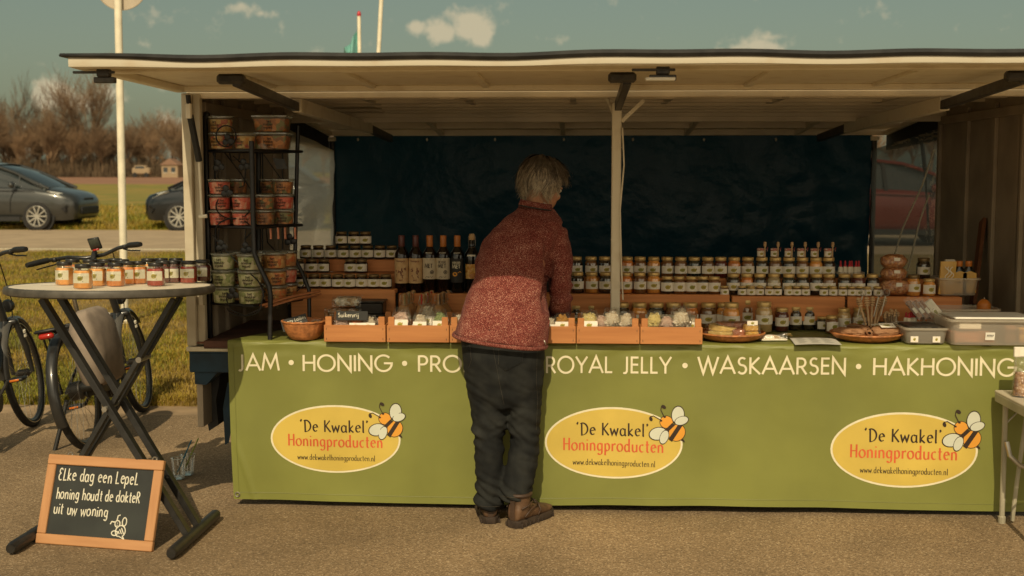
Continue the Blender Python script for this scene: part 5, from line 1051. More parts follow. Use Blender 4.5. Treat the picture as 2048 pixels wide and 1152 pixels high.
# small folding table at the right edge with a clear bag
M['tabletop']=pm('tabletop',(.50,.44,.33),rough=.5,var=.1,scale=6); M['tabedge']=pm('tabedge',(.34,.31,.22),rough=.5,var=.15)
a=P(1988,782,Y=-.045); zt=a.z; Yt=-.60
t=thing('folding_table','small grey folding table at the right edge of the stall','table',(a.x+.35,-.3,0)); W0=a.x
def w2(mb,name,mat,sm=30): o=mb.build(name,mat,t,smooth=sm); o.location=-V(t.location); return o
mb=MB(); mb.box((W0+.35,Yt+.275,zt),(.70,.55,.012),.004); w2(mb,'table_top','tabletop')
mb=MB(); mb.box((W0+.35,Yt-.016,zt-.018),(.69,.016,.045),.003); mb.box((W0+.006,Yt+.275,zt-.024),(.014,.53,.040),.003); mb.box((W0+.35,Yt+.545,zt-.024),(.68,.014,.040),.003)
w2(mb,'rim','tabedge')
for y in (Yt+.03,Yt+.50):
    mb=MB(); mb.tube([(W0+.035,y,zt-.03),(W0+.038,y,.012)],.012,10); mb.lathe([(.016,0),(.017,.03),(.013,.035)],10,(W0+.038,y,.0)); w2(mb,'leg','tabedge')
    mb=MB(); mb.beam((W0+.04,y,zt-.14),(W0+.13,y,zt-.04),.012,.006); w2(mb,'leg_brace','steel')
mb=MB(); mb.tube([(W0+.04,Yt+.48,zt-.22),(W0+.05,Yt+.46,zt-.28),(W0+.09,Yt+.45,zt-.32),(W0+.40,Yt+.42,zt-.42)],.011,8); w2(mb,'cross_tube','steel')
mb=MB(); mb.tube([(W0+.13,Yt+.50,zt-.1),(W0+.10,Yt+.50,.2),(W0+.085,Yt+.50,.012)],.010,8); w2(mb,'leg','tabedge')
q=P(2033,786,Y=Yt+.16); o=thing('clear_bag','clear stand up bag of brown flakes on the folding table','bag',(P(2062,790,Y=-.22).x,-.22,zt+.007))
mb=MB(); mb.grid(lambda u,v: V((.085*cos(2*PI*u)*(1-.1*v),.04*sin(2*PI*u)*(1-.75*v)+.004*NZ((u*6,v*5,0),1),.21*v)),28,12); mb.build('bag','cello',o,60); mb=MB(); mb.grid(lambda u,v: V((.08*cos(2*PI*u)*(1-.1*v),.036*sin(2*PI*u)*(1-.6*v),.006+.105*v)),28,6); mb.f.append(tuple(range(29*6,29*7-1))); mb.mi.append(0); mb.build('contents','c_brown',o,60); mb=MB(); mb.box((0,-.002,.200),(.165,.016,.045),.003); h=mb.build('header_card','paper',o); mb=MB(); mb.grid(lambda u,v: V((-.06+.12*u,-.0115,.183+.034*v)),1,1,uv=True); mk('label',mb.mesh('label','label',0,recalc=False),h)
o=MB().box((W0+.22,Yt+.34,zt+.0085),(.12,.07,.004),.001).build('dark_card','slate'); tag(o,'flat dark printed card lying on the folding table','card'); mb=MB()
for i in range(4):
    for j in range(2): mb.box((W0+.18+.026*i,Yt+.325+.03*j,zt+.0112),(.018,.014,.0008),0)
mb.build('print','greyink',o)
# ---------------------------------------------------------------- iron display rack with tubs
RK=thing('iron_rack','black wrought iron rack with vine scrolls and three shelves of sweet tubs','rack',(P(500,640,Y=.35).x,.35,ZC))
def rp(name,mb,mat='iron',sm=60): o=mb.build(name,mat,RK,smooth=sm); o.location=-V(RK.location); return o
Yf,Yk,Yr=.10,.42,.30
def tubepx(pts,r,n=7,**k): mb=MB(); mb.tube([P(x,y,Y=Y) for x,y,Y in pts],r,n,**k); return mb
mb=MB(); a=P(412,232,Y=.22); b=P(418,676,Y=.22); mb.box((a+b)/2,(.026,.026,(a-b).length),.004); mb.ell(a+V((.004,0,.004)),(.018,.018,.02),10,6); rp('post',mb)
rp('post',tubepx([(503,282,.07),(506,430,.07),(508,505,.065),(518,530,.06),(538,572,.04),(541,592,.04),(540,682,.04)],.0125))
rp('post',tubepx([(596,252,.40),(592,400,.40),(590,518,.40),(604,545,.38),(618,580,.36),(619,660,.36)],.0105))
rp('post',tubepx([(517,300,.50),(517,600,.50)],.013)); rp('post',tubepx([(429,290,.26),(432,540,.26),(415,565,.26)],.006))
for x in (525,565): rp('rod',tubepx([(x,300,.55),(x,520,.55)],.004))
def shelf(pyL,pyM,pyR,pxR=604):
    L=P(416,pyL,Y=.22); F_=P(506,pyM,Y=.07); Rr=P(pxR,pyR,Y=.40); z=(L.z+F_.z+Rr.z)/3; Bk=V((L.x+Rr.x-F_.x,L.y+Rr.y-F_.y+.1,z)); q=[V((p.x,p.y,z)) for p in (L,F_,Rr,Bk)]
    mb=MB(); mb.tube(q,.007,6,closed=True)
    for i in range(1,10): t_=i/10; mb.tube([q[0].lerp(q[1],t_),q[3].lerp(q[2],t_)],.0028,5)
    rp('shelf',mb); return z,q
zs1,q1=shelf(293,304,309); zs2,q2=shelf(452,455,452); zs3,q3=shelf(608,612,598)
# scrolls and leaves
def arcpx(cx,cy,rx,ry,a0,a1,Y,n=18): return [(cx+rx*cos(R(a0+(a1-a0)*i/n)),cy-ry*sin(R(a0+(a1-a0)*i/n)),Y) for i in range(n+1)]
SC=[arcpx(452,272,20,21,0,360,.12),arcpx(467,412,35,26,150,370,.12),arcpx(467,462,36,25,10,170,.12),arcpx(488,612,35,20,190,365,.05),[(445,300,.2),(480,345,.2),(508,390,.2)],[(528,310,.3),(560,355,.36),(588,395,.4),(590,425,.4)],
    [(425,470,.15),(442,490,.15),(470,520,.12),(515,560,.06),(530,585,.05)],[(532,455,.25),(535,485,.3),(562,515,.36)],[(424,302,.2),(435,330,.18),(436,355,.18),(448,370,.18)],[(466,312,.2),(492,335,.2),(488,372,.2),(478,375,.2)],[(458,302,.2),(463,322,.2),(478,318,.2),(480,302,.2)],[(440,455,.15),(436,475,.15),(446,520,.15)],[(492,455,.18),(490,480,.18),(490,515,.18)],[(592,520,.4),(605,545,.38),(608,570,.38),(585,590,.38),(575,600,.3)],[(505,462,.1),(490,478,.14),(497,470,.14)],[(588,450,.4),(590,470,.4),(583,480,.4)],[(455,585,.06),(453,600,.06),(462,620,.05),(490,632,.05),(520,618,.05),(527,590,.05),(520,565,.06)]]
for s_ in SC: rp('scroll',tubepx(s_,.0036,6))
def leaf(px,py,Y,s=11):
    c=P(px,py,Y=Y); k=(5.7+Y)/CF*s; mb=MB()
    for a in (100,-20,220): mb.ell(c+V((.62*k*cos(R(a)),.0,.62*k*sin(R(a)))),(k*.62,.004,k*.62),10,6)
    mb.tube([c,c+V((.2*k,0,-1.1*k))],.002,5); rp('leaf',mb)
for x,y,Y in ((456,280,.115),(453,383,.115),(437,332,.17),(488,330,.19),(443,492,.14),(492,497,.17),(580,480,.39),(465,588,.045)): leaf(x,y,Y)
rp('tag_holder',(lambda mb:(mb.poly([P(545,316,Y=.24),P(568,318,Y=.24),P(576,338,Y=.24),P(553,338,Y=.24)]),mb)[1])(MB()),'iron',0)
# tubs of sweets
for n_,c_ in {'t_green':[(.50,.52,.28),(.66,.66,.42),(.36,.42,.18),(.72,.68,.5)],'t_orange':[(.70,.34,.10),(.66,.2,.06),(.75,.46,.2),(.55,.26,.09)],'t_pink':[(.80,.17,.12),(.82,.26,.18),(.74,.13,.09),(.8,.38,.28)],'t_mix':[(.62,.26,.09),(.22,.22,.10),(.42,.16,.06),(.30,.14,.07)],'t_gum':[(.62,.40,.14),(.66,.5,.26),(.55,.15,.10),(.6,.3,.08)]}.items(): M[n_]=cells(n_,c_,48,rough=.5)
M['tublid']=clear('tublid',(.85,.86,.8),gl=.12,body=.4,bodycol=(.6,.62,.52),rough=.2); M['tubp']=clear('tubp',(.92,.92,.86),gl=.07,body=.04,rough=.1)
TB={}
def tub(x,y,z,r,h,mat,label,square=0):
    key=(round(r,3),round(h,3),mat,square)
    if key not in TB:
        t=thing('sweet_tub','tub','tub'); n=24
        def ring(rad,zz):
            if not square: return [V((rad*cos(2*PI*j/n),rad*sin(2*PI*j/n),zz)) for j in range(n)]
            return [V((rad*max(-1,min(1,1.32*cos(2*PI*j/n))),rad*.8*max(-1,min(1,1.32*sin(2*PI*j/n))),zz)) for j in range(n)]
        MB().loft([ring(r*.80,.003),ring(r*.84,.006),ring(r*.93,h*.78),ring(r*.5,h*.84),ring(.001,h*.84)]).build('contents',mat,t,60); MB().loft([ring(r*.84,0),ring(r*.88,.004),ring(r*.99,h*.9)],cap=False).build('tub_wall','tubp',t,60)
        MB().loft([ring(r*1.0,h*.88),ring(r*1.05,h*.89),ring(r*1.05,h*.97),ring(r*1.0,h),ring(r*.9,h*.97),ring(.001,h*.97)]).build('lid','tublid',t,50)
        rr=random.Random(int(r*1e4)); mb=MB(); rm=r*.93
        def pw(u,v,o): a=-PI/2+u/rm; rd=r*(.88+.11*v/h)*1.015+o; return V((rd*cos(a),rd*sin(a)*(.8 if square else 1),v))
        for ln in range(3): write(mb,['het','zoete','genot'][ln] if False else ['het','de','te'][ln]+['','lekker','goed'][ln],dict(LOW),h*.15,None,pw,h*.026,x0=-r*(.12,.40,.34)[ln],y0=h*(.56,.38,.20)[ln],sp=.1,jit=.05,rnd=rr)
        mb.build('label_print','ink',t,0); TB[key]=(t,[0])
    t,u=TB[key]; rz=rj.uniform(-.5,.5)*(0 if square else 1)
    if not u[0]: u[0]=1; t.location=(x,y,z); t.rotation_euler=(0,0,rz); tag(t,label,'tub','tubs of sweets on the iron rack')
    else: dup(t,(x,y,z),rz,label,'tubs of sweets on the iron rack')
HT=P(450,540,Y=.15).z-P(450,573,Y=.15).z
def stack(px,Y,z,r,h,mats,where,square=0):
    for i,m_ in enumerate(mats):
        tub(P(px,600,Y=Y).x,Y,z+.008+i*(h+.001),r,h,m_,f"{['lowest','second','third'][i] if i<len(mats)-1 or len(mats)==1 else 'topmost'} {dict(t_green='pale green',t_orange='orange',t_pink='pink red',t_mix='brown and orange',t_gum='yellow orange')[m_]} tub of the {where}",square)
stack(449,.16,zs3,.059,HT,['t_green']*3,'left green stack on the bottom rack shelf'); stack(501,.13,zs3,.061,HT,['t_green']*3,'right green stack on the bottom rack shelf')
stack(478,.30,zs3,.058,HT,['t_orange']*3,'hidden stack between the green stacks'); stack(551,.24,zs3,.060,HT,['t_orange']*3,'orange stack beside the bent iron post'); stack(574,.37,zs3,.056,HT,['t_orange','t_pink','t_orange'],'orange stack at the right end of the bottom shelf'); stack(533,.36,zs3,.058,HT,['t_orange']*3,'rear orange stack behind the bent post')
stack(444,.18,zs2,.055,HT*.92,['t_pink']*3,'left pink stack on the middle rack shelf'); stack(489,.16,zs2,.053,HT*.92,['t_pink']*2,'right pink stack on the middle rack shelf'); stack(478,.33,zs2,.056,HT*.92,['t_mix']*3,'brown stack behind the pink tubs')
stack(533,.22,zs2,.050,HT*.92,['t_mix']*2,'left brown stack on the middle shelf right half'); stack(570,.31,zs2,.054,HT*.92,['t_mix','t_pink','t_mix'],'right brown stack on the middle shelf right half'); stack(545,.42,zs2,.054,HT*.92,['t_mix']*3,'rear brown stack on the middle rack shelf')
stack(450,.20,zs1,.060,HT*.98,['t_gum']*2,'left stack on the top rack shelf'); stack(496,.17,zs1,.054,HT*.95,['t_gum'],'single tub in the middle of the top rack shelf'); stack(551,.28,zs1,.088,HT*1.02,['t_mix']*2,'wide square stack on the top rack shelf',1)
M['twig']=wood('twig',(.40,.15,.05),(.25,.09,.03),8)
for i,(a,b) in enumerate((((520,610),(640,582)),((530,612),(632,592)),((545,610),(642,588)))):
    mb=MB(); mb.tube([P(a[0],a[1]+2,Y=.10+.02*i),P((a[0]+b[0])/2,(a[1]+b[1])/2-2,Y=.2),P(*b,Y=.32)],.007-.001*i,6); tag(mb.build('liquorice_stick','twig',smooth=60),f"{['thick','thin middle','rear'][i]} brown root stick lying across the bottom rack shelf",'stick','root sticks on the rack')
for i,px in enumerate((541,556,570,590)): mb=MB(); mb.tube([P(px,455,Y=.2),P(px+1,478,Y=.19)],.006,6,flat=.5); tag(mb.build('hanging_stick','salmon',smooth=60),f'reddish sweet stick hanging under the middle rack shelf, {ORD[i]} from left','stick','sticks hanging from the rack')
# ---------------------------------------------------------------- round standing table with jars
zt=1.10; c=P(220,573,Z=zt); RT=(P(435,567,Z=zt)-P(5,578,Z=zt)).length/2*.985; c=c+V((0,.02,0))
TT=thing('standing_table','round folding standing table with pale top and dark rim full of jam jars','table',(c.x,c.y,0))
tilt=Matrix.Rotation(R(-2.3),4,'X')@Matrix.Rotation(R(.2),4,'Y')
def tw(mb,name,mat,sm=40): o=mb.build(name,mat,TT,smooth=sm); return o
M['tabpale']=pm('tabpale',(.80,.72,.57),rough=.5,var=0,col2=(.66,.58,.44),scale=7,stretch=(1,4,1)); M['tabrim']=pm('tabrim',(.065,.058,.046),rough=.5,var=.3,scale=20)
mb=MB(); mb.lathe([(.001,-.004),(RT-.015,-.004),(RT-.012,.0)][:0]+[(.001,-.02),(RT-.02,-.02),(RT-.02,.0015),(.001,.0015)],72); o=tw(mb,'table_top','tabpale'); o.matrix_local=Matrix.Translation((0,0,zt))@tilt
mb=MB(); mb.lathe([(RT-.06,-.034),(RT-.012,-.032),(RT,-.026),(RT+.003,-.012),(RT-.002,.001),(RT-.010,.004),(RT-.0195,.003),(RT-.0195,-.02),(RT-.06,-.024)],72,cap=False); o=tw(mb,'rim','tabrim'); o.matrix_local=Matrix.Translation((0,0,zt))@tilt
mb=MB(); mb.tube([(RT*.72*cos(a),RT*.72*sin(a),-.045) for a in (.5,PI-.5)],.012,6); o=tw(mb,'under_rail','black'); o.matrix_local=Matrix.Translation((0,0,zt))@tilt
M['tableg']=pm('tableg',(.016,.015,.013),rough=.38,var=.3,scale=30)
def Wp(px,py,dy): return P(px,py,Y=c.y+dy)-V((c.x,c.y,0))
# two long bars of the outer leg frame (top left to right foot), single inner frame (top right to left foot)
fr=(P(345,1105,Z=.03)-V((c.x,c.y,0)),P(430,1030,Z=.03)-V((c.x,c.y,0))); fm=(fr[0]+fr[1])/2
fl0=P(25,1095,Z=.03)-V((c.x,c.y,0)); fl1=fl0+(fr[1]-fr[0]); flm=(fl0+fl1)/2
topL=V((-RT*.62,0,zt-.05)); topR=V((RT*.66,0,zt-.05)); dv=(fr[1]-fr[0]).normalized()
for s in(-1,1):
    off=dv*(.085*s); mb=MB(); mb.beam(topL+V((-.0,0,0))+off*1.0,fm+off*.8,.028,.042,up=(0,1,0)); mb_=tw(mb,'leg','tableg'); 
for s in (-1,1):
    off=dv*(.040*s); mb=MB(); mb.beam(topR+off,flm+off*1.0,.022,.042,up=(0,1,0)); tw(mb,'leg','tableg')
for a_,b_ in ((fr[0],fr[1]),(fl0,fl1)):
    e=(b_-a_).normalized()*.01; mb=MB(); mb.tube([a_-e*2,a_,b_,b_+e*2],[.020,.026,.026,.020],10); tw(mb,'foot','tableg')
def onleg(t_): return topR.lerp(flm,t_)
mb=MB()
X_=topR.lerp(flm,.46)
for s,pt in ((1,X_),): mb.tube([pt+V((0,-.13,0)),pt+V((0,.1,0))],.012,8)
tw(mb,'pivot_bolt','steel')
mb=MB(); pt=topR.lerp(flm,.26); mb.tube([pt+V((.006,-.065,0)),pt+V((.006,.065,0))],.013,10); tw(mb,'hinge_bolt','steel')
# hexagonal jam jars
def tj(px,py,cont,label):
    d=P(px,py,Z=zt); n_=tilt.to_3x3()@V((0,0,1)); d0=P(px,py,Y=-9); dirn=(d0-CAM); p0=V((c.x,c.y,zt+.002)); dr=(P(px,py,Y=0)-CAM); t_=(p0-CAM).dot(n_)/dr.dot(n_); q=CAM+dr*t_
    r,h,hexa,lab=KIND['H']; q=q+V((0,r*.85,0)); q.z=p0.z-(n_.x*(q.x-p0.x)+n_.y*(q.y-p0.y))/n_.z
    t,u=jarproto('H',r,h,'blacklid',cont,hexa,lab,120); rz=rj.uniform(-.25,.25)
    if not u[0]: u[0]=1; t.location=q; t.rotation_euler=(R(-2.3),0,rz); tag(t,label,'jar','hexagonal jam jars on the standing table')
    else: dup(t,q,0,label,'hexagonal jam jars on the standing table',rot=(R(-2.3),0,rz))
for px,py,cn_,lb in ((123,571,'amber','amber hexagonal jar, leftmost on the standing table'),(160,578.5,'amber','amber hexagonal jar standing foremost at the left of the table'),(189,573,'amber','amber jar just right of the foremost jar on the table'),(226,573.5,'orange','orange hexagonal jar in the middle of the front row on the table'),(251,569,'orange','orange jar half hidden behind the middle front jar'),(273,568.5,'orange','orange jar standing free between orange and red jars'),(307,573,'red','bright red jam jar foremost at the right of the table'),(322,567,'darkred','dark red jar hidden behind the foremost red jar'),(343,566.5,'darkred','dark red jar right of the foremost red jar'),(373,567,'red','red jam jar second from the right edge of the table'),(401,563.5,'darkred','dark red jar, rightmost on the standing table'),
    (140,562,'orange','orange jar behind the two leftmost jars on the table'),(175,563,'orange','orange jar behind the foremost amber jar'),(205,563,'darkred','dark red jar glimpsed behind the front middle jars'),(225,560,'orange','orange jar in the back row behind the middle jar'),(292,560,'amber','amber jar in the back row behind the red jar'),(318,559,'red','red jar in the back row behind the foremost red jar'),(348,559,'darkred','dark jar in the back row near the right edge'),(240,563,'amber','amber jar between front and back rows in the middle')): tj(px,py,cn_,lb)
mb=MB(); mb.box((0,0,.0006),(.10,.07,.0008),0,Matrix.Rotation(.4,3,'Z')); q=P(95,572,Z=zt+.003); o=mb.build('leaflet','tublid' if False else 'paper'); o.location=q+V((0,.05,0.0)); o.rotation_euler=(R(-2.3),0,0); o.location.z=zt+.0035-(o.location.y-c.y)*math.tan(R(2.3)); tag(o,'thin pale leaflet lying on the standing table left of the jars','leaflet')
# ---------------------------------------------------------------- chalkboard
M['frame']=wood('frame',(.47,.24,.10),(.38,.18,.07),4,(9,9,1)); M['frameh']=wood('frameh',(.47,.24,.10),(.38,.18,.07),4,(1,9,9)); M['board']=pm('board',(.014,.017,.014),rough=.55,var=.4,scale=5,bump=.05)
bl=P(72,1086,Z=.0); br=P(305,1104,Z=.0); ex=(br-bl).normalized(); wd=(br-bl).length
tl=P(103,919,Y=bl.y+.13)
nb=V((0,0,1)).cross(ex).normalized(); lean=R(19); up=(V((0,0,1))*cos(lean)+nb*sin(lean)).normalized(); up=(up+ex*.15).normalized(); hh=.385
CB=thing('chalkboard','wood framed chalkboard with Dutch handwriting leaning against the standing table','chalkboard',bl)
nrm=ex.cross(up).normalized(); up=nrm.cross(ex).normalized(); mrot=Matrix((ex,nrm*-1,up)).transposed().to_4x4(); CB.matrix_world=Matrix.Translation(bl)@mrot
fwid=.043; dth=.022
def cb(mb,name,mat,sm=30): return mb.build(name,mat,CB,smooth=sm)
cb(MB().box((wd/2,0,fwid/2),(wd,dth,fwid),.003),'frame_rail','frameh'); cb(MB().box((wd/2,0,hh-fwid/2),(wd,dth,fwid),.003),'frame_rail','frameh')
for x in (fwid/2,wd-fwid/2): cb(MB().box((x,0,hh/2),(fwid-.001,dth-.001,hh-2*fwid-.001),.003),'frame_stile','frame')
cb(MB().box((wd/2,.003,hh/2),(wd-fwid*1.5,.008,hh-fwid*1.5),0),'writing_surface','board')
for x in (.10,wd-.05): mb=MB(); mb.tube([(x-.012,0,hh),(x-.006,0,hh+.012),(x+.006,0,hh+.012),(x+.012,0,hh)],.003,5); mb.tube([(x+.012*cos(a),.003*sin(3*a),hh+.006+.008*sin(a)) for a in [2*PI*i/10 for i in range(10)]],.0018,5,closed=True); cb(mb,'hanger_hook','steel',60)
rr=random.Random(12); mb=MB(); W=lambda u,v,o: V((u,-.0012-o,v))
LH=dict(LOW); LH['k']=(.5,[[(.08,0),(.1,1.0)],[(.42,.62),(.12,.3),(.5,.02)]])
write(mb,'ELke dag een LepeL',LH,.053,.385,W,.0052,x0=.062,y0=.275,sp=.12,jit=.03,rnd=rr,slope=.0)
write(mb,'honing houdt de dokteR',LH,.047,.402,W,.0050,x0=.064,y0=.195,sp=.11,jit=.03,rnd=rr,slope=.01)
write(mb,'uit uw woning',LH,.047,.262,W,.0052,x0=.062,y0=.130,sp=.12,jit=.03,rnd=rr,slope=-.0)
cb(mb,'lettering','chalk',0)
mb=MB(); ox,oz=.388,.094
def cs(pts,w_=.0048): ribbon(mb,[(ox+x,oz+y) for x,y in pts],w_,W)
cs(A(-.012,.012,.012,.014,0,360)); cs([(-.016,.026),(-.014,.045),(-.003,.05)]); cs([(-.022,.018),(-.04,.02),(-.046,.008)]); cs(A(.020,.022,.010,.018,0,360)); cs(A(-.020,-.028,.014,.010,0,360)); cs(A(.008,-.018,.022,.024,120,-60)+[(.03,-.052),(.004,-.04)]+A(.004,-.02,.02,.022,250,130)); cs([(-.005,-.018),(.004,-.030)]); cs([(.002,-.01),(.014,-.030)]); cs([(.010,-.004),(.024,-.030)]); cs([(-.015,.016),(-.009,.014)],.003); cs([(-.016,.006),(-.008,.006)],.003)
cb(mb,'bee_drawing','chalk',0)
# ---------------------------------------------------------------- cups with straws on the ground
M['cup']=clear('cup',(.95,.96,.94),gl=.16,body=.03,rough=.03); M['strawblue']=pm('strawblue',(.01,.12,.19),rough=.4,var=.1); M['strawgreen']=pm('strawgreen',(.20,.24,.03),rough=.4,var=.1)
for i,(px,py,st_,a,b) in enumerate(((358,957,'strawblue',(355,945),(383,880)),(376,949,'strawgreen',(371,935),(397,876)))):
    q=P(px,py,Z=.006); o=thing('plastic_cup',f"clear plastic cup with a {['blue','green'][i]} straw on the asphalt behind the board",'cup',q,0,'cups left on the asphalt'); r=.036; h=P(px,917 if i==0 else 910,Y=q.y).z
    MB().lathe([(.001,0),(r*.75,0),(r*.78,.004),(r*1.1,h-.004)],22,cap=False).build('cup','cup',o,60); mb=MB(); mb.tube([(r*1.1*cos(a_),r*1.1*sin(a_),h-.003) for a_ in [2*PI*j/24 for j in range(24)]],.002,5,closed=True); mb.build('rim','tublid',o); MB().lathe([(r*.7,.001),(r*.74,.012),(.001,.0125)],18).build('drink_rest','cup',o,60)
    mb=MB(); mb.tube([P(*a,Y=q.y+.0)-q,P(*b,Y=q.y+.02)-q],.0036,7); mb.build('straw',st_,o)
# ---------------------------------------------------------------- bicycles
M['tyre']=pm('tyre',(.014,.013,.012),rough=.8,var=.3,scale=30,bump=1,bscale=90,bdist=.003); M['bframe']=pm('bframe',(.020,.020,.019),rough=.28,var=.2,scale=10,coat=.3); M['bgrey']=pm('bgrey',(.07,.065,.055),rough=.35,var=.2,coat=.2); M['redlens']=pm('redlens',(.35,.02,.012),rough=.15,var=.1); M['orangelens']=pm('orangelens',(.6,.16,.02),rough=.2,var=.1); M['bagcloth']=pm('bagcloth',(.25,.20,.155),rough=.85,var=.15,scale=14,bump=.3,bscale=220)
M['screen']=pm('screen',(.06,.065,.05),rough=.12,var=.1); M['chrome']=pm('chrome',(.5,.47,.4),rough=.25,var=.1,metal=1)
def bike(label,bag=True):
    "local x forward, y left, z up; rear contact at the origin; wheelbase wb"
    B=thing('bicycle',label,'bicycle'); wb=1.10; r=.345
    def b_(mb,name,mat,par=B,sm=60): return mb.build(name,mat,par,smooth=sm)
    for wi_,(x,steer) in enumerate(((0,0),(wb,R(3)))):
        hub=V((x,0,r)); wm=Matrix.Rotation(steer,3,'Z')
        w_=thing('x',None,None) if False else None
        mb=MB(); rings=[]
        n=56
        for i in range(n):
            a=2*PI*i/n; rings.append([hub+wm@V(((r-.022+.022*cos(t))*cos(a)*1,.022*sin(t),(r-.022+.022*cos(t))*sin(a))) for t in [2*PI*j/10 for j in range(10)]])
        mb.loft(rings,closed=True); tyre=b_(mb,'wheel','tyre')
        mb=MB(); mb.loft([[hub+wm@V(((r-.048+dx)*cos(a),dy,(r-.048+dx)*sin(a))) for dx,dy in((.004,-.012),(.010,-.012),(.010,.012),(.004,.012),(-.006,.006),(-.006,-.006))] for a in [2*PI*i/n for i in range(n)]],closed=True); b_(mb,'rim','bgrey',tyre)
        mb=MB(); mb.loft([[hub+wm@V(((r-.030+dx)*cos(a),dy,(r-.030+dx)*sin(a))) for dx,dy in((.0,-.0225),(.004,-.0228),(.004,-.0232),(0,-.0232))] for a in [2*PI*i/n for i in range(n)]],closed=True); b_(mb,'reflective_band','chrome',tyre)
        mb=MB()
        for i in range(32):
            a=2*PI*i/32; s=(-1)**i; a2=a+.35*(1 if (i//2)%2 else -1); mb.tube([hub+wm@V((.02*cos(a2),s*.028,.02*sin(a2))),hub+wm@V(((r-.05)*cos(a),0,(r-.05)*sin(a)))],.0011,4)
        b_(mb,'spokes','steel',tyre)
        mb=MB(); rh=.055 if wi_==0 else .025; mb.lathe([(.012,-.05),(rh*.6,-.04),(rh,-.032),(rh,.032),(rh*.6,.04),(.012,.05)],18,(0,0,0),rot=Matrix.Rotation(PI/2,3,'X')); mb.v=[hub+wm@v for v in mb.v]; b_(mb,'hub','darkmetal',tyre)
        # mudguard
        mb=MB(); a0,a1=(R(15),R(205)) if wi_==0 else (R(40),R(178)); rings=[]
        for i in range(30):
            a=a0+(a1-a0)*i/29; rings.append([hub+wm@V(((r+.016+dz)*cos(a),dy,(r+.016+dz)*sin(a))) for dy,dz in((-.032,-.014),(-.024,.002),(0,.006),(.024,.002),(.032,-.014),(.022,-.002),(0,.002),(-.022,-.002))])
        mb.loft(rings); b_(mb,'mudguard','bgrey' if wi_ else 'bframe')
    H0=V((wb-.12,0,.70)); H1=V((wb-.20,0,.93)); BBk=V((.46,0,.29)); ST=V((.27,0,.86)); seatc=V((.34,0,.62))
    mb=MB(); mb.tube([H0+V((0,0,-.02)),V((.70,0,.44)),BBk],[.028,.032,.030],10); b_(mb,'down_tube','bframe')
    mb=MB(); mb.tube([H0,H1],.024,10); b_(mb,'head_tube','bframe')
    mb=MB(); mb.tube([BBk,ST-V((-.01,0,.12))],.021,10); mb.tube([seatc+V((.02,0,-.14)),H0+V((-.04,0,-.06))],.016,8); b_(mb,'seat_tube','bframe')
    mb=MB()
    for s in(-1,1): mb.tube([seatc+V((.01,s*.015,-.05)),V((.0,s*.062,r))],.0095,7); mb.tube([BBk+V((0,s*.03,0)),V((0,s*.062,r))],.0105,7)
    b_(mb,'stays','bframe')
    mb=MB(); mb.box(V((.30,0,.47)),(.085,.07,.36),.02,Matrix.Rotation(R(-14),3,'Y')); b_(mb,'battery','black')
    fx=Matrix.Rotation(R(3),3,'Z'); fc=V((wb,0,r))
    mb=MB()
    for s in(-1,1): mb.tube([H0+V((.03,s*.055,-.03)),fc+fx@V((-.03,s*.06,.17)),fc+fx@V((-.005,s*.06,0))],[.019,.021,.013],9)
    mb.box(H0+V((.028,0,-.02)),(.05,.14,.04),.012); b_(mb,'fork','bframe')
    for s in(-1,1):
        mb=MB(); mb.tube([fc+fx@V((-.052,s*.062,.27)),fc+fx@V((-.048,s*.062,.255))],.023,9); b_(mb,'fork_band','white')
        mb=MB(); mb.tube([fc+fx@V((-.048,s*.062,.245)),fc+fx@V((-.045,s*.062,.23))],.023,9); b_(mb,'fork_band','white')
    # stem and bars
    S0=H1+V((-.15,0,.15)); mb=MB(); mb.tube([H1,S0,S0+V((.05,0,.03))],.018,9); b_(mb,'stem','black')
    sw=Matrix.Rotation(R(3),3,'Z'); hb=lambda x,y,z: S0+sw@V((x,y,z))
    mb=MB(); mb.tube([hb(-.16,.33,.03),hb(-.08,.26,.035),hb(.02,.16,.03),hb(.05,.06,.005),hb(.05,-.06,.005),hb(.02,-.16,.03),hb(-.08,-.26,.035),hb(-.16,-.33,.03)],.0125,8); bar=b_(mb,'handlebar','bframe')
    for s in(-1,1):
        mb=MB(); mb.tube([hb(-.075,s*.255,.035),hb(-.10,s*.278,.034),hb(-.16,s*.335,.03),hb(-.185,s*.355,.028)],[.017,.0185,.018,.015],9); b_(mb,'grip','black',bar)
        mb=MB(); mb.tube([hb(-.02,s*.20,.02),hb(.0,s*.24,.0),hb(-.06,s*.29,-.005),hb(-.11,s*.325,-.01)],.006,6,flat=.6); mb.box(hb(-.045,s*.225,.03),(.035,.03,.03),.006); b_(mb,'brake_lever','black',bar)
    mb=MB(); mb.box(hb(.0,-.03,.085),(.012,.075,.085),.006,Matrix.Rotation(R(-25),3,'Y')); d=b_(mb,'display','black',bar); mb=MB(); mb.box(hb(-.0075,-.03,.083),(.002,.062,.066),.001,Matrix.Rotation(R(-25),3,'Y')); b_(mb,'display_screen','screen',d); mb=MB(); mb.box(hb(-.004,-.03,.045),(.012,.04,.012),.002); b_(mb,'red_button','redlens',d)
    mb=MB(); mb.tube([hb(.03,.12,.02),H0+V((.10,.03,.12)),H0+V((.06,.02,-.05))],.0035,5); mb.tube([hb(.03,-.12,.02),H0+V((.11,-.03,.10)),H0+V((.05,-.02,-.06))],.0035,5); b_(mb,'cables','black')
    mb=MB(); mb.lathe([(.001,-.02),(.035,-.015),(.042,.02),(.038,.024),(.001,.026)],16,H0+V((.09,0,.08)),rot=Matrix.Rotation(PI/2,3,'Y')); b_(mb,'headlight','black')
    # saddle
    mb=MB(); rings=[]
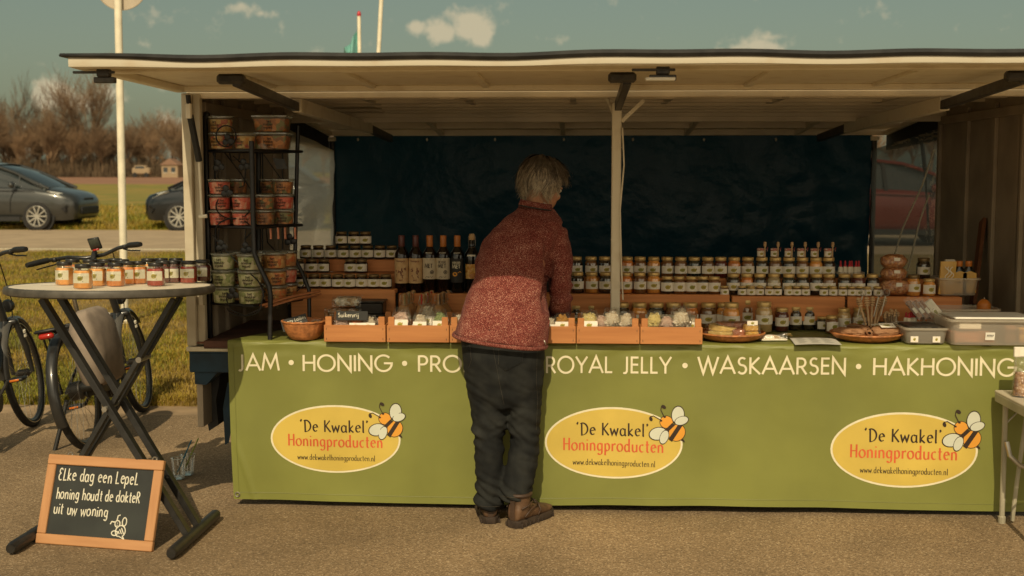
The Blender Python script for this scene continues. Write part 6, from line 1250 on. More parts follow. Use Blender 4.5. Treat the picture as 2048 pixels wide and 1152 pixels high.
    for t,wd_,z in ((-.13,.03,.0),(-.11,.075,.012),(-.05,.085,.018),(.02,.05,.01),(.09,.025,.004),(.14,.018,-.004),(.15,.008,-.012)): rings.append([ST+V((t,wd_*cos(a),z+.035+.026*sin(a))) for a in [2*PI*j/12 for j in range(12)]])
    mb.loft(rings); sd_=b_(mb,'saddle','black'); mb=MB(); mb.tube([ST+V((.015,0,-.14)),ST+V((-.0,0,.03))],.014,8); b_(mb,'seat_post','chrome',sd_)
    # rear rack, lamp
    mb=MB()
    for s in(-1,1): mb.tube([V((.26,s*.06,.72)),V((-.20,s*.06,.72)),V((-.24,s*.04,.71))],.007,6); mb.tube([V((-.05,s*.075,r)),V((-.06,s*.065,.72))],.006,6); mb.tube([V((-.02,s*.075,r)),V((-.16,s*.062,.715))],.006,6)
    for x in (.2,.05,-.1,-.22): mb.tube([V((x,-.06,.72)),V((x,.06,.72))],.006,6)
    b_(mb,'luggage_rack','black')
    mb=MB(); mb.box(V((-.262,0,.705)),(.03,.085,.032),.010); l_=b_(mb,'rear_lamp','redlens'); mb=MB(); mb.box(V((-.25,0,.735)),(.05,.125,.018),.006); b_(mb,'lamp_cover','black',l_)
    mb=MB(); mb.box(V((-.352,0,.40)),(.008,.02,.02),.003); b_(mb,'reflector','steel')
    # chain guard, crank, pedals
    mb=MB(); mb.box(V((.24,-.055,.315)),(.50,.018,.075),.008,Matrix.Rotation(R(5),3,'Y')); mb.lathe([(.085,-.008),(.09,0),(.085,.008)],20,BBk+V((0,-.058,0)),rot=Matrix.Rotation(PI/2,3,'X')); b_(mb,'chain_guard','black')
    mb=MB(); mb.lathe([(.05,-.05),(.075,-.04),(.075,.04),(.05,.05)],18,BBk,rot=Matrix.Rotation(PI/2,3,'X')); b_(mb,'motor','darkmetal')
    for s,a in((-1,R(25)),(1,R(205))):
        e=BBk+V((.17*cos(a),s*.085,.17*sin(a))); mb=MB(); mb.tube([BBk+V((0,s*.075,0)),e],.010,7); cr_=b_(mb,'crank','darkmetal'); mb=MB(); mb.box(e+V((0,s*.055,0)),(.085,.095,.022),.006); pd=b_(mb,'pedal','black',cr_)
        for q_ in (-.044,.044): mb=MB(); mb.box(e+V((q_,s*.055,0)),(.003,.055,.012),.001); b_(mb,'pedal_reflector','orangelens',pd)
    mb=MB(); mb.tube([V((.02,.075,.30)),V((-.04,.17,.06)),V((-.055,.19,.012))],[.014,.013,.012],8); mb.box(V((-.06,.20,.008)),(.05,.035,.014),.005); b_(mb,'kickstand','black')
    if bag:
        mb=MB(); n=20
        for s in (-1,):
            rings=[]
            for z,sx,yo in ((.36,.18,.06),(.38,.21,.080),(.55,.235,.098),(.70,.22,.088),(.775,.18,.06),(.80,.12,.035)):
                rings.append([V((.06+sx*math.copysign(abs(cos(a))**.55,cos(a)),s*.150+yo*math.copysign(abs(sin(a))**.7,sin(a))+.018*NZ((cos(a)*2+z*3,z*6,1),1.2),z)) for a in [2*PI*j/n for j in range(n)]])
            mb.loft(rings)
        pb=b_(mb,'pannier_bag','bagcloth'); mb=MB(); mb.box(V((.06,-.128,.372)),(.40,.135,.055),.02); b_(mb,'bag_base','black',pb)
        mb=MB(); mb.tube([V((.22,-.20,.74)),V((.27,-.18,.70)),V((.26,-.15,.60)),V((.28,-.12,.5))],.012,7); b_(mb,'chain_lock','steel'); mb=MB(); mb.tube([V((-.13,-.175,.40)),V((-.12,-.196,.60)),V((-.05,-.19,.77))],.005,5); b_(mb,'bag_strap','black',pb)
    return B
rc=P(172,892,Z=0)+V((.045,-.06,0)); fc_=P(292,832,Z=0)+V((-.045,-.09,0)); B1=bike('dark electric bicycle with grey pannier bag parked behind the standing table')
def place(B,rear,ang,leanr): B.matrix_world=Matrix.Translation(rear)@Matrix.Rotation(ang,4,'Z')@Matrix.Rotation(leanr,4,'X')
ang=math.atan2(fc_.y-rc.y,fc_.x-rc.x); place(B1,rc,ang,R(-10.5))
f2=P(70,852,Z=0); B2=bike('dark bicycle cut by the left edge of the photo',False); ang2=ang+R(2); place(B2,f2-V((cos(ang2),sin(ang2),0))*1.10,ang2,R(-10))
# ---------------------------------------------------------------- the person at the counter
M['skin']=pm('skin',(.46,.22,.12),rough=.5,var=.12,scale=40); M['shirt']=pm('shirt',(.6,.5,.4),rough=.8,var=.05)
def wool(name):
    m=bpy.data.materials.new(name); m.use_nodes=True; t=m.node_tree; n=t.nodes; l=t.links; b=n['Principled BSDF']; b.inputs['Roughness'].default_value=.95; b.inputs['Specular IOR Level'].default_value=.15; b.inputs['Sheen Weight'].default_value=.04
    tcn=n.new('ShaderNodeTexCoord'); mp=n.new('ShaderNodeMapping'); mp.inputs['Scale'].default_value=(1,1,1.5); l.new(tcn.outputs['Object'],mp.inputs[0])
    nz=n.new('ShaderNodeTexNoise'); nz.inputs['Scale'].default_value=270; nz.inputs['Detail'].default_value=3; l.new(mp.outputs[0],nz.inputs['Vector'])
    n2=n.new('ShaderNodeTexNoise'); n2.inputs['Scale'].default_value=14; n2.inputs['Detail'].default_value=3; l.new(mp.outputs[0],n2.inputs['Vector'])
    ad=n.new('ShaderNodeMath'); ad.operation='MULTIPLY_ADD'; l.new(n2.outputs[0],ad.inputs[0]); ad.inputs[1].default_value=.16; l.new(nz.outputs[0],ad.inputs[2])
    rp=n.new('ShaderNodeValToRGB'); e=rp.color_ramp.elements; e[0].position=.44; e[0].color=(.075,.014,.012,1); e[1].position=.78; e[1].color=(.60,.40,.30,1); x=e.new(.57); x.color=(.165,.034,.027,1); x=e.new(.66); x.color=(.27,.082,.060,1)
    l.new(ad.outputs[0],rp.inputs[0]); l.new(rp.outputs[0],b.inputs['Base Color'])
    bp=n.new('ShaderNodeBump'); bp.inputs['Strength'].default_value=.7; bp.inputs['Distance'].default_value=.004; l.new(nz.outputs[0],bp.inputs['Height']); l.new(bp.outputs[0],b.inputs['Normal']); return m
M['wool']=wool('wool')
M['denim']=pm('denim',(.0105,.0115,.0115),rough=.9,var=0,col2=(.027,.028,.025),scale=11,bump=.5,bscale=420,lo=.4,hi=.75,spec=.2,bdist=.001)
M['stitch']=pm('stitch',(.05,.043,.03),rough=.8,var=.2)
M['leather']=pm('leather',(.055,.028,.013),rough=.6,var=0,col2=(.125,.066,.032),scale=14,bump=.4,bscale=60); M['leather2']=pm('leather2',(.05,.027,.015),rough=.6,var=.3,scale=14,bump=.3,bscale=60); M['solem']=pm('solem',(.035,.022,.014),rough=.75,var=.3,scale=30,bump=.5,bscale=50)
M['hair']=pm('hair',(.20,.135,.065),rough=.5,var=0,col2=(.44,.34,.20),scale=45,lo=.35,hi=.62); M['hairdark']=pm('hairdark',(.078,.060,.040),rough=.6,var=.3,scale=40)
YP=-.20
PE=thing('person','person in a red flecked wool jacket and dark jeans leaning over the counter','person',(P(1010,1040,Z=0).x,YP,0))
def pp(name,me_or_mb,mat=None,par=None,sm=180):
    o=mk(name,me_or_mb,par or PE) if not isinstance(me_or_mb,MB) else me_or_mb.build(name,mat,par or PE,smooth=sm)
    if not par: o.location=-V(PE.location)
    return o
def ringpx(l,r,Y,b,n=28,pw=.85,fy=0):
    a_=P(*l,Y=Y); c_=P(*r,Y=Y); m=(a_+c_)/2; h=(c_-a_)/2
    return [m+h*(math.copysign(abs(cos(t))**pw,cos(t)))+V((0,b*math.copysign(abs(sin(t))**pw,sin(t))+fy,0)) for t in [2*PI*i/n for i in range(n)]]
def limb(mb,pts,n=16):
    "pts: (px,py,Y,radius)"
    mb.tube([P(x,y,Y=Y) for x,y,Y,r in pts],[r for *_,r in pts],n)
o_=-.02
# jacket: torso rings from hem to collar, arms, fused
mb=MB(); mb.loft([ringpx((909,668),(1093,693),-.14+o_,0.160),ringpx((914,650),(1097,668),-.13+o_,0.164),ringpx((922,625),(1098,640),-.115+o_,0.160),ringpx((934,595),(1096,605),-.095+o_,0.153),ringpx((945,565),(1094,570),-.07+o_,0.147),ringpx((953,530),(1098,532),-.04+o_,0.141),ringpx((964,495),(1108,497),-.01+o_,0.133),ringpx((980,465),(1120,467),.025+o_,0.118),ringpx((1005,440),(1124,443),.055+o_,0.094),ringpx((1030,422),(1116,428),.08+o_,0.069),ringpx((1042,408),(1108,416),.095+o_,0.052)])
limb(mb,[(1108,462,.02,.060),(1116,490,.015,.064),(1119,530,.0,.060),(1121,562,-.01,.057),(1120,588,.0,.058),(1119,603,.03,.056),(1119,616,.10,.052),(1119,622,.17,.048)])
limb(mb,[(1006,470,.04,.055),(986,496,.06,.058),(974,530,.10,.060),(976,562,.15,.056),(992,580,.22,.052),(1010,592,.32,.046)])
XS=P(1095,560,Y=-.1).x
def foldj(co,nr):
    z=co.z; x=co.x
    k=.0
    k+=.0085*NZ((x*1.2+z*1.0,co.y,z*1.6-x*.5),6)+.0040*NZ((x+z,co.y,z*1.5-x),15)
    if nr.y<.2: k+=-.010*max(0,NZ((x*.9+z*1.4+3,1.3,(z-x*.8)*3.2),4.2)-.12)
    k+=-.030*math.exp(-((x-XS+.008*sin(z*20))/.013)**2)*(1 if nr.y<.3 else 0)*max(0,min(1,(1.36-z)*6))*max(0,min(1,(z-.95)*9))
    a=P(1020,528,Y=-.15); b_=P(1080,558,Y=-.15); d=(b_-a); t_=max(0,min(1,((x-a.x)*d.x+(z-a.z)*d.z)/(d.x**2+d.z**2))); ds=math.hypot(x-a.x-d.x*t_,z-a.z-d.z*t_); 
    if nr.y<0: k+=-.009*math.exp(-(ds/.012)**2)*sin(PI*(.15+.8*t_))
    for (ex,ez,am) in ((1128,575,.008),(1126,590,-.009),(1124,603,.008)):
        q=P(ex,ez,Y=-.05)
        if x>q.x-.06: k+=am*math.exp(-((z-q.z-.15*(x-q.x))/.010)**2)
    return k
me=setmat(remesh(mb,.0085,6,.6,foldj),'wool'); JK=pp('jacket',me)
mb=MB(); hem=ringpx((908,669),(1093,694),-.14+o_,.192,40); mb.tube([p+V((0,0,.004)) for p in hem],.009,8,closed=True); pp('hem',mb,'wool',JK)
mb=MB(); rc_=ringpx((1037,407),(1104,418),.09+o_,.066,30); rd_=ringpx((1041,398),(1104,409),.10+o_,.062,30); mb.loft([rc_,[p+V((0,-.006,0)) for p in rd_],rd_,[p+V((0,.006,-.02)) for p in rc_]],closed=True); 
pp('collar',mb,'wool',JK)
mb=MB(); mb.tube([p+V((0,-.007,.000)) for p in ringpx((1039,410),(1105,421),.09+o_,.070,30)],.0035,6,closed=True); pp('collar_seam',mb,'black',JK)
mb=MB(); sh=[P(1084,404,Y=.05),P(1092,410,Y=.05),P(1100,421,Y=.06),P(1106,432,Y=.09)]; mb.tube(sh,[.006,.008,.008,.005],7); pp('shirt_collar',mb,'shirt',JK)
q=P(1119,622,Y=.175+o_); mb=MB(); mb.tube([q+V((.05*cos(a),-.004,.048*sin(a))) for a in [2*PI*i/20 for i in range(20)]],.007,7,closed=True); pp('cuff',mb,'wool',JK)
mb=MB(); mb.tube([P(1091,688,Y=-.20),P(1094,660,Y=-.19),P(1098,640,Y=-.17)],.005,6); pp('jacket_edge',mb,'wool',JK)
mb=MB(); a=P(1088,680,Y=-.25); mb.tube([a,a+V((.008,0,-.022))],.003,6); pp('zip_pull',mb,'steel',JK)
# trousers
mb=MB()
mb.loft([ringpx((920,640),(1092,650),-.13+o_,.150),ringpx((922,680),(1090,684),-.13+o_,.156),ringpx((925,715),(1089,716),-.13+o_,.160),ringpx((929,750),(1087,750),-.13+o_,.152),ringpx((934,785),(1085,785),-.135+o_,.130),ringpx((940,812),(1083,812),-.14+o_,.10)])
def leg(rows): mb.loft([ringpx((l,y),(r_,y+(1 if k else 0)),Y+o_,b,20,.95) for k,(l,r_,y,Y,b) in enumerate(rows)])
leg([(930,1016,740,-.13,.12),(936,1018,790,-.13,.110),(942,1016,830,-.14,.098),(947,1009,870,-.15,.088),(949,1007,910,-.16,.080),(950,1006,950,-.165,.074),(952,1004,980,-.175,.068),(955,1002,1000,-.18,.063),(958,1001,1019,-.18,.060)])
leg([(1006,1088,740,-.13,.12),(1010,1085,790,-.13,.112),(1013,1082,830,-.14,.10),(1018,1081,870,-.155,.090),(1017,1078,910,-.17,.084),(1009,1073,945,-.185,.080),(1003,1068,968,-.20,.076),(1000,1064,985,-.21,.072),(1000,1062,1000,-.215,.066)])
def foldt(co,nr):
    z=co.z;x=co.x; k=.0035*NZ((x*.8,co.y*.8,z*2.2),8)
    lz=z/.83
    kn=math.exp(-((z-.42)/.12)**2)+1.3*math.exp(-((z-.12)/.10)**2)+.4*math.exp(-((z-.66)/.08)**2)
    k+=.0150*kn*(abs(NZ((x*1.1,co.y*.6,z*3.4+x*1.6),7))*2-.55)
    cx=P(1012,800,Y=-.28).x
    if nr.y<.2 and z>.38: k+=-.006*math.exp(-((x-cx-(.80-z)*.03)/.016)**2)*min(1,max(0,(.80-z)*6))
    q=P(1012,835,Y=-.2)
    for s in(-1,1):
        for j in range(3):
            zz=q.z-.01-.035*j; sl=.55*s
            if z>.4 and nr.y<.4: k+=.0055*math.exp(-((z-zz-sl*(-(x-q.x))*1.0)/.010)**2)*math.exp(-((x-q.x)/.07)**2)
    return k
me=setmat(remesh(mb,.0080,11,.65,foldt),'denim'); TRS=pp('trousers',me)
bv=BVHTree.FromPolygons([v.co.copy() for v in me.vertices],[tuple(p.vertices) for p in me.polygons])
def on(px,py,off=.0015):
    d=(P(px,py,Y=0)-CAM).normalized(); h=bv.ray_cast(CAM,d); 
    if h[0] is None: return None
    return h[0]+h[1]*off
M['stitch2']=pm('stitch2',(.12,.10,.065),rough=.8,var=.2)
def stitch(pts,w=.0022,name='stitching',mt='stitch'):
    mb=MB(); L=[]
    for a,b in zip(pts,pts[1:]):
        n=max(2,int(math.hypot(a[0]-b[0],a[1]-b[1])/2.5)); L+=[(a[0]+(b[0]-a[0])*i/n,a[1]+(b[1]-a[1])*i/n) for i in range(n)]
    L.append(pts[-1]); q=[on(x,y) for x,y in L]; q=[p for p in q if p]
    if len(q)>2: mb.tube(q,w/2,5); pp(name,mb,mt,TRS)
# back pocket as a fitted patch with stitched edge
pk=[(998,698),(1046,703),(1044,724),(1012,741),(997,729)]
def inb(u,v): 
    top=V(pk[0]).lerp(V(pk[1]),u); bot=V((997,729)).lerp(V((1012,741)),u/.33) if u<.33 else V((1012,741)).lerp(V((1044,724)),(u-.33)/.67); return top.lerp(bot,v)
mb=MB(); mb.grid(lambda u,v: (on(*inb(u,v),off=.0035) or V((0,0,0))),12,10); pp('back_pocket',mb,'denim',TRS)
for off_ in (0,):
    stitch([(998,699),(997,729),(1012,741),(1044,724),(1046,704)],.0022,mt='stitch2'); stitch([(1001,700),(1000,727),(1013,737),(1041,722),(1043,704)],.0016); stitch([(999,700),(1045,705)],.0018)
stitch([(940,690),(943,720),(938,735)],.0018); stitch([(1074,700),(1072,760),(1075,800),(1072,860)],.0014); stitch([(985,690),(998,760),(1008,810)],.0016)
stitch([(959,1012),(980,1014),(999,1012)],.002,'hem_seam'); stitch([(1003,992),(1030,996),(1060,990)],.002,'hem_seam')
# boots
def boot(heel,ang,label,s=1.0):
    B=Matrix.Translation(heel)@Matrix.Rotation(ang,4,'Z'); f=lambda x,y,z: B@V((x*s,y*s,z*s))
    rows=[(-.012,.028,.03,.085),(.0,.036,.024,.12),(.03,.041,.022,.125),(.07,.042,.022,.115),(.11,.043,.022,.098),(.15,.047,.022,.082),(.20,.049,.022,.068),(.24,.045,.024,.060),(.27,.032,.028,.052),(.285,.016,.03,.044)]
    mb=MB(); rings=[]
    for x,w_,z0,z1 in rows: rings.append([f(x,w_*math.copysign(abs(cos(a))**.75,cos(a)),(z0+z1)/2+(z1-z0)/2*math.copysign(abs(sin(a))**.8,sin(a))) for a in [2*PI*i/20 for i in range(20)]])
    mb.loft(rings); mb.tube([f(.045,0,.06),f(.042,0,.11),f(.040,0,.15)],[.046*s,.050*s,.051*s],16)
    me=setmat(remesh(mb,.006,3,.5,lambda co,nr:.0018*NZ(co,40)),'leather'); b=pp('boot',me)
    mb=MB(); out=[(-.020,.022),(-.005,.038),(.03,.045),(.08,.044),(.12,.046),(.17,.053),(.22,.053),(.26,.043),(.285,.026),(.293,.008)]
    lo=[(x,y) for x,y in out]+[(x,-y) for x,y in out[::-1]]
    mb.loft([[f(x*.97+.003,y*.92,.0) for x,y in lo],[f(x,y,.008) for x,y in lo],[f(x,y,.026+.006*(x<.05)) for x,y in lo],[f(x*.98,y*.94,.034) for x,y in lo]]); pp('sole',mb,'solem',b,30)
    mb=MB()
    for i in range(9):
        for sg in(-1,1): x=.0+.031*i; mb.box(f(x,sg*(.047 if x>.1 else .043),.012),(.009*s,.010,.020),.002,Matrix.Rotation(ang,3,'Z'))
    pp('sole_lugs',mb,'solem',b,30)
    mb=MB(); mb.tube([f(.040+.053*cos(a),.051*sin(a),.148) for a in [2*PI*i/22 for i in range(22)]],.009*s,8,closed=True); pp('padded_collar',mb,'leather2',b)
    mb=MB(); mb.loft([[f(-.0165+.001*abs(z-.07)*20,y,z) for y in (-.012,0,.012)] for z in (.035,.07,.10,.13)],ringclosed=False,cap=False); pp('heel_tab',mb,'leather2',b,0)
    mb=MB()
    for sg in(-1,1):
        for pts in ([(.02,.045,.05),(.06,.048,.075),(.10,.047,.085),(.13,.043,.085)],[(.0,.041,.09),(.04,.051,.10),(.075,.05,.115)],[(.12,.050,.04),(.14,.050,.06),(.13,.045,.085)]): mb.tube([f(x,sg*y,z) for x,y,z in pts],.0035,6)
    pp('seam_panels',mb,'leather2',b)
    mb=MB()
    for i in range(5): x=.085+.022*i; z=.128-.0125*i; mb.tube([f(x,-.030,z-.012),f(x+.006,0,z+.004),f(x+.012,.030,z-.012)],.0025,5)
    mb.tube([f(.09,-.02,.125),f(.10,-.055,.11),f(.115,-.05,.085)],.0022,5); pp('laces',mb,'ink',b); return b
hl=P(980,1049,Z=0); boot(V((hl.x,hl.y+.02,0)),R(100),'l',.95)
hr=P(1008,1059,Z=0); tr_=P(1085,1036,Z=0); an=math.atan2(tr_.y-hr.y,tr_.x-hr.x); boot(V((hr.x+.045,hr.y+.035,0)),R(58),'r',1.0)
# body: head, neck, trunk, arms and hands with fingers, one continuous skin
hc=P(1087,371,Y=.14); fwd=V((.58,.70,-.42)).normalized(); side=fwd.cross(V((0,0,1))).normalized(); upv=side.cross(fwd).normalized()
hm=Matrix((side,fwd,upv)).transposed()
hp=lambda x,y,z: hc+hm@V((x,y,z))
mb=MB(); mb.ell(hp(0,-.01,.02),(.073,.092,.092),18,12,hm); mb.ell(hp(0,.035,-.045),(.056,.062,.075),16,10,hm)
mb.tube([hp(0,.095,.02),hp(0,.112,-.012),hp(0,.100,-.022)],[.008,.014,.012],8); mb.ell(hp(0,.086,-.055),(.024,.012,.006),10,6,hm); mb.ell(hp(0,.083,-.067),(.021,.012,.007),10,6,hm); mb.ell(hp(0,.072,-.100),(.025,.020,.018),10,6,hm)
for s in(-1,1): mb.ell(hp(s*.072,.0,-.01),(.010,.020,.032),8,8,hm); mb.ell(hp(s*.032,.080,.022),(.022,.010,.008),8,6,hm); mb.ell(hp(s*.045,.06,-.03),(.02,.022,.02),8,6,hm)
nk=P(1078,420,Y=.08); mb.tube([hp(.0,-.02,-.05),(hp(0,-.03,-.09)+nk)/2,nk,P(1072,445,Y=.06)],[.058,.054,.058,.075],14)
mb.tube([P(1072,445,Y=.05),P(1040,520,Y=-.02),P(1010,640,Y=-.12)],[.08,.12,.12],14); mb.tube([P(1072,445,Y=.05),P(1110,470,Y=.02),P(1119,530,Y=.0),P(1120,585,Y=.0)],[.06,.045,.042,.036],10); mb.tube([P(1072,445,Y=.05),P(1000,470,Y=.03),P(975,530,Y=.1),P(985,575,Y=.18)],[.06,.045,.042,.036],10)
def hand(el,wr,dirv,upn,curl,thumb):
    "forearm from elbow to wrist, palm, five bent fingers; dirv points along the hand, upn out of its back"
    mb.tube([el,el.lerp(wr,.5),wr],[.040,.036,.026],12)
    d=dirv.normalized(); u=(upn-d*upn.dot(d)).normalized(); sd=d.cross(u)
    mb.ell(wr+d*.045,(.038,.052,.016),14,9,Matrix((sd,d,u)).transposed())
    for i,(off,L,r) in enumerate(((-.030,.070,.0085),(-.010,.080,.009),(.010,.075,.0088),(.028,.060,.0078))):
        p=wr+d*.085+sd*off; b1=d*cos(R(curl*.5))-u*sin(R(curl*.5)); b2=d*cos(R(curl*1.2))-u*sin(R(curl*1.2)); b3=d*cos(R(curl*1.8))-u*sin(R(curl*1.8))
        j1=p+b1*L*.48; j2=j1+b2*L*.32; j3=j2+b3*L*.25; mb.tube([p-d*.02,p,j1,j2,j3],[r,r*1.05,r,r*.92,r*.7],8)
    t0=wr+d*.025+sd*(.030*thumb); t1=t0+(d*.5+sd*thumb*.8-u*.25).normalized()*.040; t2=t1+(d*.85+sd*thumb*.25-u*.45).normalized()*.035; mb.tube([t0,t1,t2],[.013,.0105,.008],8)
hand(P(1120,600,Y=.02),P(1118,627,Y=.17),V((-.30,.72,-.22)),V((.15,.3,1)),32,-1)
hand(P(988,575,Y=.18),P(1012,594,Y=.34),V((.45,.75,-.25)),V((-.1,.3,1)),32,1)
me=setmat(remesh(mb,.0045,3,.5),'skin'); BD=pp('body',me)
for s in(-1,1): mb=MB(); mb.ell(hp(s*.032,.083,.010),(.011,.009,.009),10,8,hm); pp('eye',mb,'white',BD); 
# hair: a scalp cap and layered tapering locks
mb=MB(); mb.ell(hp(0,-.022,.026),(.085,.098,.098),22,14,hm)
me=remesh(mb,.007,2,.5,lambda co,nr:.004*NZ((co.x*3,co.y,co.z),14)); setmat(me,'hairdark'); HR=pp('hair',me)
rr=random.Random(21); vs=[];fs=[]
crown=hp(.005,-.05,.105)
hcen=hp(0,-.018,.018)
def sc(dv,k): q=hm.transposed()@dv; e=V((q.x/.098,q.y/.106,q.z/.102)); return hcen+dv*(k/e.length)
mbh=MB()
M['hairmid']=pm('hairmid',(.175,.135,.088),rough=.5,var=.3,scale=50); M['hairlight']=pm('hairlight',(.38,.315,.215),rough=.45,var=.25,scale=50)
ax=(crown-hcen).normalized(); e1=ax.orthogonal().normalized(); e2=ax.cross(e1); ff=hm@V((0,1,0))
LK=[MB(),MB(),MB()]
for i in range(270):
    a0=rr.uniform(0,2*PI); lay=rr.random(); dr=rr.uniform(-.55,.55); st0=.05+lay*1.25; ln=rr.uniform(.75,1.25); lift=rr.uniform(.02,.20)*(1.25-lay*.5); flick=rr.uniform(-.04,.24); ph=rr.uniform(0,6); cl_=rr.uniform(-.42,.30); dp_=rr.uniform(.09,.15)
    for j in range(22):
        wild=rr.random()<.07
        a=a0+rr.gauss(0,.085); th0=st0+rr.uniform(-.12,.12); dv0=e1*cos(a)+e2*sin(a); lim=(2.7 if dv0.dot(ff)<-.05 else 1.45)+cl_+rr.uniform(-.14,.12)
        th0=max(.02,th0); th1=min(th0+ln+rr.uniform(-.1,.1),lim)
        if th1-th0<.25: continue
        pts=[]; n=7
        for k in range(n+1):
            t=k/n; th=th0+(th1-th0)*t; aa=a+dr*.5*t*t+.13*sin(t*5+ph)*t; thc=min(th,1.75); dv=ax*cos(thc)+(e1*cos(aa)+e2*sin(aa))*sin(thc)
            p=sc(dv,1.03+lift*sin(PI*min(1,t*.75+.12))+flick*t**3+(.16*t*t if wild else 0))
            if th>1.75: p=p+V((0,0,-dp_*(th-1.75)))-(p-hcen).normalized()*.016*(th-1.75)+V((1,0,0))*.030*dr*(th-1.75)
            pts.append(p)
        w0=rr.uniform(.0009,.0022); vs=[]
        for k,p in enumerate(pts):
            tg=(pts[min(k+1,n)]-pts[max(k-1,0)]).normalized(); nn=(p-hcen).normalized(); sd=tg.cross(nn).normalized(); w_=w0*(1-.8*(k/n)**1.5); vs+=[p-sd*w_,p+sd*w_]
        g=lay*.9+rr.uniform(-.35,.35); LK[0 if g<.42 else (1 if g<.66 else 2)].add(vs,[(2*k,2*k+1,2*k+3,2*k+2) for k in range(n)])
for mb_,m_ in zip(LK,('hairdark','hairmid','hairlight')): mb_.build('hair_locks',m_,HR,smooth=180,recalc=False)
